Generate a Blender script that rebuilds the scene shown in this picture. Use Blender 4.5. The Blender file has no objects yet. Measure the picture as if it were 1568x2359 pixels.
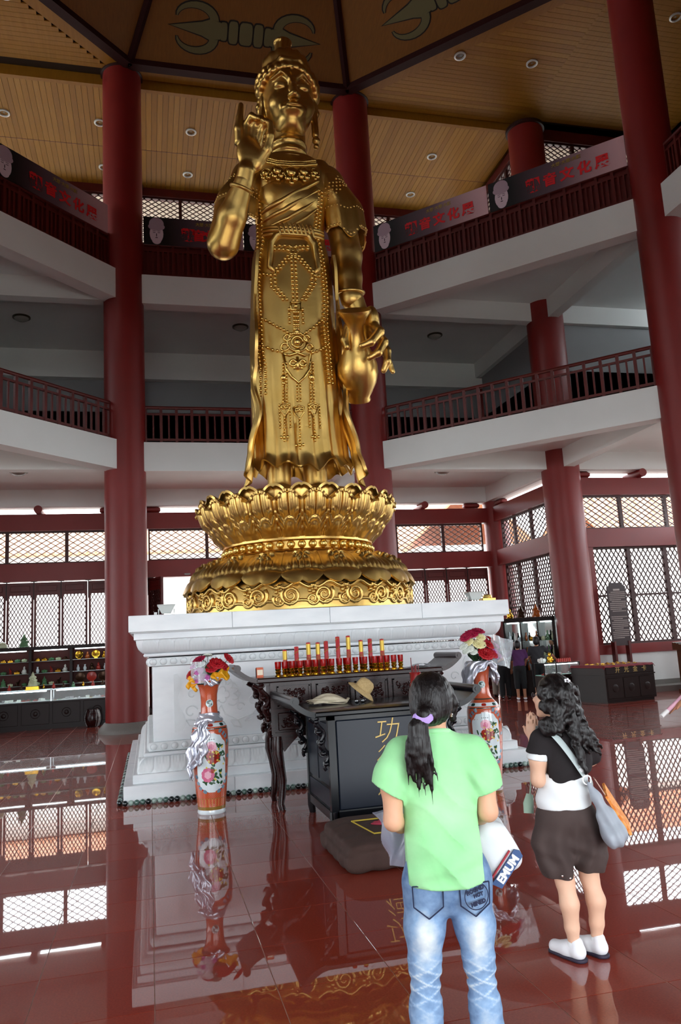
import bpy, bmesh, math, random
import numpy as np
from mathutils import Vector, Matrix
rnd = random.Random(7)
PI = math.pi
SC = bpy.context.scene
COL = SC.collection

# ------------------------------------------------------------------ camera
FPX = 1792.0
def camera():
    yaw, pitch, roll = math.radians(14.1), math.radians(9.6), math.radians(3.2)
    fw = Vector((math.sin(yaw) * math.cos(pitch), math.cos(yaw) * math.cos(pitch), math.sin(pitch)))
    r0 = Vector((math.cos(yaw), -math.sin(yaw), 0)); u0 = r0.cross(fw)
    c, s = math.cos(roll), math.sin(roll)
    r = c * r0 - s * u0; u = s * r0 + c * u0
    cd = bpy.data.cameras.new('camera'); co = bpy.data.objects.new('camera', cd); COL.objects.link(co)
    cd.sensor_fit = 'VERTICAL'; cd.sensor_height = 24.0; cd.lens = FPX / 2359.0 * 24.0
    cd.clip_end = 400
    m = Matrix(((r.x, u.x, -fw.x, 0), (r.y, u.y, -fw.y, 0), (r.z, u.z, -fw.z, 1.75), (0, 0, 0, 1)))
    co.matrix_world = m
    SC.camera = co
camera()

# ------------------------------------------------------------------ sky, daylight, exposure
world = bpy.data.worlds.new('overcast_sky'); SC.world = world; world.use_nodes = True
nt = world.node_tree; bg = nt.nodes['Background']
bg.inputs[0].default_value = (0.88, 0.95, 1.0, 1); bg.inputs[1].default_value = 8.0
SC.view_settings.view_transform = 'Standard'; SC.view_settings.look = 'None'
SC.view_settings.exposure = 0.35; SC.view_settings.gamma = 1.0
SC.view_settings.use_curve_mapping = False
SC.cycles.max_bounces = 10; SC.cycles.diffuse_bounces = 6; SC.cycles.glossy_bounces = 5
SC.cycles.transmission_bounces = 6; SC.cycles.transparent_max_bounces = 12
SC.cycles.sample_clamp_indirect = 6.0
SC.cycles.caustics_reflective = False; SC.cycles.caustics_refractive = False
def portal(name, x0, x1, y0, y1, z0, z1, face):
    """light portal in a real opening: only guides sky sampling, emits nothing itself"""
    l = bpy.data.lights.new(name, 'AREA'); l.shape = 'RECTANGLE'
    l.cycles.is_portal = True
    o = bpy.data.objects.new(name, l); COL.objects.link(o)
    o.location = ((x0 + x1) / 2, (y0 + y1) / 2, (z0 + z1) / 2)
    l.size = (x1 - x0) if face[1] else (y1 - y0); l.size_y = z1 - z0
    o.rotation_euler = Vector(face).to_track_quat('-Z', 'Z').to_euler()
    return o
portal('daylight_south', -6.0, 11.3, -5.5, -5.5, 0.1, 6.2, (0, 1, 0))
portal('daylight_north', -6.0, 11.3, 24.5, 24.5, 0.5, 6.2, (0, -1, 0))
portal('daylight_corner', 11.9, 16.3, 19.7, 19.7, 1.3, 6.2, (0, -1, 0))
portal('daylight_east', 16.5, 16.5, -1.5, 19.4, 0.5, 6.2, (-1, 0, 0))
portal('daylight_west', -11.1, -11.1, -1.5, 19.4, 0.5, 6.2, (1, 0, 0))
portal('daylight_north_top', -6.0, 11.3, 24.5, 24.5, 13, 17, (0, -1, 0))

# ------------------------------------------------------------------ materials
MATS = {}
def lin(c):
    if isinstance(c, str):
        c = [int(c[i:i + 2], 16) / 255 for i in (0, 2, 4)]
        c = [x / 12.92 if x <= .04045 else ((x + .055) / 1.055) ** 2.4 for x in c]
    return (c[0], c[1], c[2], 1.0)
def mat(name, col, rough=.5, metal=0.0, col2=None, nscale=6.0, namt=.5, bump=0.0, bscale=40.0, spec=.5,
        emit=None, estr=0.0, alpha=None, trans=0.0, coat=0.0, stretch=None, sheen=0.0, ior=1.45, rvar=0.0, ndetail=5.0):
    if name in MATS: return MATS[name]
    m = bpy.data.materials.new(name); m.use_nodes = True; MATS[name] = m
    t = m.node_tree; b = t.nodes['Principled BSDF']
    b.inputs['Base Color'].default_value = lin(col); b.inputs['Roughness'].default_value = rough
    b.inputs['Metallic'].default_value = metal; b.inputs['Specular IOR Level'].default_value = spec
    b.inputs['IOR'].default_value = ior
    if trans: b.inputs['Transmission Weight'].default_value = trans
    if coat: b.inputs['Coat Weight'].default_value = coat; b.inputs['Coat Roughness'].default_value = .08
    if sheen: b.inputs['Sheen Weight'].default_value = sheen
    if emit: b.inputs['Emission Color'].default_value = lin(emit); b.inputs['Emission Strength'].default_value = estr
    if alpha is not None: b.inputs['Alpha'].default_value = alpha
    tc = mp = None
    def coords():
        nonlocal tc, mp
        if mp is None:
            tc = t.nodes.new('ShaderNodeTexCoord'); mp = t.nodes.new('ShaderNodeMapping')
            t.links.new(tc.outputs['Object'], mp.inputs[0])
            if stretch: mp.inputs['Scale'].default_value = stretch
        return mp.outputs[0]
    if col2 is not None:
        n = t.nodes.new('ShaderNodeTexNoise'); n.inputs['Scale'].default_value = nscale; n.inputs['Detail'].default_value = ndetail
        t.links.new(coords(), n.inputs['Vector'])
        r = t.nodes.new('ShaderNodeValToRGB'); r.color_ramp.elements[0].position = .5 - namt / 2; r.color_ramp.elements[1].position = .5 + namt / 2
        r.color_ramp.elements[0].color = lin(col); r.color_ramp.elements[1].color = lin(col2)
        t.links.new(n.outputs['Fac'], r.inputs[0]); t.links.new(r.outputs[0], b.inputs['Base Color'])
    if rvar:
        n = t.nodes.new('ShaderNodeTexNoise'); n.inputs['Scale'].default_value = nscale
        t.links.new(coords(), n.inputs['Vector'])
        mr = t.nodes.new('ShaderNodeMapRange'); mr.inputs[3].default_value = max(0, rough - rvar); mr.inputs[4].default_value = rough + rvar
        t.links.new(n.outputs['Fac'], mr.inputs[0]); t.links.new(mr.outputs[0], b.inputs['Roughness'])
    if bump:
        n = t.nodes.new('ShaderNodeTexNoise'); n.inputs['Scale'].default_value = bscale; n.inputs['Detail'].default_value = 3
        t.links.new(coords(), n.inputs['Vector'])
        bp = t.nodes.new('ShaderNodeBump'); bp.inputs['Strength'].default_value = bump; bp.inputs['Distance'].default_value = .02
        t.links.new(n.outputs['Fac'], bp.inputs['Height']); t.links.new(bp.outputs[0], b.inputs['Normal'])
    return m

# ------------------------------------------------------------------ mesh builder
def R3(ax, a): return Matrix.Rotation(a, 4, ax)
class MB:
    def __init__(s): s.v = []; s.f = []; s.mi = []; s.cur = 0
    def add(s, vs, fs, M=None):
        o = len(s.v)
        if M is not None: vs = [tuple(M @ Vector(p)) for p in vs]
        s.v.extend([tuple(p) for p in vs]); s.f.extend([tuple(i + o for i in f) for f in fs]); s.mi.extend([s.cur] * len(fs))
        return s
    def bx(s, x0, x1, y0, y1, z0, z1, M=None):
        vs = [(x, y, z) for z in (z0, z1) for y in (y0, y1) for x in (x0, x1)]
        return s.add(vs, [(0, 2, 3, 1), (4, 5, 7, 6), (0, 1, 5, 4), (2, 6, 7, 3), (0, 4, 6, 2), (1, 3, 7, 5)], M)
    def box(s, c, d, M=None):
        return s.bx(c[0] - d[0] / 2, c[0] + d[0] / 2, c[1] - d[1] / 2, c[1] + d[1] / 2, c[2] - d[2] / 2, c[2] + d[2] / 2, M)
    def cbx(s, x0, x1, y0, y1, z0, z1, b, M=None):
        """chamfered box (vertical and horizontal edges)"""
        P = []
        for (z, i) in ((z0, b), (z0 + b, 0), (z1 - b, 0), (z1, b)):
            k = b if i == 0 else b
            e = i
            P.append([(x0 + e + b * (e == 0) * 0 + b, y0 + e, z), (x1 - e - b, y0 + e, z), (x1 - e, y0 + e + b, z), (x1 - e, y1 - e - b, z),
                      (x1 - e - b, y1 - e, z), (x0 + e + b, y1 - e, z), (x0 + e, y1 - e - b, z), (x0 + e, y0 + e + b, z)])
        vs = [p for r in P for p in r]; fs = []
        for r in range(3):
            for i in range(8): j = (i + 1) % 8; fs.append((r * 8 + i, r * 8 + j, r * 8 + 8 + j, r * 8 + 8 + i))
        fs.append(tuple(range(7, -1, -1))); fs.append(tuple(range(24, 32)))
        return s.add(vs, fs, M)
    def lathe(s, prof, n=24, c=(0, 0, 0), M=None, cap=True, a0=0.0, a1=2 * PI):
        full = abs(a1 - a0 - 2 * PI) < 1e-6
        m = n if full else n + 1
        vs = []; fs = []
        for r, z in prof:
            for i in range(m):
                a = a0 + (a1 - a0) * i / n; vs.append((c[0] + r * math.cos(a), c[1] + r * math.sin(a), c[2] + z))
        for k in range(len(prof) - 1):
            for i in range(n):
                j = (i + 1) % m; fs.append((k * m + i, k * m + j, (k + 1) * m + j, (k + 1) * m + i))
        if cap and full:
            if prof[0][0] > 1e-6: fs.append(tuple(range(m - 1, -1, -1)))
            if prof[-1][0] > 1e-6: fs.append(tuple((len(prof) - 1) * m + i for i in range(m)))
        return s.add(vs, fs, M)
    def cyl(s, a, b, r0, r1=None, n=12, cap=True):
        return s.tube([a, b], [r0, r0 if r1 is None else r1], n, cap)
    def tube(s, path, rad, n=8, cap=True, closed=False, flat=None, up=None):
        P = [Vector(p) for p in path]; L = len(P)
        if not isinstance(rad, (list, tuple)): rad = [rad] * L
        vs = []; fs = []; prev = None
        for i in range(L):
            if closed: t = P[(i + 1) % L] - P[i - 1]
            else: t = (P[min(i + 1, L - 1)] - P[max(i - 1, 0)])
            if t.length < 1e-9: t = Vector((0, 0, 1))
            t.normalize()
            if prev is None:
                r = Vector(up) if up else (Vector((0, 0, 1)) if abs(t.z) < .9 else Vector((1, 0, 0)))
                x = r - t * r.dot(t)
            else: x = prev - t * prev.dot(t)
            if x.length < 1e-6: x = t.orthogonal()
            x.normalize(); prev = x; y = t.cross(x)
            ra = rad[i]
            if isinstance(ra, (list, tuple)): ra, rb = ra
            else: rb = ra * (flat if flat else 1)
            for k in range(n):
                a = 2 * PI * k / n; vs.append(P[i] + x * (math.cos(a) * rb) + y * (math.sin(a) * ra))
        seg = L if closed else L - 1
        for i in range(seg):
            i2 = (i + 1) % L
            for k in range(n):
                j = (k + 1) % n; fs.append((i * n + k, i * n + j, i2 * n + j, i2 * n + k))
        if cap and not closed: fs.append(tuple(range(n - 1, -1, -1))); fs.append(tuple((L - 1) * n + k for k in range(n)))
        return s.add(vs, fs)
    def prism(s, poly, d, M=None):
        """poly in XY, extruded 0..d along Z, then M"""
        n = len(poly); vs = [(p[0], p[1], 0) for p in poly] + [(p[0], p[1], d) for p in poly]
        fs = [tuple(range(n - 1, -1, -1)), tuple(range(n, 2 * n))] + [(i, (i + 1) % n, n + (i + 1) % n, n + i) for i in range(n)]
        return s.add(vs, fs, M)
    def ball(s, c, r, nu=12, nv=8, M=None):
        if not isinstance(r, (list, tuple)): r = (r, r, r)
        vs = [(c[0], c[1], c[2] - r[2])]; fs = []
        for j in range(1, nv):
            p = -PI / 2 + PI * j / nv
            for i in range(nu):
                a = 2 * PI * i / nu; vs.append((c[0] + r[0] * math.cos(p) * math.cos(a), c[1] + r[1] * math.cos(p) * math.sin(a), c[2] + r[2] * math.sin(p)))
        vs.append((c[0], c[1], c[2] + r[2])); T = len(vs) - 1
        for i in range(nu):
            j = (i + 1) % nu; fs.append((0, 1 + j, 1 + i)); fs.append((T, 1 + (nv - 2) * nu + i, 1 + (nv - 2) * nu + j))
        for k in range(nv - 2):
            for i in range(nu):
                j = (i + 1) % nu; a = 1 + k * nu; fs.append((a + i, a + j, a + nu + j, a + nu + i))
        return s.add(vs, fs, M)
    def grid(s, fn, nu, nv, cu=False, cv=False, M=None):
        mu = nu if cu else nu + 1; mv = nv if cv else nv + 1
        vs = [fn(i / nu, j / nv) for j in range(mv) for i in range(mu)]; fs = []
        for j in range(nv):
            for i in range(nu):
                i2 = (i + 1) % mu; j2 = (j + 1) % mv
                fs.append((j * mu + i, j * mu + i2, j2 * mu + i2, j2 * mu + i))
        return s.add(vs, fs, M)
    def sheet(s, fn, nu, nv, th, M=None):
        """thick sheet around fn(u,v)"""
        G = [[Vector(fn(i / nu, j / nv)) for i in range(nu + 1)] for j in range(nv + 1)]
        vs = []; fs = []; W = nu + 1
        N = []
        for j in range(nv + 1):
            for i in range(nu + 1):
                du = G[j][min(i + 1, nu)] - G[j][max(i - 1, 0)]; dv = G[min(j + 1, nv)][i] - G[max(j - 1, 0)][i]
                n = du.cross(dv); n = n.normalized() if n.length > 1e-12 else Vector((0, 0, 1)); N.append(n)
        flat = [p for r in G for p in r]
        vs = [p + n * th / 2 for p, n in zip(flat, N)] + [p - n * th / 2 for p, n in zip(flat, N)]
        K = len(flat)
        for j in range(nv):
            for i in range(nu):
                a = j * W + i; fs.append((a, a + 1, a + W + 1, a + W)); fs.append((K + a, K + a + W, K + a + W + 1, K + a + 1))
        def rim(a, b): fs.append((b, a, K + a, K + b))
        for i in range(nu): rim(i, i + 1); rim(nv * W + i + 1, nv * W + i)
        for j in range(nv): rim((j + 1) * W, j * W); rim(j * W + nu, (j + 1) * W + nu)
        return s.add(vs, fs, M)
    def mesh(s, name, mats, smooth=True, angle=38):
        me = bpy.data.meshes.new(name); me.from_pydata(s.v, [], s.f); 
        if not isinstance(mats, (list, tuple)): mats = [mats]
        for m in mats: me.materials.append(m)
        if len(mats) > 1: me.polygons.foreach_set('material_index', s.mi)
        fin(me, smooth, angle)
        return me
    def build(s, name, mats, parent=None, smooth=True, angle=38, loc=None, rz=0.0):
        return link(name, s.mesh(name, mats, smooth, angle), parent, loc, rz)
def fin(me, smooth=True, angle=38):
    bm = bmesh.new(); bm.from_mesh(me); bmesh.ops.recalc_face_normals(bm, faces=bm.faces); bm.to_mesh(me); bm.free()
    if smooth:
        me.polygons.foreach_set('use_smooth', [True] * len(me.polygons))
        if angle < 179: me.set_sharp_from_angle(angle=math.radians(angle))
    me.update()
def link(name, data, parent=None, loc=None, rz=0.0):
    o = bpy.data.objects.new(name, data); COL.objects.link(o)
    if parent is not None: o.parent = parent
    if loc is not None: o.location = loc
    if rz: o.rotation_euler = (0, 0, rz)
    return o
def tag(o, label, cat, group=None, kind=None):
    if label: o['label'] = label
    if cat: o['category'] = cat
    if group: o['group'] = group
    if kind: o['kind'] = kind
    return o
def thing(name, label, cat, loc=(0, 0, 0), rz=0.0, group=None):
    o = link(name, None, None, loc, rz); o.empty_display_size = .1
    return tag(o, label, cat, group)
def struct(o): o['kind'] = 'structure'; return o
def dup(root, loc=None, rz=None, label=None, parent=None, scale=None):
    r = root.copy(); COL.objects.link(r)
    if parent is not None: r.parent = parent
    if loc is not None: r.location = loc
    if rz is not None: r.rotation_euler = (0, 0, rz)
    if scale is not None: r.scale = (scale,) * 3 if not isinstance(scale, tuple) else scale
    if label: r['label'] = label
    for ch in list(root.children):
        c = ch.copy(); COL.objects.link(c); c.parent = r
        for g in list(ch.children):
            d = g.copy(); COL.objects.link(d); d.parent = c
    return r
def text_mesh(txt, size, ext, bold=0.0, shear=0.0):
    cu = bpy.data.curves.new('lettering', 'FONT'); cu.body = txt; cu.size = size; cu.extrude = ext; cu.offset = bold; cu.shear = shear
    cu.align_x = 'CENTER'; cu.align_y = 'CENTER'; cu.resolution_u = 3
    o = bpy.data.objects.new('lettering', cu); COL.objects.link(o)
    bpy.context.view_layer.update()
    dg = bpy.context.evaluated_depsgraph_get(); me = bpy.data.meshes.new_from_object(o.evaluated_get(dg))
    bpy.data.objects.remove(o); bpy.data.curves.remove(cu)
    return me
def text(name, txt, size, ext, m, parent, M, bold=0.0, shear=0.0):
    me = text_mesh(txt, size, ext, bold, shear); me.materials.clear(); me.materials.append(m)
    me.transform(M); return link(name, me, parent)

# ------------------------------------------------------------------ sculpting with distance fields
class SDF:
    def __init__(s, lo, hi, h):
        s.lo = np.array(lo, np.float32); s.h = h
        s.n = [int(math.ceil((hi[i] - lo[i]) / h)) + 1 for i in range(3)]
        s.D = np.full(s.n, 9.0, np.float32)
    def _reg(s, lo, hi):
        a = [max(0, int((lo[i] - s.lo[i]) / s.h)) for i in range(3)]; b = [min(s.n[i], int((hi[i] - s.lo[i]) / s.h) + 2) for i in range(3)]
        if any(a[i] >= b[i] for i in range(3)): return None
        sl = tuple(slice(a[i], b[i]) for i in range(3))
        ax = [s.lo[i] + np.arange(a[i], b[i], dtype=np.float32) * s.h for i in range(3)]
        return sl, ax[0][:, None, None], ax[1][None, :, None], ax[2][None, None, :]
    def _mix(s, sl, d, k, op):
        A = s.D[sl]
        if op == '+':
            h = np.maximum(k - np.abs(A - d), 0) / max(k, 1e-6); s.D[sl] = np.minimum(A, d) - h * h * k * .25
        else:
            h = np.maximum(k - np.abs(A + d), 0) / max(k, 1e-6); s.D[sl] = np.maximum(A, -d) + h * h * k * .25
    def ell(s, c, r, k=.02, op='+', rot=None):
        R = max(r) + k + 3 * s.h if rot is not None else None
        e = [(R if R else r[i] + k + 3 * s.h) for i in range(3)]
        q = s._reg([c[i] - e[i] for i in range(3)], [c[i] + e[i] for i in range(3)])
        if q is None: return s
        sl, X, Y, Z = q; X = X - c[0]; Y = Y - c[1]; Z = Z - c[2]
        if rot is not None:
            m = np.array(rot.to_3x3().inverted(), np.float32)
            X, Y, Z = (m[0, 0] * X + m[0, 1] * Y + m[0, 2] * Z, m[1, 0] * X + m[1, 1] * Y + m[1, 2] * Z, m[2, 0] * X + m[2, 1] * Y + m[2, 2] * Z)
        k0 = np.sqrt((X / r[0]) ** 2 + (Y / r[1]) ** 2 + (Z / r[2]) ** 2) + 1e-6
        k1 = np.sqrt((X / r[0] ** 2) ** 2 + (Y / r[1] ** 2) ** 2 + (Z / r[2] ** 2) ** 2) + 1e-6
        s._mix(sl, k0 * (k0 - 1) / k1, k, op); return s
    def ball(s, c, r, k=.02, op='+'): return s.ell(c, (r, r, r), k, op)
    def cap(s, a, b, ra, rb=None, k=.02, op='+', flat=None):
        """round cone; flat=(axis vector, factor>1) squashes it along that axis"""
        rb = ra if rb is None else rb; R = max(ra, rb) + k + 3 * s.h
        q = s._reg([min(a[i], b[i]) - R for i in range(3)], [max(a[i], b[i]) + R for i in range(3)])
        if q is None: return s
        sl, X, Y, Z = q
        a = np.array(a, np.float32); b = np.array(b, np.float32); ba = b - a; L2 = float(ba @ ba) + 1e-9
        X = X - a[0]; Y = Y - a[1]; Z = Z - a[2]
        t = np.clip((X * ba[0] + Y * ba[1] + Z * ba[2]) / L2, 0, 1)
        dx, dy, dz = X - t * ba[0], Y - t * ba[1], Z - t * ba[2]
        if flat:
            f, g = flat; f = Vector(f).normalized(); p = dx * f[0] + dy * f[1] + dz * f[2]
            dx, dy, dz = dx + p * f[0] * (g - 1), dy + p * f[1] * (g - 1), dz + p * f[2] * (g - 1)
        s._mix(sl, np.sqrt(dx * dx + dy * dy + dz * dz) - (ra + (rb - ra) * t), k, op); return s
    def chain(s, pts, rad, k=.02, op='+', flat=None):
        for i in range(len(pts) - 1): s.cap(pts[i], pts[i + 1], rad[i], rad[i + 1], k, op, flat)
        return s
    def box(s, c, hf, rd=.01, k=.01, op='+', rot=None):
        R = math.sqrt(sum(q * q for q in hf)) + k + 3 * s.h if rot is not None else None
        e = [(R if R else hf[i] + k + 3 * s.h) for i in range(3)]
        q = s._reg([c[i] - e[i] for i in range(3)], [c[i] + e[i] for i in range(3)])
        if q is None: return s
        sl, X, Y, Z = q; X = X - c[0]; Y = Y - c[1]; Z = Z - c[2]
        if rot is not None:
            m = np.array(rot.to_3x3().inverted(), np.float32)
            X, Y, Z = (m[0, 0] * X + m[0, 1] * Y + m[0, 2] * Z, m[1, 0] * X + m[1, 1] * Y + m[1, 2] * Z, m[2, 0] * X + m[2, 1] * Y + m[2, 2] * Z)
        qx, qy, qz = np.abs(X) - hf[0] + rd, np.abs(Y) - hf[1] + rd, np.abs(Z) - hf[2] + rd
        d = np.sqrt(np.maximum(qx, 0) ** 2 + np.maximum(qy, 0) ** 2 + np.maximum(qz, 0) ** 2) + np.minimum(np.maximum(np.maximum(qx, qy), qz), 0) - rd
        s._mix(sl, d, k, op); return s
    def field(s, fn):
        """D = fn(D, X, Y, Z) everywhere"""
        ax = [s.lo[i] + np.arange(s.n[i], dtype=np.float32) * s.h for i in range(3)]
        s.D = fn(s.D, ax[0][:, None, None], ax[1][None, :, None], ax[2][None, None, :]).astype(np.float32); return s
    def mesh(s, name, m, relax=1):
        D = s.D; sg = D < 0; nx, ny, nz = D.shape
        cnt = np.zeros((nx - 1, ny - 1, nz - 1), np.int8); 
        acc = np.zeros((nx - 1, ny - 1, nz - 1, 3), np.float32)
        def edge(ax):
            a = [slice(None)] * 3; b = [slice(None)] * 3; a[ax] = slice(0, -1); b[ax] = slice(1, None)
            A = D[tuple(a)]; B = D[tuple(b)]; cr = (sg[tuple(a)] != sg[tuple(b)])
            t = np.where(cr, A / np.where(cr, A - B, 1), 0)
            return cr, t
        faces = []
        E = [edge(i) for i in range(3)]
        for ax in range(3):
            cr, t = E[ax]; o1, o2 = [i for i in range(3) if i != ax]
            for d1 in (0, 1):
                for d2 in (0, 1):
                    sl = [slice(None)] * 3
                    sl[o1] = slice(d1, cr.shape[o1] - 1 + d1); sl[o2] = slice(d2, cr.shape[o2] - 1 + d2)
                    c = cr[tuple(sl)]; tt = t[tuple(sl)]
                    cnt += c
                    acc[..., ax] += np.where(c, tt, 0); acc[..., o1] += c * d1; acc[..., o2] += c * d2
        act = cnt > 0; idx = np.full(cnt.shape, -1, np.int64); ii = np.argwhere(act); idx[act] = np.arange(len(ii))
        V = (ii + acc[act] / cnt[act][:, None]) * s.h + s.lo
        for ax in range(3):
            cr = E[ax][0]; o1, o2 = [(1, 2), (2, 0), (0, 1)][ax]
            q = np.argwhere(cr)
            ok = np.ones(len(q), bool)
            for o in (o1, o2): ok &= (q[:, o] > 0) & (q[:, o] < cr.shape[o] - 1)
            q = q[ok]
            def gi(a, b):
                r = q.copy(); r[:, o1] -= a; r[:, o2] -= b; return idx[r[:, 0], r[:, 1], r[:, 2]]
            F = np.stack([gi(1, 1), gi(0, 1), gi(0, 0), gi(1, 0)], 1)
            inside = sg[q[:, 0], q[:, 1], q[:, 2]]
            F[~inside] = F[~inside][:, ::-1]
            faces.append(F)
        F = np.concatenate(faces); F = F[(F >= 0).all(1)]
        for _ in range(relax):
            S = np.zeros_like(V); N = np.zeros(len(V), np.float32)
            for a, b in ((0, 1), (1, 2), (2, 3), (3, 0)):
                np.add.at(S, F[:, a], V[F[:, b]]); np.add.at(N, F[:, a], 1)
            V = V * .5 + (S / np.maximum(N, 1)[:, None]) * .5
        me = bpy.data.meshes.new(name)
        me.vertices.add(len(V)); me.vertices.foreach_set('co', V.astype(np.float32).ravel())
        me.loops.add(len(F) * 4); me.loops.foreach_set('vertex_index', F.astype(np.int32).ravel())
        me.polygons.add(len(F)); me.polygons.foreach_set('loop_start', np.arange(0, len(F) * 4, 4, dtype=np.int32))
        me.update(calc_edges=True); me.validate()
        me.polygons.foreach_set('use_smooth', [True] * len(me.polygons))
        me.materials.append(m)
        return me
    def build(s, name, m, parent=None, relax=1, loc=None): return link(name, s.mesh(name, m, relax), parent, loc)

# ================================================================== THE HALL
XC, YC = 2.66, 10.83
HS, AP = 3.19, 8.67
OCT = [(XC - HS, 19.5), (XC + HS, 19.5), (XC + AP, YC + HS), (XC + AP, 3.88), (XC + HS, -1.6), (XC - HS, -1.6), (XC - AP, 3.88), (XC - AP, YC + HS)]
YB, XR, YF, XL = 24.3, 16.3, -5.4, -11.0        # inner faces of the four arms
XA, XAL, YA, YAF = 11.4, -6.1, 19.5, -1.6       # re-entrant corners
RED = mat('red_paint', '7c1d1a', .42, col2='6d1917', nscale=1.5, namt=.8, bump=.04, bscale=60)
DRED = mat('dark_red_wood', '5c1712', .45, col2='4a120f', nscale=4, bump=.05)
LATT = mat('dark_lattice_wood', '3a1410', .5)
WHITE = mat('white_plaster', 'dcdedc', .7, col2='d0d2d0', nscale=.7, namt=.7, bump=.05, bscale=30)
GREYP = mat('grey_plaster', '8f9092', .8, col2='858688', nscale=.8)
STONE = mat('grey_granite', '77736e', .5, col2='65615c', nscale=60, namt=.6)
JOINT = mat('floor_joint', 'b39788', .6)
IRON = mat('dark_iron', '2a2624', .45, metal=.6)

# ---- floor
fb = MB(); fb.bx(XL - .4, XR + .4, YF - .4, YB + .4, -.12, -.0025)
floor = struct(fb.build('floor', JOINT))
TILE = [mat('floor_tile_%d' % i, c, .016, col2=c2, nscale=90, namt=.5, spec=.7, bump=.005, bscale=2.6, coat=.22) for i, (c, c2) in enumerate([('7a291c', '8f3728'), ('732619', '893426'), ('7e2d1f', '933c2c'), ('76281b', '8d3627')])]
TS = .62
def tile_mesh(m):
    m.node_tree.nodes['Principled BSDF'].inputs['Coat Roughness'].default_value = .3
    q = MB(); g = .0022; c = .0008; z = 0.0
    a = TS / 2 - g
    q.add([(-a, -a, -.013), (a, -a, -.013), (a, a, -.013), (-a, a, -.013), (-a, -a, -c), (a, -a, -c), (a, a, -c), (-a, a, -c),
           (-a + c, -a + c, z), (a - c, -a + c, z), (a - c, a - c, z), (-a + c, a - c, z)],
          [(0, 1, 5, 4), (1, 2, 6, 5), (2, 3, 7, 6), (3, 0, 4, 7), (4, 5, 9, 8), (5, 6, 10, 9), (6, 7, 11, 10), (7, 4, 8, 11), (8, 9, 10, 11)])
    return q.mesh('tile', m, smooth=False)
tms = [tile_mesh(m) for m in TILE]
cells = []
for i in range(int((XL - .1) / TS) - 1, int((XR + .3) / TS) + 1):
    for j in range(-5, 40):
        x, y = (i + .5) * TS, .02 + (j + .5) * TS
        if not (XL - .2 < x < XR + .2 and YF - .2 < y < YB + .2): continue
        dx = x * math.cos(math.radians(14.1)) - y * math.sin(math.radians(14.1)); dy = x * math.sin(math.radians(14.1)) + y * math.cos(math.radians(14.1))
        seen = dy > 2.3 and abs(dx) < dy * .46 + .4 and not (.1 < x < 4.6 and 10.4 < y)
        cells.append((dy if seen else 1e3 + dy, x, y))
cells.sort()
restm = MB()
for k, (d, x, y) in enumerate(cells):
    if k < 300:
        link('tile', tms[(k * 7) % 4], floor, (x, y, 0))
    else:
        a = TS / 2 - .0035
        restm.add([(x - a, y - a, 0), (x + a, y - a, 0), (x + a, y + a, 0), (x - a, y + a, 0), (x - a, y - a, -.012), (x + a, y - a, -.012), (x + a, y + a, -.012), (x - a, y + a, -.012)],
                  [(0, 1, 2, 3), (4, 5, 1, 0), (5, 6, 2, 1), (6, 7, 3, 2), (7, 4, 0, 3)])
o = restm.build('tile_field', TILE[0], floor, smooth=False); o['kind'] = 'stuff'

# ---- lattice helper (in local XZ, centred on x, from z0)
def lattice(q, x0, x1, z0, z1, cw, ch, t=.018, d=.03, y=0.0):
    """diamond lattice of crossing bars clipped to a rectangle"""
    W, H = x1 - x0, z1 - z0; sl = ch / cw
    def bar(ax, az, bx_, bz):
        dx, dz = bx_ - ax, bz - az; L = math.hypot(dx, dz)
        if L < .02: return
        nx, nz = -dz / L * t / 2, dx / L * t / 2
        q.add([(ax + nx, y - d / 2, az + nz), (bx_ + nx, y - d / 2, bz + nz), (bx_ - nx, y - d / 2, bz - nz), (ax - nx, y - d / 2, az - nz),
               (ax + nx, y + d / 2, az + nz), (bx_ + nx, y + d / 2, bz + nz), (bx_ - nx, y + d / 2, bz - nz), (ax - nx, y + d / 2, az - nz)],
              [(0, 1, 2, 3), (7, 6, 5, 4), (0, 4, 5, 1), (2, 6, 7, 3)])
    n = int((W + H / sl) / cw) + 2
    for k in range(-n, n + 1):
        for sg in (1, -1):
            # line: x = c + sg*z/sl
            c = k * cw if sg == 1 else k * cw
            ts = []
            za, zb = 0.0, H
            xa = c; xb = c + sg * H / sl
            lo, hi = 0.0, 1.0
            ddx = xb - xa
            t0, t1 = (0 - xa) / ddx, (W - xa) / ddx
            if t0 > t1: t0, t1 = t1, t0
            lo, hi = max(lo, t0), min(hi, t1)
            if hi - lo > 1e-3: bar(x0 + xa + ddx * lo, z0 + H * lo, x0 + xa + ddx * hi, z0 + H * hi)
WN = [0]
def window(M, w, h, cw, ch, fr=.05, t=.02, rail=None, cache={}):
    """framed lattice window: structure frame + lattice part, local origin bottom-left"""
    key = (round(w, 3), round(h, 3), cw, ch, fr, t, rail)
    if key not in cache:
        q = MB(); q.bx(0, w, -.05, .05, 0, fr); q.bx(0, w, -.05, .05, h - fr, h); q.bx(0, fr, -.05, .05, fr, h - fr); q.bx(w - fr, w, -.05, .05, fr, h - fr)
        if rail: q.bx(fr, w - fr, -.04, .04, rail - .025, rail + .025)
        l = MB(); lattice(l, fr, w - fr, fr, h - fr, cw, ch, t)
        cache[key] = (q.mesh('window_frame', LATT, smooth=False), l.mesh('lattice', LATT, smooth=False))
    a, b = cache[key]; WN[0] += 1
    o = struct(link('window_%d' % WN[0], a)); o.matrix_world = M
    l = link('lattice', b, o); l['kind'] = 'stuff'
    return o
def frame(p, ang): return Matrix.Translation(Vector(p)) @ R3('Z', ang)

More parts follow.
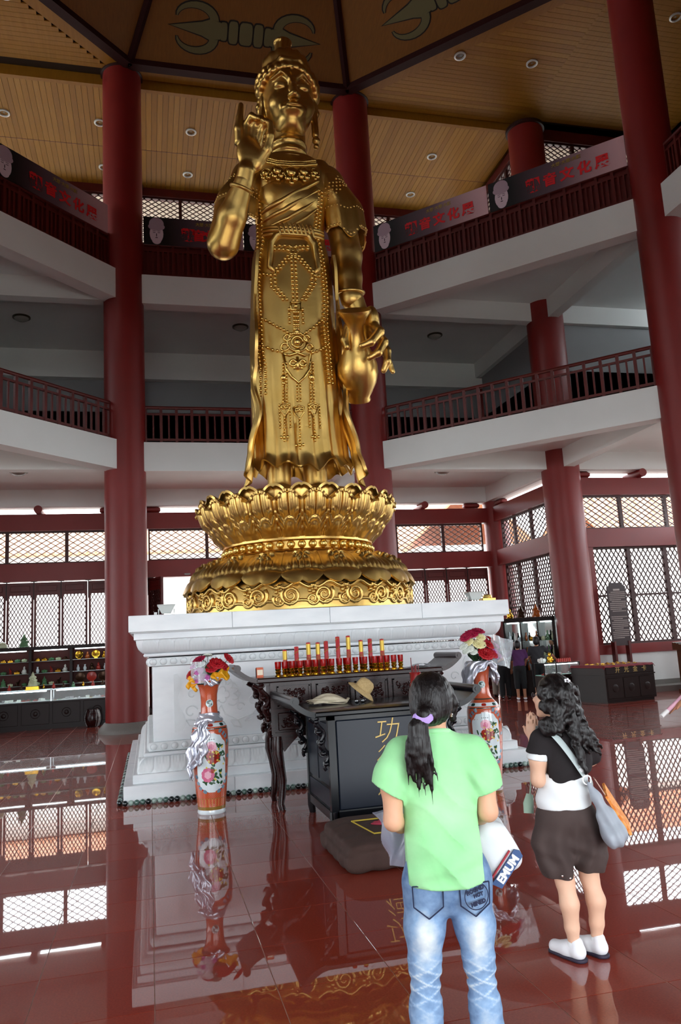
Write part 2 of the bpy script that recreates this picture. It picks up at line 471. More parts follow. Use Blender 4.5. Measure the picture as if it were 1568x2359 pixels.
# ---- ground-floor walls
def wall(name, boxes, m=RED):
    q = MB()
    for b in boxes: q.bx(*b)
    return struct(q.build(name, m, smooth=False))
wall('wall_back', [(XAL, XA, YB, YB + .35, 5.55, 6.05), (XAL, XA, YB, YB + .35, 4.05, 4.57), (XAL, XA, YB + .05, YB + .3, 0, .12)])
wall('wall_back_upper', [(XAL, XA, YB, YB + .4, 6.25, 6.95)], WHITE)
wall('wall_right', [(XA, XA + .35, YA, YB, 5.55, 6.05), (XA, XA + .35, YA, YB, 4.05, 4.57), (XA, XA + .35, YA, YB, 1.05, 1.31)])
wall('wall_right_upper', [(XA, XA + .4, YA, YB, 6.25, 6.95)], WHITE)
wall('wall_right_low', [(XA + .05, XA + .35, YA, YB, 0, 1.05)], WHITE)
wall('wall_corner', [(XA, XR, YA, YA + .35, 5.55, 6.05), (XA, XR, YA, YA + .35, 4.05, 4.57), (XA, XR, YA, YA + .35, 1.05, 1.31), (XA, 12.2, YA + .05, YA + .3, 1.31, 4.05)])
wall('wall_corner_upper', [(XA, XR, YA, YA + .4, 6.25, 6.95)], WHITE)
wall('wall_corner_low', [(XA, XR, YA + .05, YA + .35, .28, 1.05)], WHITE)
wall('baseboard_corner', [(XA, XR, YA + .02, YA + .35, 0.15, .28), (XA + .3, XR, YA - .6, YA + .3, 0, .15)], STONE)
for (x, y) in ((-3.15, YB), (8.95, YB), (13.9, YA)):
    q = MB(); q.cyl((x, y - .25, 6.15), (x, y + .6, 6.15), .12, n=20); struct(q.build('trim_1', RED))
# corbels beside the columns in the bright strip under the slab
for k, (x, y, a) in enumerate(((10.75, YB + .15, 0), (XA + .15, 23.75, PI / 2), (12.1, YA + .15, 0), (XA + .15, 20.2, PI / 2), (.1, YB + .15, 0), (-1.15, YB + .15, 0))):
    q = MB(); q.cbx(-.28, .28, -.14, .14, 6.07, 6.24, .05); o = struct(q.build('trim_2', RED)); o.matrix_world = frame((x, y, 0), a)
# transom windows
for x0, x1 in ((-5.72, -4.05), (-4.05, -2.38), (-2.38, -1.0), (0.0, 1.78), (1.78, 3.56), (3.56, 5.34), (6.34, 8.0), (8.0, 9.66), (9.66, 11.1)):
    window(frame((x0, YB + .2, 4.57), 0), x1 - x0, .98, .26, .165)
for y0, y1 in ((19.6, 20.72), (20.72, 21.86), (21.86, 23.0), (23.0, 23.9)):
    window(frame((XA + .2, y0, 4.57), PI / 2), y1 - y0, .98, .26, .165)
for x0, x1 in ((11.8, 13.3), (13.3, 14.8), (14.8, 16.3)):
    window(frame((x0, YA + .2, 4.57), 0), x1 - x0, .98, .26, .165)
# tall lattice windows of the side walls
for y0, y1 in ((19.8, 20.85), (20.85, 21.9), (21.9, 22.95), (22.95, 23.85)):
    window(frame((XA + .2, y0, 1.31), PI / 2), y1 - y0, 2.74, .15, .235, .06, .026, 1.3)
for x0, x1 in ((12.2, 13.39), (13.39, 14.59), (14.59, 15.79)):
    window(frame((x0, YA + .2, 1.31), 0), x1 - x0, 2.74, .15, .235, .06, .026, 1.36)
# door leaves of the back wall
def leaf_meshes():
    W = .735; q = MB()
    for b in ((0, .06, 0, 4.0), (W - .06, W, 0, 4.0)): q.bx(b[0], b[1], -.04, .04, b[2], b[3])
    for z0, z1 in ((0, .12), (1.05, 1.15), (3.63, 3.71), (3.94, 4.0)): q.bx(.06, W - .06, -.04, .04, z0, z1)
    q.bx(.06, W - .06, -.015, .015, .12, 1.05); q.bx(.06, W - .06, -.015, .015, 3.71, 3.94)
    q.cbx(.12, W - .12, -.03, .03, .2, .97, .012); q.cbx(.1, W - .1, -.028, .028, 3.74, 3.91, .01)
    l = MB(); lattice(l, .06, W - .06, 1.15, 3.63, .1, .175, .022)
    b = MB(); b.bx(.02, .3, -.09, -.04, 3.9, 3.95); b.bx(.12, .17, -.1, -.04, 3.3, 4.1)
    h = MB(); h.bx(-.02, .0, -.06, .06, 3.5, 4.15); h.bx(-.09, .07, -.08, .06, 4.02, 4.1)
    return q.mesh('door_frame', DRED, smooth=False), l.mesh('lattice', LATT, smooth=False), h.mesh('hinge_post', IRON, smooth=False)
lfm = leaf_meshes(); dn = [0]
def leaf(x, y, a):
    dn[0] += 1; o = struct(link('door_%d' % dn[0], lfm[0])); o.matrix_world = frame((x, y, .02), a)
    l = link('lattice', lfm[1], o); l['kind'] = 'stuff'; link('hinge_post', lfm[2], o)
for x in (-5.55, -4.79, -4.03, -3.28, -2.52, -1.75, 6.63, 7.39, 8.15, 8.91, 9.67, 10.42): leaf(x, YB + .15, 0)
for x, a in ((0.0, -1.02), (.06, -1.12), (5.1, -PI + 1.25)): leaf(x, YB + .1, a)
# outer arms: front, east and west walls (their doors stand open and let the daylight in)
def arm_wall(name, p, ang, L):
    q = MB(); q.bx(0, L, 0, .35, 5.55, 6.05); q.bx(0, L, 0, .35, 4.05, 4.57)
    o = struct(q.build(name, RED, smooth=False)); o.matrix_world = frame(p, ang)
    q = MB(); q.bx(0, L, 0, .4, 6.25, 6.95); o = struct(q.build(name + '_upper', WHITE, smooth=False)); o.matrix_world = frame(p, ang)
    return o
arm_wall('wall_front', (XA, YF, 0), PI, XA - XAL)
arm_wall('wall_east', (XR, YA, 0), -PI / 2, YA - YAF)
arm_wall('wall_west', (XL, YAF, 0), PI / 2, YA - YAF)
for nm, b in (('wall_west_side', (XAL - .35, XAL, YA, YB, 0, 6.95)), ('wall_west_corner', (XL, XAL, YA, YA + .35, 0, 6.95)), ('wall_front_side', (XA, XA + .35, YF, YAF, 0, 6.95)),
              ('wall_front_corner', (XA, XR, YAF - .35, YAF, 0, 6.95)), ('wall_south_side', (XAL - .35, XAL, YF, YAF, 0, 6.95)), ('wall_south_corner', (XL, XAL, YAF - .35, YAF, 0, 6.95))):
    wall(nm, [b], RED)
wall('wall_east_low', [(XR, XR + .3, YAF, YA, 0, 1.2)], WHITE)
for k in range(14):
    window(frame((XR + .2, YAF + .1 + k * 1.49, 1.2), PI / 2), 1.45, 2.85, .15, .235, .06, .026)
    window(frame((XL - .2, YAF + .1 + k * 1.49, 1.2), PI / 2), 1.45, 2.85, .15, .235, .06, .026)
wall('wall_west_low', [(XL - .3, XL, YAF, YA, 0, 1.2)], WHITE)

# ---- gallery slabs, beams, upper walls, ceilings
def poly_slab(q, pts, z0, z1): q.prism(pts, z1 - z0, Matrix.Translation((0, 0, z0)))
RINGS = [[(XAL, YA), (XA, YA), (XA, YB + .4), (XAL, YB + .4)], [(XAL, YF - .4), (XA, YF - .4), (XA, YAF), (XAL, YAF)],
         [(XC + AP, YAF), (XR + .4, YAF), (XR + .4, YA), (XC + AP, YA)], [(XL - .4, YAF), (XC - AP, YAF), (XC - AP, YA), (XL - .4, YA)],
         [OCT[1], OCT[2], (XC + AP, YA)], [OCT[3], OCT[4], (XC + AP, YAF)], [OCT[5], OCT[6], (XC - AP, YAF)], [OCT[7], OCT[0], (XC - AP, YA)]]
def floor_level(n, zs, zt, zb):
    q = MB()
    for r in RINGS: poly_slab(q, r, zs, zt)
    struct(q.build('ceiling_gallery_%d' % n, WHITE, smooth=False))
    q = MB(); w = .17
    def beam(a, b, z0, z1, w=.17):
        a = Vector((a[0], a[1], 0)); b = Vector((b[0], b[1], 0)); d = (b - a); L = d.length
        q.bx(0, L, -w, w, z0, z1, Matrix.Translation(a) @ R3('Z', math.atan2(d.y, d.x)))
    for i in range(8): beam(OCT[i], OCT[(i + 1) % 8], zb, zt - .004, .2)
    for a, b in ((OCT[1], (XA, YA)), (OCT[2], (XA, YA)), ((XA, YA), (XA, YB)), (OCT[1], (OCT[1][0], YB)), (OCT[0], (OCT[0][0], YB)), (OCT[2], (XR, OCT[2][1])),
                 (OCT[0], (XAL, YA)), (OCT[7], (XAL, YA)), ((XAL, YA), (XAL, YB)), ((XA, YA), (XR, YA)), (OCT[4], (XA, YAF)), (OCT[3], (XA, YAF)), (OCT[5], (XAL, YAF)), (OCT[6], (XAL, YAF)),
                 ((XAL, YB + .1), (XA, YB + .1))): beam(a, b, zb + .05, zs + .01, .16)
    struct(q.build('trim_beams_%d' % n, WHITE, smooth=False))
floor_level(1, 6.78, 6.95, 6.21)
floor_level(2, 11.22, 11.41, 10.62)
OUT = [(XAL, YB), (XA, YB), (XA, YA), (XR, YA), (XR, YAF), (XA, YAF), (XA, YF), (XAL, YF), (XAL, YAF), (XL, YAF), (XL, YA), (XAL, YA)]
def ring_wall(name, z0, z1, m, th=.3, grow=0.0):
    q = MB(); n = len(OUT)
    for i in range(n):
        a, b = Vector((*OUT[i], 0)), Vector((*OUT[(i + 1) % n], 0)); d = b - a
        q.bx(-th * .0, d.length, 0, th, z0, z1, Matrix.Translation(a) @ R3('Z', math.atan2(d.y, d.x)))
    return struct(q.build(name, m, smooth=False))
ring_wall('wall_gallery_middle', 6.95, 10.7, GREYP)
ring_wall('wall_gallery_middle_dado', 6.95, 9.25, mat('dark_dado', '241b19', .6), .28)
q = MB(); q.bx(XAL, XA, YB - .25, YB, 10.27, 10.62); struct(q.build('trim_3', WHITE, smooth=False))
ring_wall('wall_gallery_top', 11.41, 12.6, DRED)
ring_wall('wall_gallery_top_lintel', 16.72, 17.3, DRED)
def top_windows(a, b):
    a, b = Vector((*a, 0)), Vector((*b, 0)); d = b - a; L = d.length; n = max(1, round(L / 1.45)); ang = math.atan2(d.y, d.x)
    for i in range(n):
        p = a + d * (i / n); M = Matrix.Translation((p.x, p.y, 12.6)) @ R3('Z', ang) @ Matrix.Translation((0, .12, 0))
        window(M, L / n, 4.12, .24, .16, .05, .022, 2.05)
for i in (0, 1, 2, 11, 10, 9): top_windows(OUT[i], OUT[(i + 1) % 12])
for i in (3, 4, 5, 6, 7, 8):
    a, b = OUT[i], OUT[(i + 1) % 12]; wall('wall_gallery_blind', [(min(a[0], b[0]) - .1, max(a[0], b[0]) + .1, min(a[1], b[1]) - .1, max(a[1], b[1]) + .1, 12.6, 16.72)], DRED)

# ---- deep eaves outside, shading the top gallery windows and the porch
EAVE = mat('eave_boards', 'd6c8b6', .8, col2='c8b9a6', nscale=2)
def eaves(name, z0, z1, out):
    q = MB(); n = len(OUT); c = Vector((XC, 9.4))
    def off(i, d):
        p = Vector(OUT[i]); a = Vector(OUT[i - 1]); b = Vector(OUT[(i + 1) % n]); e1 = (p - a).normalized(); e2 = (b - p).normalized()
        n1 = Vector((-e1.y, e1.x)); n2 = Vector((-e2.y, e2.x)); return p + (n1 + n2) * d
    for i in range(n):
        j = (i + 1) % n; a, b = Vector(OUT[i]), Vector(OUT[j]); A, B = off(i, out), off(j, out)
        q.add([(a.x, a.y, z0), (b.x, b.y, z0), (B.x, B.y, z1), (A.x, A.y, z1), (a.x, a.y, z0 + .25), (b.x, b.y, z0 + .25), (B.x, B.y, z1 + .25), (A.x, A.y, z1 + .25)], [(0, 1, 2, 3), (4, 7, 6, 5), (2, 6, 7, 3), (0, 4, 5, 1)])
    return struct(q.build(name, EAVE, smooth=False))
eaves('ceiling_eaves', 17.1, 15.4, 3.6)
# ---- columns
def column(x, y, ztop, label, r=.5, base=True, cap=True):
    t = thing('column', label, 'column', (x, y, 0))
    q = MB(); q.lathe([(r, .22 if base else 0), (r, ztop)], 40); q.build('shaft', RED, t)
    if base:
        q = MB(); q.lathe([(r + .17, 0), (r + .17, .03), (r + .14, .1), (r + .06, .19), (r + .03, .235), (r - .02, .24)], 40); q.build('plinth', STONE, t)
    if cap:
        q = MB(); q.lathe([(r - .01, ztop - .12), (r + .05, ztop - .1), (r + .05, ztop)], 40); q.build('collar', mat('dark_collar', '2a0d0b', .5), t)
    return t
column(*OCT[0], 17.28, 'tall red round column on granite plinth next to the lit souvenir display shelves')
column(*OCT[1], 17.28, 'tall red round column rising directly behind the golden statue')
column(*OCT[2], 17.28, 'tall red round column carrying the galleries to the right of the exhibition banners')
for i, lb in ((3, 'red round column at the east side of the hall'), (4, 'red round column at the south-east corner of the octagon'), (5, 'red round column at the south-west corner of the octagon'), (6, 'red round column at the west side of the hall, south one'), (7, 'red round column at the west side of the hall, north one')):
    column(*OCT[i], 17.28, lb)
column(XA, YA, 17.0, 'thick red round column beside the dark notice board and the glass counter', .53)
column(XA + .25, YB + .15, 17.0, 'red round column in the corner where the two lattice walls meet', .42)
column(OCT[0][0], YB, 17.0, 'red round column at the left jamb of the open doorway', .48)
column(OCT[1][0], YB, 17.0, 'red round column at the back wall half hidden by the statue pedestal', .48)

# ---- timber ceiling
WOOD = [mat('ceiling_board_%d' % i, c, .5, col2=c2, nscale=3, namt=.6, stretch=(6, .4, 1), spec=.25) for i, (c, c2) in enumerate((('9a6a20', '8a5e18'), ('92631c', '845816'), ('a07024', '8e611b')))]
ceil = MB()
for r in RINGS: poly_slab(ceil, r, 17.3, 17.5)
ceil = struct(ceil.build('ceiling', mat('ceiling_back', '2e2012', .8), smooth=False))
def plank(sx, sy, m):
    q = MB(); q.bx(-sx / 2, sx / 2, -sy / 2, sy / 2, 0, .04); return q.mesh('plank', m, smooth=False)
PW = .155
pA = [plank(PW - .008, 2.55, m) for m in WOOD]; pB = [plank(PW - .008, 2.12, m) for m in WOOD]
n = int((XA - XAL) / PW)
for i in range(n + 1):
    x = XAL + (i + .5) * PW
    if x > XA: continue
    if x > -4.9: 
        link('plank', pA[rnd.randrange(3)], ceil, (x, 19.75 + 1.275, 17.0)); link('plank', pB[rnd.randrange(3)], ceil, (x, 22.31 + 1.06, 17.0))
q = MB()
for y0, y1, x0, x1 in ((19.75, YB + .2, XAL, -4.9),):
    q.bx(x0, x1, y0, y1, 17.0, 17.04)
k = 0
for (xa, xb, ya, yb) in ((11.35, XR, YAF, 19.2), (XL, -6.0, YAF, 19.2)):
    y = ya
    while y < yb: q.bx(xa, xb, y, y + PW - .008, 17.22, 17.26); y += PW
y = YF
while y < YAF: q.bx(XAL, XA, y, y + PW - .008, 17.0, 17.04); y += PW
for sx in (1, -1):
    y = YAF
    while y < 3.88: 
        xe = 5.85 + (y - YAF); a, b = (xe, 11.35) if sx > 0 else (2 * XC - 11.35, 2 * XC - xe)
        q.bx(a, b, y, y + PW - .008, 17.22, 17.26); y += PW
    y = 14.0
    if sx < 0:
        while y < 19.2: a, b = 2 * XC - 11.35, 2 * XC - (5.85 + 19.5 - y); q.bx(a, b, y, y + PW - .008, 17.22, 17.26); y += PW
o = q.build('plank_field', WOOD[0], ceil, smooth=False); o['kind'] = 'stuff'
y = 14.0
while y < 19.45:
    xe = 5.3 + (19.5 - y); L = max(.3, 11.35 - xe)
    q = MB(); q.bx(0, L, 0, PW - .008, 0, .04); q.build('plank', WOOD[rnd.randrange(3)], ceil, smooth=False, loc=(xe, y, 17.22)); y += PW
# drop between the two ceiling levels
q = MB(); q.bx(XAL, XA, 19.62, 19.75, 17.0, 17.3); q.bx(11.3, 11.42, YA, YB, 17.0, 17.3); struct(q.build('trim_4', WOOD[1], smooth=False))
q = MB(); q.bx(XAL, XA, 22.295, 22.31, 16.995, 17.03); struct(q.build('trim_5', DRED, smooth=False))
# octagonal lantern
ZR, ZAPX = 17.2, 21.7
ins = .55
OI = []
for i, (x, y) in enumerate(OCT):
    v = Vector((x - XC, y - YC)); OI.append((XC + v.x * (1 - ins / v.length * 1.05), YC + v.y * (1 - ins / v.length * 1.05)))
APX = (XC, YC, ZAPX)
LANT = mat('lantern_board', '7a4f1e', .5, col2='6b4419', nscale=4, stretch=(8, 1, 1))
q = MB()
for i in range(8):
    a, b = OI[i], OI[(i + 1) % 8]; q.add([(a[0], a[1], ZR), (b[0], b[1], ZR), APX, (a[0], a[1], ZR + .1), (b[0], b[1], ZR + .1), (APX[0], APX[1], APX[2] + .1)], [(0, 1, 2), (5, 4, 3), (0, 3, 4, 1)])
struct(q.build('ceiling_lantern', LANT, smooth=False))
q = MB()
for i in range(8):
    a, b = Vector((*OI[i], ZR)), Vector((*OI[(i + 1) % 8], ZR)); d = b - a
    q.bx(-.02, d.length + .02, -.13, .13, -.09, .12, Matrix.Translation(a) @ R3('Z', math.atan2(d.y, d.x)))
    q.tube([a, Vector(APX)], .11, 6)
    # riser closing the ring between boards and beam
    a2, b2 = Vector((*OCT[i], ZR)), Vector((*OCT[(i + 1) % 8], ZR))
    q2 = None
struct(q.build('trim_lantern', mat('lantern_beam', '2a0b09', .7, spec=.2)))
q = MB()
for i in range(8):
    a, b, c, d = OI[i], OI[(i + 1) % 8], OCT[(i + 1) % 8], OCT[i]
    q.add([(a[0], a[1], 17.205), (b[0], b[1], 17.205), (c[0], c[1], 17.205), (d[0], d[1], 17.205), (a[0], a[1], 17.34), (b[0], b[1], 17.34), (c[0], c[1], 17.34), (d[0], d[1], 17.34)], [(0, 3, 2, 1), (4, 5, 6, 7), (0, 1, 5, 4), (2, 3, 7, 6)])
struct(q.build('ceiling_ring', WOOD[1], smooth=False))
# solid roof over everything so that no daylight leaks in
q = MB(); q.bx(XL - .5, XR + .5, YF - .5, YB + .5, 21.9, 22.0)
ring_wall('wall_attic', 17.3, 22.0, mat('attic', '201510', .9))
struct(q.build('ceiling_attic', mat('attic', '201510', .9), smooth=False))

# ---- ritual sceptre emblems on the lantern panels
def emblem_shape(g):
    P = []
    P.append([(-.52 - g, -.2 - g), (-.52 - g, .2 + g), (-.3, .2 + g), (-.3, -.2 - g)])
    polys = []
    for cx, w, h in ((0, .17, .27), (.33, .12, .27), (-.33, .12, .27), (.58, .09, .22), (-.58, .09, .22)):
        pts = []
        for k in range(20):
            a = 2 * PI * k / 20; c, s = math.cos(a), math.sin(a)
            pts.append((cx + (w + g) * math.copysign(abs(c) ** .5, c), (h + g) * math.copysign(abs(s) ** .5, s)))
        polys.append(pts)
    for sg in (1, -1):
        polys.append([(sg * (.66 - g), -.2 - g), (sg * (.95), -.24 - g), (sg * (1.15), -.16 - g), (sg * (1.95 + 2 * g), 0), (sg * 1.15, .16 + g), (sg * .95, .24 + g), (sg * (.66 - g), .2 + g)])
        for t in (1, -1):
            out = []; inn = []
            for k in range(13):
                a = k / 12; ang = PI * (1.0 - .98 * a)
                cx, cy, R = 1.32, t * .22, .46
                wd = (.13 * (1 - a) ** .7 + .012) + g
                x = cx + R * math.cos(ang); y = cy + t * (.30) * math.sin(ang) * 1.0
                nx, ny = math.cos(ang), t * math.sin(ang)
                out.append((sg * (x + nx * wd), y + ny * wd)); inn.append((sg * (x - nx * wd * .6), y - ny * wd * .6))
            polys.append(out + inn[::-1])
    return polys
EMB = mat('emblem_paint', '5f5a3a', .6); EML = mat('emblem_outline', '16130f', .7)
for i in range(8):
    a, b = Vector((*OI[i], ZR)), Vector((*OI[(i + 1) % 8], ZR)); mid = (a + b) / 2; U = (b - a).normalized(); V = Vector(APX) - mid; V = (V - U * V.dot(U)).normalized(); N = U.cross(V)
    if N.z > 0: N = -N; 
    org = mid + V * 1.08 + U * .02
    M = Matrix(((U.x, V.x, N.x, org.x), (U.y, V.y, N.y, org.y), (U.z, V.z, N.z, org.z), (0, 0, 0, 1)))
    lab = ['thunderbolt sceptre emblem painted on the lantern panel above the statue head', 'thunderbolt sceptre emblem on the lantern panel right of the statue head', 'thunderbolt sceptre emblem on the east lantern panel', 'thunderbolt sceptre emblem on the south-east lantern panel', 'thunderbolt sceptre emblem on the south lantern panel', 'thunderbolt sceptre emblem on the south-west lantern panel', 'thunderbolt sceptre emblem on the west lantern panel', 'thunderbolt sceptre emblem on the lantern panel left of the statue head'][i]
    t = thing('ceiling_emblem', lab, 'emblem', group='painted emblems of the lantern ceiling'); t.matrix_world = M
    q = MB()
    for p in emblem_shape(.035): q.prism(p, .01)
    q.build('outline', EML, t, smooth=False)
    q = MB()
    for p in emblem_shape(0): q.prism(p, .02)
    q.build('figure', EMB, t, smooth=False)

# ---- railings
def railing(a, b, z, label, dense=False):
    a, b = Vector((*a, 0)), Vector((*b, 0)); d = (b - a); L = d.length
    t = thing('balcony_railing', label, 'railing', (a.x, a.y, z), math.atan2(d.y, d.x))
    H = .95; x0, x1 = .5, L - .5
    q = MB(); q.tube([(x0, 0, H), (x1, 0, H)], .045, 8); q.build('top_rail', DRED, t)
    q = MB(); q.bx(x0, x1, -.025, .025, H - .2, H - .15); q.build('middle_rail', DRED, t)
    q = MB(); q.bx(x0, x1, -.025, .025, .08, .14); q.build('bottom_rail', DRED, t)
    st = .36; n = int((x1 - x0) / st); st = (x1 - x0) / n
    q = MB(); q.bx(-.035, .035, -.035, .035, 0, H - .02); pm = q.mesh('post', DRED, smooth=False)
    q = MB(); q.bx(-.02, .02, -.02, .02, .1, H - .17); bm = q.mesh('baluster', DRED, smooth=False)
    for i in range(n + 1):
        link('post', pm, t, (x0 + i * st, 0, 0))
        if i < n:
            for f in ((.5,) if not dense else (.33, .66)): link('baluster', bm, t, (x0 + (i + f) * st, 0, 0))
    if dense:
        q = MB(); q.bx(x0, x1, .05, .075, .0, H + .03); q.build('backing_board', DRED, t)
    return t
nm = {7: 'left', 0: 'back', 1: 'right', 2: 'far right'}
for i, w in ((7, 'running from the display-shelf column towards the west'), (0, 'spanning behind the statue'), (1, 'from the column behind the statue towards the right'), (2, 'running on beyond the column right of the banners')):
    railing(OCT[i], OCT[(i + 1) % 8], 6.95, 'dark red middle gallery railing ' + w)
    railing(OCT[i], OCT[(i + 1) % 8], 11.41, 'dark red top gallery railing ' + w, True)

# ---- ceiling lamps
DLW = mat('lamp_rim', 'c9c9c4', .35, metal=.3); DLG = mat('lamp_glass_off', '8f8d86', .15)
def downlight(x, y, z, lab):
    t = thing('downlight', lab, 'lamp', (x, y, z), group='recessed lamps in the timber ceiling')
    q = MB(); q.lathe([(.16, 0), (.16, -.03), (.12, -.04), (.11, 0)], 20, cap=False); q.build('rim', DLW, t)
    q = MB(); q.lathe([(.115, .02), (.08, .01), (.0, -.005)], 16); q.build('bulb', DLG, t)
for y, yl in ((21.2, 'inner'), (23.35, 'outer')):
    for k, x in enumerate((-3.78, -1.2, 1.4, 3.95, 6.5, 9.0)): downlight(x, y, 17.0, 'round recessed lamp in the timber ceiling behind the statue, %s row along the lattice wall' % yl)
for x, y in ((8.34, 17.17), (10.44, 17.11)): downlight(x, y, 17.205 if x < 9 else 17.22, 'round recessed lamp in the triangular timber ceiling above the right banners')
for x, y in ((-3.1, 17.2), (-5.1, 17.2)): downlight(x, y, 17.22, 'round recessed lamp in the triangular timber ceiling above the left banner')
downlight(13.4, 14.95, 17.22, 'round recessed lamp in the east timber ceiling beyond the right column')
def dome(x, y, z, lab):
    t = thing('dome_lamp', lab, 'lamp', (x, y, z), group='dome lamps under the galleries')
    q = MB(); q.lathe([(.24, 0), (.24, -.03), (.21, -.04)], 28); q.build('ring', mat('brass_dull', '4c4636', .4, metal=.6), t)
    q = MB(); q.lathe([(.2, -.03), (.17, -.08), (.1, -.115), (0, -.125)], 28); q.build('glass', DLG, t)
for x in (-3.35, 2.75, 8.9): dome(x, 21.9, 11.22, 'unlit round dome lamp under the top gallery, %s' % {-3.35: 'above the souvenir shelves', 2.75: 'right behind the statue', 8.9: 'right of the statue bottle'}[x])
for x in (-3.35, 8.75): dome(x, 21.8, 6.78, 'unlit round dome lamp under the middle gallery, %s' % {-3.35: 'above the souvenir shelves', 8.75: 'right of the lotus throne'}[x])

# ---- outside: paved court and the low tiled buildings seen through the lattices
q = MB(); q.bx(-60, 60, -50, 80, -.6, -.45); struct(q.build('floor_courtyard', mat('court_paving', 'b9b6ae', .8, col2='a9a69e', nscale=.5)))
def outbuilding(x0, x1, y0, y1, zw, zr, label, axis=0):
    t = thing('court_building', label, 'building', (0, 0, -.45), group='low buildings around the courtyard')
    q = MB(); q.bx(x0, x1, y0, y1, 0, zw); q.build('wall', mat('court_wall', 'efece6', .8), t, smooth=False)
    TL = mat('roof_tile', 'c98d6c', .7, col2='b97a5a', nscale=3)
    q = MB(); e = .9
    if axis == 0:
        ym = (y0 + y1) / 2
        for yy, s in ((y0 - e, 1), (y1 + e, -1)):
            q.add([(x0 - e, yy, zw - .1), (x1 + e, yy, zw - .1), (x1 + e, ym, zr), (x0 - e, ym, zr), (x0 - e, yy, zw + .05), (x1 + e, yy, zw + .05), (x1 + e, ym, zr + .15), (x0 - e, ym, zr + .15)], [(0, 1, 2, 3), (4, 7, 6, 5), (0, 4, 5, 1), (1, 5, 6, 2), (0, 3, 7, 4)])
        q.build('roof', TL, t, smooth=False)
        q = MB(); x = x0 - e
        while x < x1 + e:
            for yy in (y0 - e, y1 + e): q.tube([(x, yy, zw + .06), (x, ym, zr + .16)], .08, 6)
            x += .45
        o = q.build('roof_ribs', TL, t); o['kind'] = 'stuff'
    else:
        xm = (x0 + x1) / 2
        for xx in (x0 - e, x1 + e):
            q.add([(xx, y0 - e, zw - .1), (xx, y1 + e, zw - .1), (xm, y1 + e, zr), (xm, y0 - e, zr), (xx, y0 - e, zw + .05), (xx, y1 + e, zw + .05), (xm, y1 + e, zr + .15), (xm, y0 - e, zr + .15)], [(0, 1, 2, 3), (4, 7, 6, 5), (0, 4, 5, 1), (1, 5, 6, 2), (0, 3, 7, 4)])
        q.build('roof', TL, t, smooth=False)
        q = MB(); y = y0 - e
        while y < y1 + e:
            for xx in (x0 - e, x1 + e): q.tube([(xx, y, zw + .06), (xm, y, zr + .16)], .08, 6)
            y += .45
        o = q.build('roof_ribs', TL, t); o['kind'] = 'stuff'
    return t
outbuilding(-24, 12, 46, 52, 7.9, 9.9, 'long low building with orange tiled roof behind the back lattice wall')
outbuilding(26, 52, 40, 46, 7.6, 10.4, 'low building with orange tiled roof seen through the corner lattice')
outbuilding(15.5, 21.5, 43, 60, 7.6, 11.0, 'gabled wing with orange tiled roof behind the doorway wall', 1)

# ================================================================== MARBLE PLATFORM
PX0, PX1, PY0, PY1 = -.33, 4.96, 10.02, 15.31
MARB = mat('white_marble', 'e6eaec', .32, col2='d2d8dc', nscale=1.2, namt=.35, bump=.03, bscale=25, stretch=(1, 1, 3), ndetail=8)
MARB2 = mat('marble_carving', 'dfe4e6', .4, col2='ced4d6', nscale=3, namt=.5)
plat = thing('statue_platform', 'white marble platform with carved lotus mouldings beneath the golden statue', 'platform', (0, 0, 0))
def course(name, e, z0, z1, m=MARB, b=.006):
    q = MB(); q.cbx(PX0 + e, PX1 - e, PY0 + e, PY1 - e, z0, z1, b); return q.build(name, m, plat, smooth=False)
def blocks(name, e, z0, z1, n, depth=.5):
    """a course of separate stone blocks with fine joints, around a core"""
    q = MB(); q.bx(PX0 + e + .02, PX1 - e - .02, PY0 + e + .02, PY1 - e - .02, z0, z1 - .002); q.build(name + '_core', MARB2, plat, smooth=False)
    x0, x1 = PX0 + e, PX1 - e; w = (x1 - x0) / n
    q = MB(); q.cbx(.0015, w - .0015, 0, depth, z0, z1, .005); me = q.mesh(name + '_block', MARB, smooth=False)
    for i in range(n):
        link(name + '_block', me, plat, (x0 + i * w, PY0 + e, 0)); link(name + '_block', me, plat, (x0 + (i + 1) * w, PY1 - e, 0), PI)
    y0 = PY0 + e + depth; L = PY1 - e - depth - y0; m2 = n - 1; w = L / m2
    q = MB(); q.cbx(.0015, w - .0015, 0, depth, z0, z1, .005); me = q.mesh(name + '_block', MARB, smooth=False)
    for i in range(m2):
        link(name + '_block', me, plat, (x0, y0 + (i + 1) * w, 0), -PI / 2); link(name + '_block', me, plat, (x1, y0 + i * w, 0), PI / 2)
blocks('step', 0, 0, .215, 4)
course('plinth', .11, .215, .322)
course('lower_band', .3, .556, .665, MARB2)
course('shaft', .36, .665, 1.595)
course('upper_band', .306, 1.597, 1.702, MARB2)
course('cornice', .137, 1.932, 2.02)
blocks('top_slab', .075, 2.03, 2.235, 4, .8)
course('slab_shadow_joint', .1, 2.015, 2.032, MARB2)
def roll(name, e, z, r):
    q = MB(); a, b, c, d = PX0 + e, PX1 - e, PY0 + e, PY1 - e
    for p0, p1 in (((a, c), (b, c)), ((b, c), (b, d)), ((b, d), (a, d)), ((a, d), (a, c))): q.tube([(p0[0], p0[1], z), (p1[0], p1[1], z)], r, 12)
    for p in ((a, c), (b, c), (b, d), (a, d)): q.ball((p[0], p[1], z), r, 10, 6)
    q.bx(a, b, c, d, z - r * .9, z + r * .9); q.build(name, MARB, plat)
roll('lower_roll', .262, .528, .026); roll('upper_roll', .272, 1.738, .022)
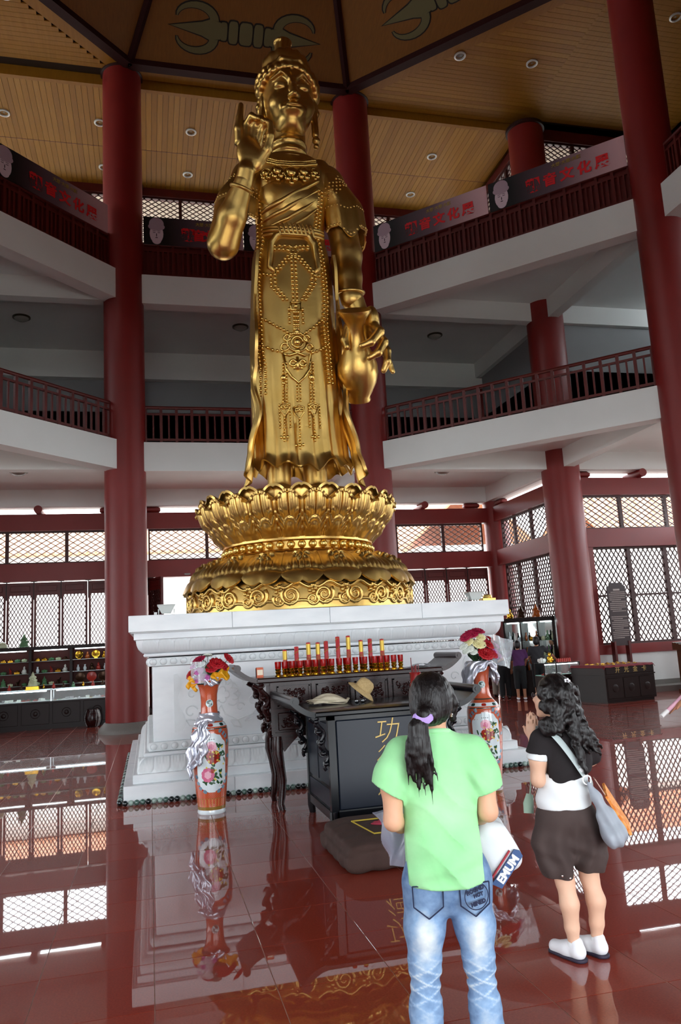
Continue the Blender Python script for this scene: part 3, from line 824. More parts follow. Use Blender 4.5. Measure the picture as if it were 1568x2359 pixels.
# lotus mouldings: curved course + carved petals
def cyma(z0, z1, e0, e1, flip):
    pr = []
    for k in range(9):
        t = k / 8
        if not flip: e = e0 + (e1 - e0) * (1 - math.cos(t * PI / 2)); z = z0 + (z1 - z0) * math.sin(t * PI / 2)
        else: e = e1 + (e0 - e1) * (1 - math.cos((1 - t) * PI / 2)); z = z1 - (z1 - z0) * math.sin((1 - t) * PI / 2)
        pr.append((e, z))
    return pr
def moulding(name, pr):
    q = MB(); vs = []; fs = []
    for e, z in pr: vs += [(PX0 + e, PY0 + e, z), (PX1 - e, PY0 + e, z), (PX1 - e, PY1 - e, z), (PX0 + e, PY1 - e, z)]
    for k in range(len(pr) - 1):
        for i in range(4): j = (i + 1) % 4; fs.append((k * 4 + i, k * 4 + j, k * 4 + 4 + j, k * 4 + 4 + i))
    fs.append((3, 2, 1, 0)); n = 4 * (len(pr) - 1); fs.append((n, n + 1, n + 2, n + 3)); q.add(vs, fs); q.build(name, MARB, plat, angle=50)
pl = cyma(.322, .505, .166, .28, False); pu = cyma(1.757, 1.934, .282, .172, True)
moulding('lower_moulding', pl); moulding('upper_moulding', pu)
def carved_petal(pr, w, flip):
    """tongue-shaped petal relief lying on the moulding, local x across, origin on the front face line"""
    q = MB(); nu, nv = 14, 12
    def fn(u, v):
        x = (u - .5) * w; vv = v if not flip else 1 - v
        t = vv * 8; k = min(7, int(t)); fr = t - k
        e = pr[k][0] * (1 - fr) + pr[k + 1][0] * fr; z = pr[k][1] * (1 - fr) + pr[k + 1][1] * fr
        # tongue outline: round end at the wide side of the moulding
        s = abs(u - .5) * 2; g = v
        edge = 1 - .5 * max(0, (.28 - g) / .28) ** 2 if g < .28 else 1
        d = (edge - s)
        h = .0
        if d > 0:
            h = .008 + .007 * (math.exp(-((d - .12) / .07) ** 2)) + .006 * math.exp(-((s - 0) / .12) ** 2) * (g > .3)
            for bx_ in (-.42, .42):
                rr = math.hypot((u - .5) * 2 - bx_, (g - .25) * 1.6); h += .007 * math.exp(-((rr - .22) / .07) ** 2)
            h += .004 * math.cos(s * 16) * (g > .45)
        else: h = -.004
        return (x, e - h, z + (h * .6 if flip else h * .3))
    q.grid(fn, nu, nv); return q.mesh('carved_petal', MARB2, angle=80)
for pr, flip in ((pl, False), (pu, True)):
    em = pr[0][0] if not flip else pr[-1][0]
    n = 25; x0, x1 = PX0 + pr[0][0] + (.0 if not flip else -.05), PX1 - pr[0][0] + (.0 if not flip else .05); w = (x1 - x0) / n
    me = carved_petal(pr, w * .97, flip)
    for i in range(n):
        link('carved_petal', me, plat, (x0 + (i + .5) * w, PY0, 0))
        link('carved_petal', me, plat, (PX0, PY1 - (x0 - PX0) - (i + .5) * w, 0), -PI / 2)
        link('carved_petal', me, plat, (PX1, PY0 + (x0 - PX0) + (i + .5) * w, 0), PI / 2)
# bosses of the two bands
q = MB(); q.lathe([(.046, 0), (.046, .01), (.040, .004), (.037, .012), (.02, .022), (0, .025)], 20, M=R3('X', PI / 2)); bo = q.mesh('round_boss', MARB2, angle=50)
for e, z in ((.3, .611), (.306, 1.65)):
    n = 37; x0, x1 = PX0 + e, PX1 - e; w = (x1 - x0) / n
    for i in range(n):
        link('round_boss', bo, plat, (x0 + (i + .5) * w, PY0 + e, z))
        link('round_boss', bo, plat, (PX0 + e, PY0 + e + (i + .5) * w, z), -PI / 2); link('round_boss', bo, plat, (PX1 - e, PY0 + e + (i + .5) * w, z), PI / 2)
# carved front panels: corner brackets and scrolling peony
def relief(name, curves, loc, rad=.012):
    q = MB()
    for c in curves:
        pts = c if not isinstance(c, tuple) else c[0]; r = rad if not isinstance(c, tuple) else c[1]
        q.tube([(p[0], 0, p[1]) for p in pts], [(r, r * .75)] * len(pts), 6)
    return q.build(name, MARB2, plat, loc=loc)
def arc(cx, cz, r, a0, a1, n=12, k=1.0): return [(cx + r * (1 + (k - 1) * i / n) * math.cos(a0 + (a1 - a0) * i / n), cz + r * (1 + (k - 1) * i / n) * math.sin(a0 + (a1 - a0) * i / n)) for i in range(n + 1)]
YS = PY0 + .36
for sx, xx in ((1, PX0 + .36 + .26), (-1, PX1 - .36 - .26)):
    pts = [(0, -.36), (0, .36), (.05 * sx, .37), (.09 * sx, .3), (.085 * sx, .18), (.05 * sx, .08), (.07 * sx, -.05), (.13 * sx, -.16), (.15 * sx, -.26), (.1 * sx, -.34), (0, -.36)]
    q = MB(); q.prism([(p[0], p[1]) for p in pts[:-1]][::sx], .014, Matrix.Translation((0, 0, 0)) @ R3('X', PI / 2)); q.build('corner_bracket', MARB2, plat, loc=(xx, YS, 1.12))
def peony(s):
    C = []
    for k in range(9):
        a = -.5 + k * .52; C.append(arc(.17 * math.cos(a) * s, .05 + .14 * math.sin(a), .075, a - 1.9, a + 1.9, 10))
    for k in range(5): a = k * 1.256; C.append(arc(.07 * math.cos(a) * s, .05 + .06 * math.sin(a), .045, a - 1.8, a + 1.8, 8))
    C.append([(0, -.08), (.05 * s, -.2), (.2 * s, -.28), (.4 * s, -.22), (.5 * s, -.1)])
    C.append([(0, -.08), (-.06 * s, -.18), (-.22 * s, -.26), (-.4 * s, -.24)])
    for x, z, r in ((.42, -.05, .08), (.5, .12, .07), (-.38, -.14, .09), (-.36, .08, .07), (.33, .2, .06), (-.2, .27, .05), (.25, -.12, .06)): C.append(arc(x * s, z, r, .3, 5.6, 12, .35))
    for x, z, a in ((.3, -.3, .4), (-.3, -.32, 2.6), (.12, -.28, -.6), (-.14, -.3, 3.6)):
        C.append([(x * s, z), (x * s + .08 * math.cos(a) + .03, z + .08 * math.sin(a) + .04), (x * s + .17 * math.cos(a), z + .17 * math.sin(a))]); C.append([(x * s, z), (x * s + .08 * math.cos(a) - .03, z + .08 * math.sin(a) - .03), (x * s + .17 * math.cos(a), z + .17 * math.sin(a))])
    return C
for xx, s in ((.88, 1), (1.9, -1), (2.9, 1), (3.75, -1)): relief('peony_carving', peony(s), (xx, YS, 1.14))
# string of glass balls round the foot of the platform
gar = thing('glass_ball_string', 'string of dark and pale green glass balls laid along the platform foot', 'ball string', (0, 0, 0))
GB = [mat('glass_ball_dark', '0d1a1c', .06, coat=.5), mat('glass_ball_green', '48645c', .08, coat=.5), mat('glass_ball_pale', '8fa59c', .08, coat=.5)]
gm = []
for m in GB: q = MB(); q.ball((0, 0, 0), .033, 12, 8); gm.append(q.mesh('glass_ball', m, angle=180))
pth = [(PX0 - .045, PY1 - .5 - i * .067) for i in range(int((PY1 - PY0 - .5) / .067) + 1)] + [(PX0 - .045 + i * .067, PY0 - .045) for i in range(1, int((PX1 - PX0 + .09) / .067) + 1)] + [(PX1 + .045, PY0 + i * .067) for i in range(0, 72)]
for i, (x, y) in enumerate(pth): link('glass_ball', gm[(i * 2 + (i // 3)) % 3 if i % 4 else 0], gar, (x, y, .033))
q = MB(); q.tube([(p[0], p[1], .033) for p in pth], .004, 5); q.build('cord', GB[0], gar)

# ================================================================== GOLDEN STATUE
GOLD = mat('gold_leaf', 'c39b50', .33, metal=1.0, col2='d4b16b', nscale=2.2, namt=.7, bump=.16, bscale=9, rvar=.07)
GOLDB = mat('gold_bright', 'dcb868', .24, metal=1.0)
SX, SY, SZ = 2.33, 12.2, 2.235
sta = thing('golden_statue', 'towering golden standing bodhisattva statue on a double lotus throne', 'statue', (SX, SY, SZ))
def spart(q, name, m=GOLD, parent=None, angle=60, **k):
    o = q.build(name, m, parent or sta, angle=angle) if isinstance(q, MB) else q.build(name, m, parent or sta, **k)
    o.location = (0, 0, -SZ) if parent is None else (0, 0, 0); return o
AY = lambda z: -.035 * (z - 4); AX = lambda z: .012 * (z - 4)
# --- throne
thr = MB(); thr.lathe([(1.7, 2.235), (1.76, 2.26), (1.74, 2.6), (1.7, 2.66), (1.5, 2.8), (1.2, 3.06), (1.16, 3.1), (1.19, 3.13), (1.14, 3.16), (1.14, 3.27), (1.19, 3.29), (1.19, 3.33), (1.05, 3.4), (1.2, 3.8), (1.28, 4.02), (1.2, 4.08), (0, 4.09)], 72)
thr = spart(thr, 'lotus_throne', angle=40)
def down_petal(n):
    q = MB(); half = PI / n
    def fn(u, v):
        s = (u - .5) * 2; a = s * half * 1.0
        tip = 1 - .13 * (abs(s) ** 3.5) - .05 * math.exp(-(s / .16) ** 2)
        t = v * tip
        r = 1.19 + (1.80 - 1.19) * (t ** .85) + .04 * (1 - s * s) * math.sin(min(1, t * 1.05) * PI * .9)
        z = 3.075 - (3.075 - 2.655) * (t ** 1.7) + .03 * (1 - s * s) * math.sin(t * PI)
        if v > .84: k = (v - .84) / .16; r += .04 * math.sin(k * PI / 2) - .03 * k; z -= .06 * k * (1 - .5 * abs(s) ** 3)
        h = .016 * math.exp(-((1 - abs(s)) / .1) ** 2) * (v < .88) - .012 * math.exp(-((t - .8) / .03) ** 2)
        d = math.hypot(s, (t - .38) * 2.4); an = math.atan2((t - .38) * 2.4, s)
        h += .035 * math.exp(-(d / .14) ** 2) + .035 * max(0, math.cos(7 * an)) * math.exp(-((d - .36) / .13) ** 2)
        h += .014 * math.cos(s * 20) * math.exp(-((t - .68) / .1) ** 2) * (abs(s) < .7)
        return ((r + h) * math.sin(a), -(r + h) * math.cos(a), z + h)
    q.sheet(fn, 30, 34, .04); return q.mesh('lower_petal', GOLD, angle=70)
ND = 19; me = down_petal(ND)
for i in range(ND): link('lower_petal', me, thr, (0, 0, 0), 2 * PI * (i + .5) / ND)
NB = 46; q = MB(); q.ball((0, -1.165, 3.215), .062, 12, 8); me = q.mesh('throne_bead', GOLDB, angle=180)
for i in range(NB): link('throne_bead', me, thr, (0, 0, 0), 2 * PI * i / NB)
def up_petal(n, back):
    q = MB(); half = PI / n * (1.0 if not back else 1.05)
    def fn(u, v):
        s = (u - .5) * 2
        wd = 1 - .3 * max(0, (v - .82) / .18) ** 2 if not back else .8
        a = s * half * wd
        r = 1.12 + .34 * math.sin(v * PI * .52) - (.02 if back else 0) + (0 if back else .03)
        z = 3.33 + .66 * v + (.1 * v if back else 0) - .10 * v * abs(s) ** 2.4 - .018 * v * math.exp(-(s / .1) ** 2)
        r += .05 * (1 - s * s) * (1 - .3 * v)
        if v > .85: k = (v - .85) / .15; r += .09 * k * k; z -= .05 * k * k
        h = 0.0
        if not back:
            # two lobes with ribs above, curling feathers and a small blossom below
            for c in (-.4, .4):
                d = abs(s - c) / .36
                if v > .42 and d < 1: h += .045 * math.sqrt(max(0, 1 - d * d)) * min(1, (v - .42) / .12) * min(1, (1.0 - v) / .14 if v > .86 else 1) + .006 * math.cos((s - c) * 26)
            h -= .02 * math.exp(-(s / .06) ** 2) * (v > .4)
            d = math.hypot(s * .8, (v - .2) * 2.2); h += .03 * math.exp(-(d / .2) ** 2) + .02 * math.exp(-((d - .36) / .06) ** 2) * (v > .12)
            if .12 < v < .6: h += .012 * math.cos((abs(s) * 9 - v * 16) * 2.0) * (abs(s) > .35)
        rim = math.exp(-((1 - abs(s)) / .07) ** 2); h += .035 * rim
        return ((r + h) * math.sin(a), -(r + h) * math.cos(a), z)
    q.sheet(fn, 30, 36, .035); return q.mesh('upper_petal', GOLD, angle=70)
NU = 24; mf = up_petal(NU, False); mb = up_petal(NU, True)
for i in range(NU):
    link('upper_petal', mf, thr, (0, 0, 0), 2 * PI * i / NU); link('upper_petal', mb, thr, (0, 0, 0), 2 * PI * (i + .5) / NU)
# scroll band
def scroll(sg):
    q = MB()
    def on(a, z, o=0): return ((1.755 + o) * math.sin(a), -(1.755 + o) * math.cos(a), z)
    def spiral(a0, z0, R, turns, s):
        return [on(a0 + s * R * (1 - .85 * k / 26) * math.cos(k / 26 * turns * 2 * PI + 2.4) / 1.755, z0 + R * (1 - .85 * k / 26) * math.sin(k / 26 * turns * 2 * PI + 2.4)) for k in range(27)]
    q.tube(spiral(.0, 2.44, .14, 2.1, sg), [.03 - .016 * k / 26 for k in range(27)], 7)
    q.tube(spiral(.17, 2.38, .09, 1.7, -sg), [.026 - .014 * k / 26 for k in range(27)], 7)
    q.tube([on(-.1 + .3 * k / 10, 2.58 - .04 * math.sin(k / 10 * PI * 3)) for k in range(11)], .024, 6)
    q.tube([on(.08 + .1 * math.cos(k / 8 * PI), 2.3 + .07 * math.sin(k / 8 * PI)) for k in range(9)], .024, 6)
    for k in range(5): a = k * 1.256; p = on(.17 + .045 * math.cos(a) / 1.755, 2.52 + .045 * math.sin(a)); q.ball(p, .03, 8, 6)
    return q.mesh('cloud_scroll', GOLD, angle=180)
sa, sb = scroll(1), scroll(-1)
for i in range(24): link('cloud_scroll', sa if i % 2 else sb, thr, (0, 0, 0), 2 * PI * i / 24)
# --- feet and ankles
s = SDF((-.75, -.85, 4.02), (.85, .4, 5.0), .022)
for sx in (-1, 1):
    cx = .04 + sx * .3
    s.cap((cx, -.02, 4.95), (cx, -.02, 4.2), .2, .19, .08); s.ell((cx + sx * .02, -.28, 4.13), (.22, .42, .13), .1)
    for k in range(5): s.cap((cx + sx * .02 + (k - 2) * .095, -.5 + .02 * abs(k - 2), 4.12), (cx + sx * .02 + (k - 2) * .105, -.68 + .03 * abs(k - 2 + sx * .8), 4.1), .058 + .014 * (k == 2 - 2 * sx), .05, .02)
spart(s, 'feet')
# --- skirt and torso loft
PR = [(4.52, .80, .56, .13), (4.75, .75, .52, .11), (5.1, .735, .5, .1), (5.7, .73, .49, .085), (6.3, .72, .48, .075), (6.9, .70, .475, .07), (7.4, .685, .47, .075), (7.85, .665, .46, .085), (8.2, .63, .43, .085), (8.5, .575, .395, .085), (8.75, .57, .39, .09), (9.1, .60, .41, .1), (9.4, .63, .42, .1), (9.7, .62, .40, .1), (9.95, .5, .33, .1)]
def prof(z):
    z = min(max(z, PR[0][0]), PR[-1][0])
    for a, b in zip(PR, PR[1:]):
        if z <= b[0]:
            t = (z - a[0]) / (b[0] - a[0]); t2 = t * t * (3 - 2 * t) * .5 + t * .5
            return [a[i] + (b[i] - a[i]) * t2 for i in (1, 2, 3)]
    return list(PR[-1][1:])
def folds(a, z):
    """radial relief of the skirt, a=0 at the front"""
    amp = .045 * max(0, min(1, (8.2 - z) / 3.6)) ** 1.3
    f = amp * (.55 * math.cos(a * 14) + .35 * math.cos(a * 9 + 1.3) + .3 * math.cos(a * 23 + z * .3))
    f *= 1 - .75 * math.exp(-(a / .32) ** 4) 
    f -= .04 * math.exp(-((abs(a) - .42) / .05) ** 2) * min(1, max(0, (6.6 - z) / .8)) + .035 * math.exp(-((abs(a) - .2) / .04) ** 2) * min(1, max(0, (6.0 - z) / .8))
    return f
def front(x, z, off=0.0):
    rx, ry, cx = prof(z); t = max(-.98, min(.98, (x - cx) / rx)); a = math.asin(t)
    return Vector((x, AY(z) - (ry + folds(a, z)) * math.sqrt(1 - t * t) - off, z))
def skirt(u, v):
    a = (u - .5) * 2 * PI; z = 4.52 + (9.95 - 4.52) * v ** 1.05
    rx, ry, cx = prof(z); f = folds(a, z)
    zz = z
    if v < .06: zz += (1 - v / .06) * (.05 * math.cos(a * 14) + .03 * math.cos(a * 9 + 1.3) - .10 * math.exp(-(a / .22) ** 4) + .05)
    if v < .05: f += .05 * (1 - v / .05) ** 2
    return (cx + (rx + f) * math.sin(a), AY(z) - (ry + f) * math.cos(a), zz)
q = MB(); q.sheet(skirt, 150, 150, .03); spart(q, 'robe', angle=80)
q = MB(); q.lathe([(.44, 4.84), (.4, 4.78), (.3, 4.8), (0, 4.82)], 40, c=(.1, AY(4.7), 0)); spart(q, 'robe_lining')
# ruffled scarf ends at both sides
def scarf(sg):
    q = MB()
    def fn(u, v):
        z = 8.1 - v * 3.75; rx, ry, cx = prof(max(z, 4.52)); fl = max(0, (v - .45) / .55)
        x = cx + sg * (rx + .005 + .03 * math.sin(v * 24) * (v > .5) + .16 * fl ** 3 + (u - .5) * .03)
        y = AY(z) - .32 + (u - .5) * (.26 + .1 * math.sin(v * 19)) + .06 * math.sin(v * 13 + u * 3)
        if v > .93: y += 0; x -= sg * .5 * 0
        return (x + sg * .06 * math.sin(u * PI * 2 + v * 7) * fl, y, z - .2 * (u - .5) * fl)
    q.sheet(fn, 10, 60, .05); return q
for sg in (-1, 1): spart(scarf(sg), 'scarf', angle=80)
# --- chest, shoulders, arms, neck
s = SDF((-1.5, -1.35, 7.0), (1.55, .6, 10.75), .024)
ay = AY(9.5)
s.ell((.1, ay + .02, 9.35), (.64, .43, .62), .1); s.cap((-.55, ay + .05, 9.68), (.75, ay + .05, 9.72), .27, .27, .2); s.ell((.1, ay - .05, 9.15), (.56, .42, .5), .1)
s.cap((.1, ay + .02, 9.7), (.12, AY(10.4), 10.6), .31, .3, .16)
for z, r in ((10.05, .345), (10.22, .335), (9.9, .37)): s.ell((.11, AY(10) - .0, z), (r, r, .05), .05)
# arm hanging with the bottle
s.chain([(.84, ay + .05, 9.62), (1.0, ay + .06, 8.95), (1.05, ay - .02, 8.3), (1.02, ay - .1, 7.85), (1.03, ay - .22, 7.42)], [.27, .265, .25, .23, .19], .08)
# raised arm
s.chain([(-.62, ay + .02, 9.6), (-.92, ay - .1, 8.9), (-1.1, ay - .38, 8.22)], [.27, .26, .25], .1); s.chain([(-1.1, ay - .4, 8.15), (-.98, ay - .62, 8.5), (-.80, ay - .84, 8.98)], [.25, .225, .145], .06)
spart(s, 'upper_body')
# shoulder cape with studs and scalloped sleeve
for sg, sh in ((1, (.84, 9.62)), (-1, (-.64, 9.62))):
    q = MB()
    def cape(u, v, sg=sg, sh=sh):
        a = -PI * .95 + u * PI * 1.35 if sg > 0 else -PI * 1.4 + u * PI * 1.35
        z = 10.0 - v * 1.28 - (.22 * max(0, math.sin(a * 3.0)) * v ** 3); t = v
        cx = .12 + sg * (.50 + .38 * min(1, t * 1.6)) + (.12 * max(0, t - .5) * sg); r = .17 + .19 * math.sin(min(1, t * 1.3) * PI / 2) + .015 * math.sin(a * 9) * t
        yy = ay + .05 - (.1 * t if sg < 0 else 0)
        if sg < 0: cx -= .03 * t
        return (cx + r * math.cos(a), yy + r * 1.05 * math.sin(a), z)
    q.sheet(cape, 30, 20, .03)
    for k in range(60):
        u = .05 + .9 * (k * .618 % 1); v = .12 + .55 * ((k * .377) % 1); p = Vector(cape(u, v)); c = Vector((p.x, p.y, p.z)); ax = Vector((.12 + sg * .8, ay, p.z)); d = (p - ax).normalized()
        q.ball(p + d * .015, .022, 6, 4)
    for k in range(28): p = Vector(cape(k / 27, .97)); q.ball(p, .03, 6, 4)
    for k in range(28): p = Vector(cape(k / 27, .7)); q.ball(p, .026, 6, 4)
    spart(q, 'shoulder_cape', angle=80)
# bracelet, belt, sash, necklace
def ring(c, r, tr, nrm, n=28, sq=(1, 1)):
    N = Vector(nrm).normalized(); X = N.orthogonal().normalized(); Y = N.cross(X)
    q = MB(); q.tube([Vector(c) + X * (r * sq[0] * math.cos(2 * PI * k / n)) + Y * (r * sq[1] * math.sin(2 * PI * k / n)) for k in range(n)], tr, 8, closed=True); return q
spart(ring((-.83, ay - .8, 8.9), .165, .03, (.18, -.22, .5)), 'bracelet'); spart(ring((1.03, ay - .18, 7.55), .215, .03, (0, -.2, 1)), 'bracelet')
q = MB()
for k, (z, o) in enumerate(((8.56, .05), (8.5, .065), (8.44, .05))):
    q.tube([front(.085 + .50 * math.sin(t / 16 * PI * 1.0 - PI / 2), z + .03 * math.cos(t / 16 * 2 * PI), o) for t in range(17)], .035, 7)
for k in range(9): x = -.2 + k * .07; q.tube([front(x, 8.6, .06), front(x + .02, 8.5, .1), front(x + .04, 8.4, .06)], .022, 6)
spart(q, 'belt')
q = MB()
for k in range(4):
    o = k * .14; P = [(-.47 + .06 * k, 8.86 - o), (-.13 + .05 * k, 9.0 - o * 1.05), (.3, 9.27 - o * 1.2), (.53, 9.46 - o * 1.1)]
    pts = []
    for t in range(25):
        f = t / 24 * 3; i = min(2, int(f)); f -= i; pts.append(front(P[i][0] * (1 - f) + P[i + 1][0] * f, P[i][1] * (1 - f) + P[i + 1][1] * f, .03))
    q.tube(pts, [(.05 - .008 * k) * (.6 + .4 * math.sin(t / 24 * PI)) for t in range(25)], 8)
spart(q, 'sash')
for sg in (-1, 1):
    P = [(.05 + sg * .1, 8.46), (.05 + sg * .27, 8.42), (.05 + sg * .36, 8.28), (.05 + sg * .38, 8.05), (.05 + sg * .4, 7.85), (.05 + sg * .33, 7.75)]
    q = MB(); q.tube([front(x, z, .035) for x, z in P], [.04, .06, .065, .055, .05, .03], 8); spart(q, 'apron_fold', angle=180)
def beads(name, lines, r=.03, sp=.064, off=.034):
    for L in lines:
        q = MB(); P = [front(x, z, off) for x, z in L]
        for a, b, (xa, za), (xb, zb) in zip(P, P[1:], L, L[1:]):
            n = max(1, int((b - a).length / sp))
            for k in range(n): t = k / n; q.ball(front(xa + (xb - xa) * t, za + (zb - za) * t, off), r, 7, 5)
        q.ball(P[-1], r, 7, 5)
        if len(P) > 1: q.tube([front(x, z, off - .012) for x, z in L], r * .4, 5)
        spart(q, name, GOLDB, angle=180)
def dbl(L, d=.032): return [[(x - d, z) for x, z in L], [(x + d, z) for x, z in L]]
beads('side_bead_chain', dbl([(-.5, 9.19), (-.46, 8.73), (-.46, 8.38), (-.53, 8.01), (-.55, 7.66), (-.55, 7.27), (-.54, 6.88), (-.54, 6.5), (-.51, 6.17), (-.52, 5.74)]))
beads('side_bead_chain', dbl([(.57, 9.3), (.56, 9.17), (.51, 8.81), (.46, 8.42), (.53, 8.08), (.56, 7.74), (.57, 7.33), (.54, 6.95), (.55, 6.6), (.57, 6.21), (.58, 5.93)]))
beads('bead_star', [[(.03 + .07 * math.cos(a), 8.12 + .07 * math.sin(a)) for a in [k * PI / 3 for k in range(7)]], [(.03, 8.12), (.03, 8.12)]], .03, .07)
beads('bead_chain', dbl([(-.26, 8.16), (-.06, 8.13)], .0)[:1] + [[(.28, 8.18), (.1, 8.14)], [(-.02, 8.2), (-.26, 8.22)], [(.08, 8.2), (.28, 8.23)]])
beads('bead_chain', dbl([(-.03, 8.02), (-.31, 7.71), (-.31, 7.51), (-.14, 7.27)]) + dbl([(.09, 8.02), (.36, 7.74), (.35, 7.58), (.17, 7.28)]))
beads('bead_chain', [[(-.5, 7.78), (-.34, 7.71)], [(.53, 7.74), (.38, 7.72)]])
beads('centre_bead_chain', dbl([(.025, 7.99), (.025, 7.25)]) + dbl([(.03, 7.05), (.02, 6.69)]) + [[(.03, 7.05), (.02, 6.69)], [(-.08, 7.1), (-.08, 6.88)], [(.14, 7.1), (.14, 6.88)]])
beads('bead_swag', [[(-.5, 7.0), (-.28, 6.82), (-.07, 6.68)], [(.53, 7.02), (.32, 6.82), (.12, 6.67)]])
beads('bead_swag', [[(-.5, 6.54), (-.36, 6.44), (-.22, 6.39)], [(.56, 6.57), (.42, 6.45), (.28, 6.39)]])
beads('tassel_chain', dbl([(-.18, 6.2), (-.2, 5.58)], .025) + dbl([(.25, 6.22), (.24, 5.58)], .025) + dbl([(.02, 5.84), (.015, 5.58)], .025) + [[(-.21, 5.36), (-.23, 5.04)], [(.01, 5.28), (0, 4.9)], [(.25, 5.36), (.26, 5.04)]] + [[(x, 5.52), (x, 5.16)] for x in (-.29, -.135, .175, .35)], .023, .05)
# medallions, shield, tassel ornaments
def orn(name, polys, balls, r=.018):
    q = MB()
    for L in polys: q.tube([front(x, z, .03) for x, z in L], r * 1.15, 6)
    for x, z, b in balls: q.ball(front(x, z, .028), (b, b * .8, b), 10, 7)
    return spart(q, name, GOLDB, angle=180)
cp = lambda cx, cz, r, n=16, a0=0, a1=2 * PI: [(cx + r * math.cos(a0 + (a1 - a0) * k / n), cz + r * math.sin(a0 + (a1 - a0) * k / n)) for k in range(n + 1)]
orn('waist_medallion', [cp(.03, 6.55, .16), cp(.03, 6.55, .09), cp(-.17, 6.47, .06), cp(.23, 6.47, .06), cp(-.13, 6.62, .05), cp(.19, 6.62, .05)], [(.03, 6.55, .06), (.03, 6.72, .05), (.03, 6.4, .05)])
orn('shield_pendant', [[(-.2, 6.36), (-.16, 6.1), (-.08, 5.97), (.02, 5.87), (.12, 5.97), (.21, 6.1), (.24, 6.36), (.14, 6.33), (.02, 6.37), (-.1, 6.33), (-.2, 6.36)], cp(-.05, 6.2, .05), cp(.1, 6.2, .05), [(.02, 6.3), (.02, 6.08)], [(-.05, 6.12), (.1, 6.12)]], [(.02, 6.2, .03)], .022)
orn('buckle', [[(-.05, 7.22), (.11, 7.22), (.11, 7.09), (-.05, 7.09), (-.05, 7.22)]], [(.03, 7.155, .04)], .02)
for cx, cz in ((-.21, 5.46), (.01, 5.4), (.25, 5.46)):
    orn('tassel_ornament', [[(cx - .08, cz + .07), (cx - .07, cz - .02), (cx, cz - .13), (cx + .07, cz - .02), (cx + .08, cz + .07), (cx, cz + .1), (cx - .08, cz + .07)], cp(cx - .03, cz + .03, .025, 8), cp(cx + .03, cz + .03, .025, 8)], [], .013)
for cx, cz in ((-.23, 5.0), (0, 4.86), (.26, 5.0)): orn('tassel_flower', [], [(cx + .05 * math.cos(a), cz + .05 * math.sin(a), .026) for a in (0, PI / 2, PI, 3 * PI / 2)] + [(cx, cz, .03)])
for cx, cz in ((-.2, 5.97), (.24, 5.98)): orn('tassel_knob', [], [(cx, cz, .055), (cx, cz - .09, .03)])
s3 = lambda pts, off: None
def chest(x, z, off=0): return Vector((x, ay - .03 - math.sqrt(max(.01, 1 - ((x - .1) / .78) ** 2)) * (.44 + .02 * (9.6 - z)) + max(0, z - 9.5) * .34 - off, z))
q = MB()
for L, r in (([(-.38, 9.86), (-.16, 9.75), (.07, 9.73), (.29, 9.77), (.51, 9.88)], .028), ([(-.4, 9.76), (-.16, 9.65), (.06, 9.63), (.29, 9.68), (.52, 9.79)], .03), ([(-.38, 9.81), (-.16, 9.7), (.06, 9.68), (.29, 9.72), (.51, 9.83)], .022)):
    for t in range(41):
        f = t / 40 * 4; i = min(3, int(f)); f -= i; q.ball(chest(L[i][0] * (1 - f) + L[i + 1][0] * f, L[i][1] * (1 - f) + L[i + 1][1] * f, .01), r, 7, 5)
spart(q, 'necklace', GOLDB, angle=180)
q = MB()
for x, z, s_ in ((-.36, 9.44, .8), (-.17, 9.46, 1), (.05, 9.42, 1.15), (.27, 9.47, 1), (.47, 9.53, .8)):
    for dx, dz, r in ((0, .07, .075), (-.05, -.03, .05), (.05, -.03, .05), (0, -.1, .035)): q.ball(chest(x + dx * s_, z + dz * s_, .0), (r * s_, r * s_ * .6, r * s_), 12, 8)
    q.tube([chest(x + .1 * s_ * math.cos(a), z + .05 + .1 * s_ * math.sin(a), .012) for a in [k * PI / 8 for k in range(-2, 11)]], .014, 6)
spart(q, 'necklace_pendants', GOLDB, angle=180)
# --- bottle and its hand
bo_pts = [(.90, ay - .68, 7.02), (1.11, ay + .08, 5.55)]
A0, A1 = Vector((.92, -.90 + .0, 6.98)), Vector((1.13, -.12, 5.72)); ax = (A1 - A0); BL = ax.length
Mb = Matrix.Translation(A0) @ ax.to_track_quat('Z', 'Y').to_matrix().to_4x4()
q = MB(); q.lathe([(.0, .14), (.1, .1), (.2, .04), (.262, -.015), (.275, -.02), (.27, .015), (.2, .1), (.14, .22), (.135, .36), (.17, .5), (.27, .68), (.335, .86), (.345, 1.0), (.31, 1.16), (.235, 1.32), (.19, 1.4), (.2, 1.45), (.185, 1.48), (0, 1.48)], 40, M=Mb)
spart(q, 'water_bottle', angle=50)
s = SDF((.6, -1.35, 5.9), (1.75, .1, 7.75), .016)
s.cap((1.03, ay - .2, 7.5), (1.14, -.42, 7.2), .19, .15, .06); s.ell((1.28, -.56, 6.92), (.15, .2, .3), .09, rot=R3('X', .35))
s.chain([(1.3, -.72, 6.8), (1.30, -.98, 6.62), (1.13, -1.02, 6.42), (.98, -1.0, 6.36)], [.085, .075, .065, .05], .03)
s.chain([(1.36, -.66, 6.72), (1.38, -.9, 6.48), (1.26, -.95, 6.28), (1.12, -.92, 6.2)], [.085, .075, .065, .05], .03)
s.chain([(1.42, -.56, 6.7), (1.48, -.72, 6.4), (1.46, -.78, 6.2), (1.4, -.74, 6.06)], [.08, .07, .06, .048], .03)
s.chain([(1.43, -.45, 6.8), (1.53, -.5, 6.45), (1.58, -.52, 6.25), (1.62, -.54, 6.12)], [.07, .06, .05, .04], .03)
s.chain([(1.15, -.6, 7.0), (.86, -.72, 6.78), (.78, -.74, 6.56), (.8, -.78, 6.42)], [.09, .08, .07, .055], .03)
spart(s, 'lowered_hand')
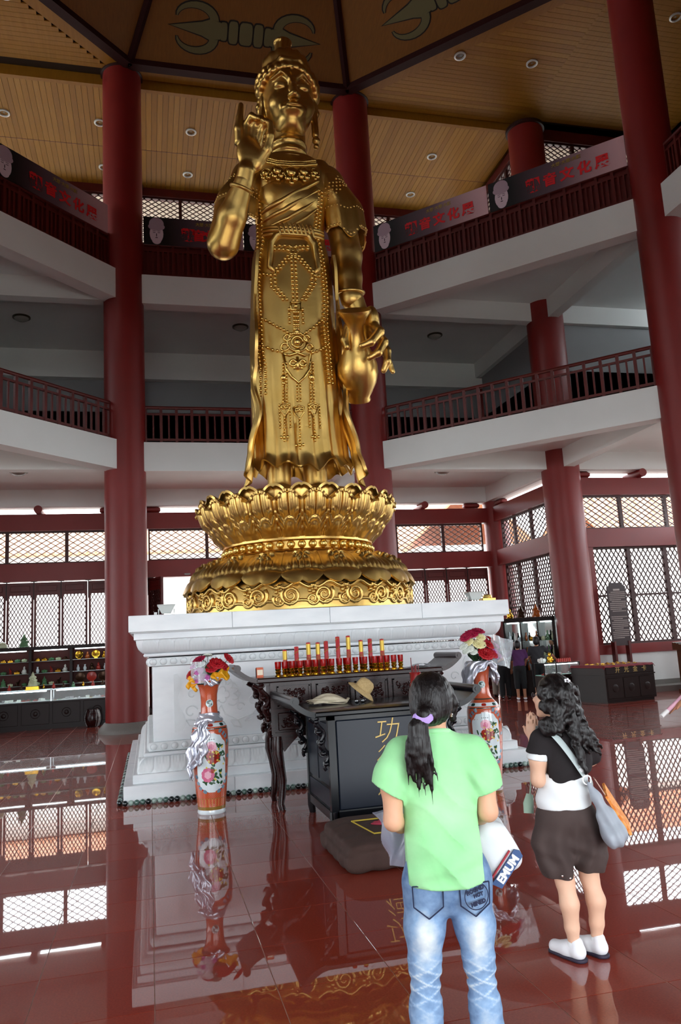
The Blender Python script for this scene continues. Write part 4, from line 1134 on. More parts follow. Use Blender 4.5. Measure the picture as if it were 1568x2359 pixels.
# --- raised hand
s = SDF((-1.1, -1.45, 8.75), (-.2, -.7, 10.5), .014)
y0 = ay - .88
s.cap((-.80, ay - .82, 8.95), (-.76, y0 - .02, 9.14), .145, .135, .05); s.ell((-.70, y0 - .02, 9.46), (.2, .1, .3), .08); s.ell((-.58, y0 - .05, 9.36), (.12, .1, .2), .08)
s.chain([(-.85, y0, 9.66), (-.86, y0 - .03, 9.86), (-.83, y0 - .03, 10.06), (-.80, y0 - .02, 10.3)], [.08, .068, .058, .042], .02)
s.chain([(-.74, y0, 9.72), (-.72, y0 - .02, 9.96), (-.65, y0 - .13, 10.04), (-.58, y0 - .2, 9.96)], [.075, .066, .058, .048], .02)
s.chain([(-.64, y0, 9.72), (-.60, y0 - .04, 9.94), (-.52, y0 - .14, 10.0), (-.46, y0 - .19, 9.93)], [.075, .066, .058, .048], .02)
s.chain([(-.55, y0, 9.66), (-.50, y0 - .06, 9.86), (-.43, y0 - .16, 9.94), (-.39, y0 - .2, 9.9)], [.07, .062, .055, .046], .02)
s.chain([(-.56, y0 - .06, 9.3), (-.43, y0 - .14, 9.48), (-.38, y0 - .2, 9.68), (-.38, y0 - .22, 9.88)], [.09, .075, .062, .048], .03)
spart(s, 'raised_hand')
# --- head
hx, hy = .13, AY(11.1) - .02
s = SDF((hx - .7, hy - .85, 9.95), (hx + .7, hy + .7, 12.4), .0155)
s.ell((hx, hy + .02, 11.18), (.46, .5, .62), .02); s.ell((hx, hy - .1, 10.84), (.385, .4, .48), .12); s.ell((hx, hy - .3, 10.5), (.17, .15, .13), .14)
s.ell((hx - .22, hy - .3, 10.8), (.17, .14, .2), .1); s.ell((hx + .22, hy - .3, 10.8), (.17, .14, .2), .1)
s.ell((hx, hy - .1, 10.42), (.24, .26, .1), .1)
for sg in (-1, 1):
    s.ell((hx + sg * .19, hy - .5, 11.06), (.135, .08, .07), .05, '-'); s.ell((hx + sg * .19, hy - .415, 11.05), (.115, .075, .06), .02)
    s.ell((hx + sg * .19, hy - .425, 11.085), (.12, .075, .035), .02); s.chain([(hx + sg * .05, hy - .5, 11.17), (hx + sg * .18, hy - .5, 11.27), (hx + sg * .34, hy - .38, 11.2)], [.024, .026, .018], .05)
    s.ell((hx + sg * .055, hy - .56, 10.79), (.055, .06, .045), .03)
    # ears with long lobes and earrings
    s.ell((hx + sg * .46, hy + .02, 11.0), (.055, .13, .2), .03); s.cap((hx + sg * .455, hy - .02, 10.85), (hx + sg * .455, hy - .04, 10.48), .06, .065, .03)
    s.ball((hx + sg * .46, hy - .05, 10.36), .07, .01); s.ball((hx + sg * .46, hy - .05, 10.25), .05, .01)
s.chain([(hx, hy - .47, 11.16), (hx, hy - .54, 10.97), (hx, hy - .61, 10.8)], [.05, .055, .07], .05)
s.ell((hx, hy - .46, 10.62), (.2, .1, .1), .08); s.ell((hx, hy - .535, 10.645), (.13, .05, .028), .02); s.ell((hx, hy - .525, 10.575), (.105, .05, .032), .02); s.cap((hx - .12, hy - .555, 10.61), (hx + .12, hy - .555, 10.61), .01, .01, .02, '-')
s.ball((hx, hy - .515, 11.35), .03, .02)
spart(s, 'face')
s = SDF((hx - .75, hy - .7, 10.7), (hx + .75, hy + .75, 12.45), .02)
s.ell((hx, hy + .12, 11.38), (.5, .52, .56), .02); s.ell((hx, hy - .42, 10.98), (.42, .3, .42), .06, '-')
r2 = random.Random(3)
for k in range(15):      # rows of hair locks framing the forehead
    a = -PI * .5 + PI * k / 14
    for j, (rr, zz) in enumerate(((.5, 0), (.53, .13))):
        s.ball((hx + rr * math.sin(a) * .97, hy - .5 * math.cos(a) * (.74 - .2 * j) - .02, 11.18 + zz + .3 * math.cos(a)), .085 - .012 * j, .02)
for sg in (-1, 1):
    for k in range(6): s.ball((hx + sg * (.48 + .02 * math.sin(k * 2)), hy - .05 + .02 * k, 11.3 - k * .09), .07, .02)
# crown: leaf plaques, buddha niche, top knot
for k in range(7):
    a = -1.15 + 2.3 * k / 6; hh = .1 + .07 * math.cos(a); s.ell((hx + .4 * math.sin(a), hy + .08 - .36 * math.cos(a), 11.7 + .08 * math.cos(a)), (.1, .06, hh), .04, rot=R3('Z', a))
s.ell((hx, hy + .12, 11.84), (.33, .32, .16), .06); s.cap((hx - .03, hy + .06, 11.88), (hx - .03, hy + .04, 12.24), .14, .13, .04); s.ell((hx - .03, hy + .04, 12.28), (.17, .15, .06), .03)
for k in range(9): a = k * .7; s.cap((hx - .03 + .14 * math.cos(a), hy + .06 + .14 * math.sin(a), 11.92), (hx - .03 + .125 * math.cos(a + .3), hy + .04 + .125 * math.sin(a + .3), 12.26), .03, .026, .01)
s.chain([(hx - .33, hy - .3, 11.46), (hx - .16, hy - .41, 11.6), (hx, hy - .43, 11.56), (hx + .16, hy - .41, 11.6), (hx + .33, hy - .3, 11.46)], [.045, .05, .055, .05, .045], .02)
spart(s, 'hair_and_crown')

# ================================================================== ALTAR FURNITURE
ROSE = mat('rosewood', '2b0f0e', .25, col2='1c0908', nscale=5, coat=.0, spec=.35, stretch=(1, 1, 6))
BLACKL = mat('black_lacquer', '0b0d12', .22, spec=.4)
BLKP = mat('black_panel', '141a26', .3, spec=.4)
GOLDP = mat('gold_paint', 'a98f55', .4, metal=.6)
def scroll_end(q, x0, z0, x1, z1, ya, yb, r, sg, th=.045):
    """upswept table end finishing in a rolled scroll, extruded along y"""
    P = []
    for k in range(9):
        t = k / 8; P.append((x0 + (x1 - x0) * t, z0 + (z1 - z0) * t ** 1.7))
    out = []; inn = []
    for k, (x, z) in enumerate(P):
        d = Vector((P[min(k + 1, 8)][0] - P[max(k - 1, 0)][0], P[min(k + 1, 8)][1] - P[max(k - 1, 0)][1])).normalized(); n = Vector((-d.y, d.x)) * (1 if sg > 0 else -1)
        out.append((x + n.x * th * .1, z + n.y * th * .1)); inn.append((x - n.x * th, z - n.y * th))
    poly = out + inn[::-1]
    q.prism(poly, yb - ya, Matrix(((1, 0, 0, 0), (0, 0, 1, ya), (0, 1, 0, 0), (0, 0, 0, 1))))
    q.cyl((x1, ya - .012, z1), (x1, yb + .012, z1), r, n=18); q.cyl((x1, ya - .02, z1), (x1, yb + .02, z1), r * .45, n=12)
def dragon(q, x, y, z0, z1, sg, s=1.0):
    """pierced scroll spandrel hanging below the table end"""
    n = 26; H = z1 - z0
    q.tube([(x + sg * (.10 * (1 - t) + .035 * math.sin(t * 15)) * s, y, z1 - H * t) for t in [k / n for k in range(n + 1)]], [(.034 - .014 * t) * s for t in [k / n for k in range(n + 1)]], 8)
    q.tube([(x + sg * (.19 * (1 - t) ** 1.5 - .01 + .02 * math.sin(t * 20 + 1)) * s, y, z1 - .01 - H * .9 * t ** 1.25) for t in [k / n for k in range(n + 1)]], [(.026 - .010 * t) * s for t in [k / n for k in range(n + 1)]], 8)
    for k in range(5):
        t = (k + .4) / 5; cx = x + sg * (.12 * (1 - t) + .01) * s; cz = z1 - H * t
        q.tube([(cx + .045 * s * (1 - j / 14) * math.cos(j * .75 + k), y + .012, cz + .045 * s * (1 - j / 14) * math.sin(j * .75 + k)) for j in range(13)], .012 * s, 6)
        q.ball((cx, y - .02, cz), .03 * s, 8, 6)
    q.bx(x - .0, x + sg * .2 * s, y - .015, y + .015, z1 - .03, z1)
def carving(q, x0, x1, z0, z1, y, seed, n=26):
    r = random.Random(seed)
    for k in range(n):
        x, z = r.uniform(x0 + .03, x1 - .03), r.uniform(z0 + .03, z1 - .03); a = r.uniform(0, 6.28); R = r.uniform(.015, .034)
        q.tube([(x + R * (1 - j / 11) * math.cos(a + j * .7), y - .004 - .004 * j / 9, z + R * (1 - j / 11) * math.sin(a + j * .7)) for j in range(9)], .0075, 5)
    for k in range(n // 2): q.ball((r.uniform(x0 + .03, x1 - .03), y - .004, r.uniform(z0 + .03, z1 - .03)), (.016, .01, .012), 7, 5)
# ---- long altar table with candles
AT = thing('altar_table', 'dark carved rosewood altar table with upswept ends and cabriole legs, holding red candles', 'table', (2.23, 9.05, 0))
ZT = 1.42; YA0, YA1 = -.3, .42
q = MB(); q.cbx(-1.1, 1.1, YA0, YA1, ZT - .055, ZT, .012); scroll_end(q, -1.08, ZT - .004, -1.3, ZT + .12, YA0, YA1, .04, -1); scroll_end(q, 1.08, ZT - .004, 1.3, ZT + .12, YA0, YA1, .04, 1); q.build('table_top', ROSE, AT)
q = MB(); q.bx(-.9, .9, YA0 + .07, YA1 - .07, .8, ZT - .05); q.bx(-.93, .93, YA0 + .045, YA1 - .045, 1.33, ZT - .05); q.bx(-.93, .93, YA0 + .045, YA1 - .045, 1.045, 1.075); q.bx(-.93, .93, YA0 + .045, YA1 - .045, .78, .82)
for x in (-.92, -.45, 0, .45, .9): q.bx(x - .02, x + .02, YA0 + .04, YA0 + .08, .8, 1.36)
q.build('apron_frame', ROSE, AT, smooth=False)
for i in range(4):
    xa = -.9 + i * .45 + .04; xb = xa + .37
    q = MB(); q.cbx(xa, xb, YA0 + .05, YA0 + .09, 1.1, 1.32, .008); carving(q, xa + .03, xb - .03, 1.115, 1.305, YA0 + .048, i, 34)
    for a, b, c, d in ((xa, xb, 1.1, 1.115), (xa, xb, 1.305, 1.32), (xa, xa + .015, 1.1, 1.32), (xb - .015, xb, 1.1, 1.32)): q.bx(a, b, YA0 + .035, YA0 + .06, c, d)
    q.build('carved_panel', ROSE, AT)
    q = MB(); q.cbx(xa, xb, YA0 + .055, YA0 + .09, .84, 1.03, .008); carving(q, xa + .03, xb - .03, .86, 1.01, YA0 + .053, i + 9, 22); q.build('carved_panel', ROSE, AT)
# valance curve below the apron
q = MB()
poly = [(-.84, .82), (-.84, .7)] + [(-.84 + .2 * math.sin(k / 8 * PI / 2), .55 + .22 * math.sin(k / 8 * PI / 2) ** .8) for k in range(1, 9)] + [(.84 - .2 * math.sin(k / 8 * PI / 2), .55 + .22 * math.sin(k / 8 * PI / 2) ** .8) for k in range(8, 0, -1)] + [(.84, .7), (.84, .82)]
q.prism(poly, .03, Matrix(((1, 0, 0, 0), (0, 0, 1, YA0 + .06), (0, 1, 0, 0), (0, 0, 0, 1)))); q.build('valance', ROSE, AT)
for sx in (-1, 1):
    for y in (YA0 + .1, YA1 - .1):
        f = -1 if y < 0 else 1
        q = MB(); q.tube([(sx * .86, y, .82), (sx * .87, y, .72), (sx * .875, y + f * .015, .6), (sx * .85, y + f * .01, .45), (sx * .83, y, .3), (sx * .845, y, .15), (sx * .86, y + f * .015, .06), (sx * .845, y + f * .02, 0)], [.05, .064, .062, .05, .046, .042, .035, .036], 10); q.build('leg', ROSE, AT)
    for y in (YA0 + .09, YA1 - .09):
        q = MB(); dragon(q, sx * .92, y, .78, ZT - .055, sx); q.build('spandrel', ROSE, AT)
# ---- donation box table
DB = thing('donation_box', 'black lacquered donation box table with gold characters and upswept scroll ends', 'donation box', (2.23, 7.45, 0))
q = MB(); q.cbx(-.74, .74, -.05, 1.2, 1.075, 1.125, .012); scroll_end(q, -.72, 1.12, -.92, 1.235, -.05, 1.2, .045, -1); scroll_end(q, .72, 1.12, .92, 1.235, -.05, 1.2, .045, 1); q.build('table_top', BLACKL, DB)
q = MB(); q.bx(-.58, .58, .03, 1.12, .14, 1.075)
for x in (-.6, .53): q.bx(x, x + .07, 0, .07, .12, 1.075); q.bx(x, x + .07, 1.08, 1.15, .12, 1.075)
for z0, z1 in ((.12, .2), (1.035, 1.075)): q.bx(-.6, .6, 0, 1.15, z0, z1)
q.build('box_body', BLACKL, DB, smooth=False)
q = MB(); q.cbx(-.52, .52, .012, .05, .21, 1.03, .01); q.build('front_panel', BLKP, DB, smooth=False)
for sx in (-1, 1):
    for ya, yb in ((.1, .55), (.62, 1.07)):
        q = MB(); q.cbx(min(sx * .575, sx * .59), max(sx * .575, sx * .59), ya, yb, .42, 1.0, .004); q.build('side_panel', BLKP, DB, smooth=False)
    q = MB(); q.cbx(min(sx * .575, sx * .59), max(sx * .575, sx * .59), .1, 1.07, .22, .38, .004); q.build('side_panel', BLKP, DB, smooth=False)
    for y in (.035, 1.115):
        q = MB(); q.tube([(sx * .57, y, .2), (sx * .575, y, .08), (sx * .565, y, 0)], [.045, .04, .035], 8); q.build('foot', BLACKL, DB)
        q = MB(); dragon(q, sx * .61, y, .58, 1.07, sx, .8); q.build('spandrel', BLACKL, DB)
for ch, z in (('功', .885), ('德', .632), ('箱', .378)):
    text('character', ch, .26, .005, GOLDP, DB, Matrix.Translation((-.03, .008, z)) @ R3('X', PI / 2), -.0035, .2)
# ---- candles
RGL = mat('red_glass', 'b00a08', .06, trans=.35, coat=.4); CUPG = mat('cup_gold', 'd9a72e', .16, metal=1)
CANR = mat('candle_red', 'a3161c', .4); CANG = mat('candle_gold_print', 'b99a3c', .35, metal=.5); FLM = mat('candle_flame', 'ffb040', .5, emit='ff9a30', estr=6)
def cup():
    t = thing('candle_cup', 'x', 'candle', group='red glass candle cups on the altar table')
    q = MB(); q.lathe([(0, 0), (.033, 0), (.034, .012), (.02, .025), (.027, .04), (.031, .052), (.022, .064), (.03, .075), (.033, .085), (.02, .088), (0, .088)], 18); q.build('gold_stand', CUPG, t)
    q = MB(); q.lathe([(.026, .085), (.031, .1), (.033, .165), (.031, .165), (.029, .1), (0, .092)], 18, cap=False); q.build('red_glass', RGL, t)
    q = MB(); q.lathe([(0, .092), (.028, .094), (.029, .14), (0, .142)], 14); q.build('wax', CANR, t); return t
c0 = cup(); first = True
ZA = ZT
FR = [-.82, -.74, -.65, -.56, -.47, -.375, -.29, -.185, -.09, .005, .1, .215, .33, .405, .48, .56, .65]
for i, x in enumerate(FR):
    o = c0 if first else dup(c0); first = False
    o.location = (2.23 + x, 8.95 + .01 * (i % 3), ZA); o.rotation_euler.z = i; o['label'] = 'red glass candle cup on a gold stand in the front row of the altar table'
for i in range(15):
    o = dup(c0, (2.23 - .79 + i * .1 + .02 * (i % 2), 9.08 + .015 * (i % 2), ZA), i); o['label'] = 'red glass candle cup on a gold stand in the rear row before the tall candles'
def pillar(h, style):
    t = thing('pillar_candle', 'x', 'candle', group='tall printed candles on the altar table')
    q = MB(); q.lathe([(.0, 0), (.025, 0), (.026, h), (.022, h + .006), (0, h)], 16); wx = q.build('wax_column', CANR, t)
    q = MB()
    if style == 0:
        q.lathe([(.0268, h * .62), (.0268, h * .97)], 16, cap=False)
        for k in range(9): q.tube([(.0268 * math.cos(a), .0268 * math.sin(a), h * .2 + h * .045 * k + .008 * math.sin(a * 3)) for a in [j * .5236 for j in range(12)]], .0022, 4, closed=True)
    else:
        for k in range(22): q.tube([(.0268 * math.cos(a + k * .9), .0268 * math.sin(a + k * .9), h * (.06 + .042 * k) + .01 * a) for a in (0, .5, 1.0, 1.4)], .003, 4)
    q.build('gold_print', CANG, wx)
    q = MB(); q.cyl((0, 0, h), (0, 0, h + .015), .0015, n=5); q.build('wick', IRON, wx); return t
hs = [(-.69, .28), (-.55, .31), (-.405, .35), (-.29, .345), (-.19, .355), (-.045, .40), (.085, .405), (.24, .345), (.355, .355), (.505, .345)]
for i, (x, h) in enumerate(hs):
    t = pillar(h + .01, 0 if i in (0, 2, 3, 6, 7, 9) else 1); t.location = (2.23 + x, 9.2, ZA); t.rotation_euler.z = i * .7
    t['label'] = ('tall red candle with gold printed upper half behind the candle cups' if i in (0, 2, 3, 6, 7, 9) else 'tall red candle with small gold pattern all over behind the candle cups')
# ---- little things on the altar table
t = thing('match_box', 'small orange and white match box standing on the altar table end', 'match box', (1.205, 8.98, ZT), .15)
q = MB(); q.cbx(-.04, .04, -.02, .02, 0, .115, .003); q.build('sleeve', mat('match_orange', 'c9603c', .5), t, smooth=False)
q = MB(); q.bx(-.033, .033, -.0215, -.02, .03, .09); q.build('label_print', mat('match_cream', 'e8d8c0', .5), t, smooth=False)
q = MB(); q.bx(-.0415, -.04, -.017, .017, .01, .105); q.build('striking_strip', mat('match_strip', '3a2420', .8), t, smooth=False)
q = MB(); q.sheet(lambda u, v: (-.16 + .3 * u, -.1 + .2 * v, .004 + .02 * math.sin(u * 3) * (1 - v)), 8, 6, .002); q.sheet(lambda u, v: (-.04 + .2 * u, -.06 + .2 * v, .012 + .03 * math.sin(u * 2.6)), 8, 6, .002)
o = q.build('paper_sheets', mat('paper_bluish', 'd5dce6', .6), None, loc=(3.12, 9.1, ZT)); tag(o, 'loose white paper sheets lying on the right altar table end', 'paper')
t = thing('incense_holder', 'red cylindrical incense holder with bundled incense sticks on the donation box', 'incense holder', (2.69, 7.9, 1.125))
q = MB(); q.lathe([(0, 0), (.06, 0), (.062, .02), (.055, .03), (.056, .13), (.064, .15), (.064, .17), (.056, .18), (.057, .27), (.064, .29), (.05, .29), (.048, .05), (0, .045)], 20); q.build('cup', mat('red_lacquer', '7c1414', .25, coat=.4), t)
for k in range(16):
    a = k * 2.4; r = .01 + .032 * ((k * .618) % 1); q = MB(); q.cyl((r * math.cos(a), r * math.sin(a), .1), (r * 1.25 * math.cos(a), r * 1.25 * math.sin(a), .34 + .03 * ((k * .37) % 1) + (.09 if k == 9 else 0)), .0045, n=5); q.build('incense_stick', mat('stick_red', '6b1416', .6), t)
# ---- hats and sunglasses on the donation box
STRAW = mat('straw', 'c2a878', .8, col2='a88d5e', nscale=60, bump=.3, bscale=120); CREAM = mat('cream_cloth', 'd9cfb8', .8, col2='c8bda2', nscale=20)
t = thing('straw_hat', 'tan straw hat tipped on its rim on the donation box', 'hat', (2.22, 8.3, 1.168))
M = Matrix.Translation((0, 0, .085)) @ R3('Y', math.radians(38)) @ R3('X', math.radians(12))
q = MB(); q.lathe([(.095, 0), (.094, .05), (.085, .09), (.06, .115), (.0, .125)], 28, M=M); q.build('crown', STRAW, t)
q = MB(); q.lathe([(.095, 0), (.13, -.012), (.165, -.035), (.168, -.03), (.13, -.004), (.095, .008)], 32, cap=False, M=M); q.build('brim', STRAW, t)
t = thing('sun_hat', 'cream folded sun hat lying flat on the donation box', 'hat', (1.83, 8.3, 1.13))
q = MB(); q.sheet(lambda u, v: ((-.2 + .4 * u) * (1 - .2 * abs(v - .5)), -.14 + .28 * v, .02 + .075 * math.sin(u * PI) * math.sin(v * PI) ** .5 + .008 * math.sin(v * 14)), 16, 12, .012); q.build('crown', CREAM, t)
for k in range(3):
    q = MB(); q.tube([(.2 * math.cos(a) * (1 + .06 * k), .13 * math.sin(a) * (1 + .06 * k), .012 + .016 * k + .012 * math.sin(a * 2)) for a in [PI + j * PI / 12 for j in range(13)]], [(.018, .006)] * 13, 6); q.build('brim_fold', CREAM, t)
t = thing('sunglasses', 'black sunglasses resting in front of the straw hat', 'sunglasses', (2.14, 8.14, 1.147), .1)
for sx in (-1, 1):
    q = MB(); q.ball((sx * .035, -.01, .0), (.03, .006, .022), 14, 8); q.build('lens', mat('dark_lens', '0b0b0c', .08, coat=.6), t)
    q = MB(); q.tube([(sx * .066, -.008, .01), (sx * .068, .06, .012), (sx * .066, .12, -.015)], .0035, 6); q.build('temple', BLACKL, t)
q = MB(); q.tube([(-.012, -.012, .006), (0, -.014, .01), (.012, -.012, .006)], .0035, 6); q.build('bridge', BLACKL, t)
# ---- kneeling cushion
CUSH = mat('brown_cushion', '43302a', .85, col2='392722', nscale=8, bump=.12, bscale=90)
t = thing('kneeling_cushion', 'wide brown kneeling cushion with a lotus embroidered inside a yellow square', 'cushion', (2.08, 6.63, 0))
q = MB()
def cus(u, v, top=True):
    x, y = (u - .5) * 2, (v - .5) * 2
    return x, y
s = SDF((-.75, -.62, -.02), (.75, .62, .34), .016)
s.box((0, 0, .12), (.65, .5, .115), .06, .01)
s.field(lambda D, X, Y, Z: D + .006 * np.sin(X * 34 + Y * 5) * (np.abs(Y) > .3) * (Z < .2) + .005 * np.sin(Y * 30) * (np.abs(X) > .45) + .06 * np.exp(-((X + .65) / .12) ** 2) * (Z > .14) * .6 + .03 * np.exp(-((Y + .5) / .1) ** 2) * (Z > .16))
s.build('padding', CUSH, t, 2)
zt = .232
q = MB(); E4 = [(-.42, .2), (-.36, -.3), (.36, -.3), (.42, .2), (-.42, .2)]
for a, b in zip(E4, E4[1:]): q.tube([(a[0], a[1], zt + .012), (b[0], b[1], zt + .012)], .006, 6)
q.build('yellow_braid', mat('yellow_braid', 'b39b33', .7), t)
for k in range(7):
    a = -1.2 + k * .4; q = MB(); q.ball((0, 0, 0), (.035, .09, .012), 10, 6, Matrix.Translation((.0 + .1 * math.sin(a) - .12, -.02 + .09 * math.cos(a), zt + .01)) @ R3('Z', -a)); q.build('lotus_petal', mat('embroidered_pink', 'a3364a', .7), t)
q = MB(); q.ball((-.12, -.11, zt + .008), (.13, .04, .01), 12, 6); q.build('lotus_leaf', mat('embroidered_green', '3f6a35', .7), t)
# ---- floodlights and small offerings on the platform
FLW = mat('floodlight_white', 'cfd2ce', .45)
for x, y, lb in ((.22, 10.65, 'white floodlight on the platform ledge beside the doorway side of the statue'), (4.62, 10.65, 'white floodlight on the platform ledge beside the gilded box')):
    t = thing('floodlight', lb, 'floodlight', (x, y, 2.243)); s_ = 1
    q = MB(); q.add([(-.06, -.04, .03), (.06, -.04, .03), (.06, .05, .03), (-.06, .05, .03), (-.115, -.09, .135), (.115, -.09, .135), (.115, .1, .135), (-.115, .1, .135)], [(0, 3, 2, 1), (4, 5, 6, 7), (0, 1, 5, 4), (1, 2, 6, 5), (2, 3, 7, 6), (3, 0, 4, 7)]); q.build('lamp_housing', FLW, t, smooth=False)
    q = MB(); q.bx(-.118, .118, -.095, .105, .135, .147); q.build('glass_front', DLG, t, smooth=False)
    q = MB(); q.tube([(-.1, 0, .09), (-.1, 0, .0), (.1, 0, 0), (.1, 0, .09)], .009, 6); q.build('bracket', FLW, t)
    q = MB(); q.bx(-.16, -.12, -.02, .03, 0, .05); q.build('ballast', FLW, t, smooth=False)
t = thing('gilded_box', 'small gilded offering box on the platform ledge beside a floodlight', 'box', (4.83, 10.66, 2.235))
q = MB(); q.cbx(-.1, .1, -.07, .07, 0, .06, .006); q.build('case', GOLDB, t, smooth=False); q = MB(); q.lathe([(.07, .06), (.06, .1), (.03, .115), (0, .118)], 16); q.build('lid', GOLDB, t)

# ================================================================== FLOOR VASES
VP = [(0, 0), (.15, 0), (.156, .02), (.15, .045), (.158, .12), (.178, .3), (.198, .55), (.205, .72), (.202, .86), (.192, .915), (.165, .955), (.128, .995), (.105, 1.03), (.094, 1.08), (.09, 1.18), (.095, 1.27), (.112, 1.35), (.145, 1.405), (.16, 1.42), (.158, 1.428), (.14, 1.415), (.1, 1.35), (.075, 1.25), (0, 1.22)]
def vr(z):
    for (a, b), (c, d) in zip(VP[1:18], VP[2:19]):
        if b <= z <= d: return a + (c - a) * (z - b) / max(1e-6, d - b)
    return VP[1][0]
def netmat():
    m = mat('vase_net', 'b5452c', .18, coat=.6); t = m.node_tree; b = t.nodes['Principled BSDF']
    tc = t.nodes.new('ShaderNodeTexCoord'); sp = t.nodes.new('ShaderNodeSeparateXYZ'); t.links.new(tc.outputs['Object'], sp.inputs[0])
    def mt(op, a, bb=None):
        n = t.nodes.new('ShaderNodeMath'); n.operation = op
        for i, x in enumerate((a, bb)):
            if x is None: continue
            if isinstance(x, (int, float)): n.inputs[i].default_value = x
            else: t.links.new(x, n.inputs[i])
        return n.outputs[0]
    an = mt('MULTIPLY', mt('ARCTAN2', sp.outputs[1], sp.outputs[0]), 26.0); zz = mt('MULTIPLY', sp.outputs[2], 170.0)
    l1 = mt('ABSOLUTE', mt('SINE', mt('ADD', an, zz))); l2 = mt('ABSOLUTE', mt('SINE', mt('SUBTRACT', an, zz)))
    f = mt('LESS_THAN', mt('MINIMUM', l1, l2), .3)
    mx = t.nodes.new('ShaderNodeMix'); mx.data_type = 'RGBA'; t.links.new(f, mx.inputs[0]); mx.inputs[6].default_value = lin('b03a20'); mx.inputs[7].default_value = lin('cf7a54'); t.links.new(mx.outputs[2], b.inputs['Base Color'])
    return m
NET = netmat(); PORC = mat('white_porcelain', 'd6e2e6', .1, coat=.7); VG = mat('vase_gilt', '8c6a2a', .3, coat=.4); VDK = mat('vase_dark_green', '1d3b36', .2, coat=.5); VRD = mat('vase_red', 'a02a1c', .2, coat=.5); VPK = mat('vase_pink', 'cf6a8c', .2, coat=.5); VPL = mat('vase_pale_pink', 'e6aebf', .2, coat=.5); VYL = mat('vase_yellow', 'd8c25a', .2, coat=.5); VGR = mat('vase_leaf', '2c5334', .2, coat=.5); VBL = mat('vase_blue', '6d8a9c', .2, coat=.5)
def on(a, z, o=.0): r = vr(z) + o; return (r * math.sin(a), -r * math.cos(a), z)
def patch(q, a0, z0, ra, rz, o, n=14, rot=0.0, pw=1.0):
    """small painted oval on the vase wall; ra, rz in metres"""
    vs = [on(a0, z0, o + .0004)]; fs = []
    for k in range(n):
        t = 2 * PI * k / n; x, z = ra * math.copysign(abs(math.cos(t)) ** pw, math.cos(t)), rz * math.copysign(abs(math.sin(t)) ** pw, math.sin(t)); x, z = x * math.cos(rot) - z * math.sin(rot), x * math.sin(rot) + z * math.cos(rot)
        vs.append(on(a0 + x / vr(z0), z0 + z, o))
    for k in range(n): fs.append((0, 1 + k, 1 + (k + 1) % n))
    q.add(vs, fs)
def stf(o): o['kind'] = 'stuff'; return o
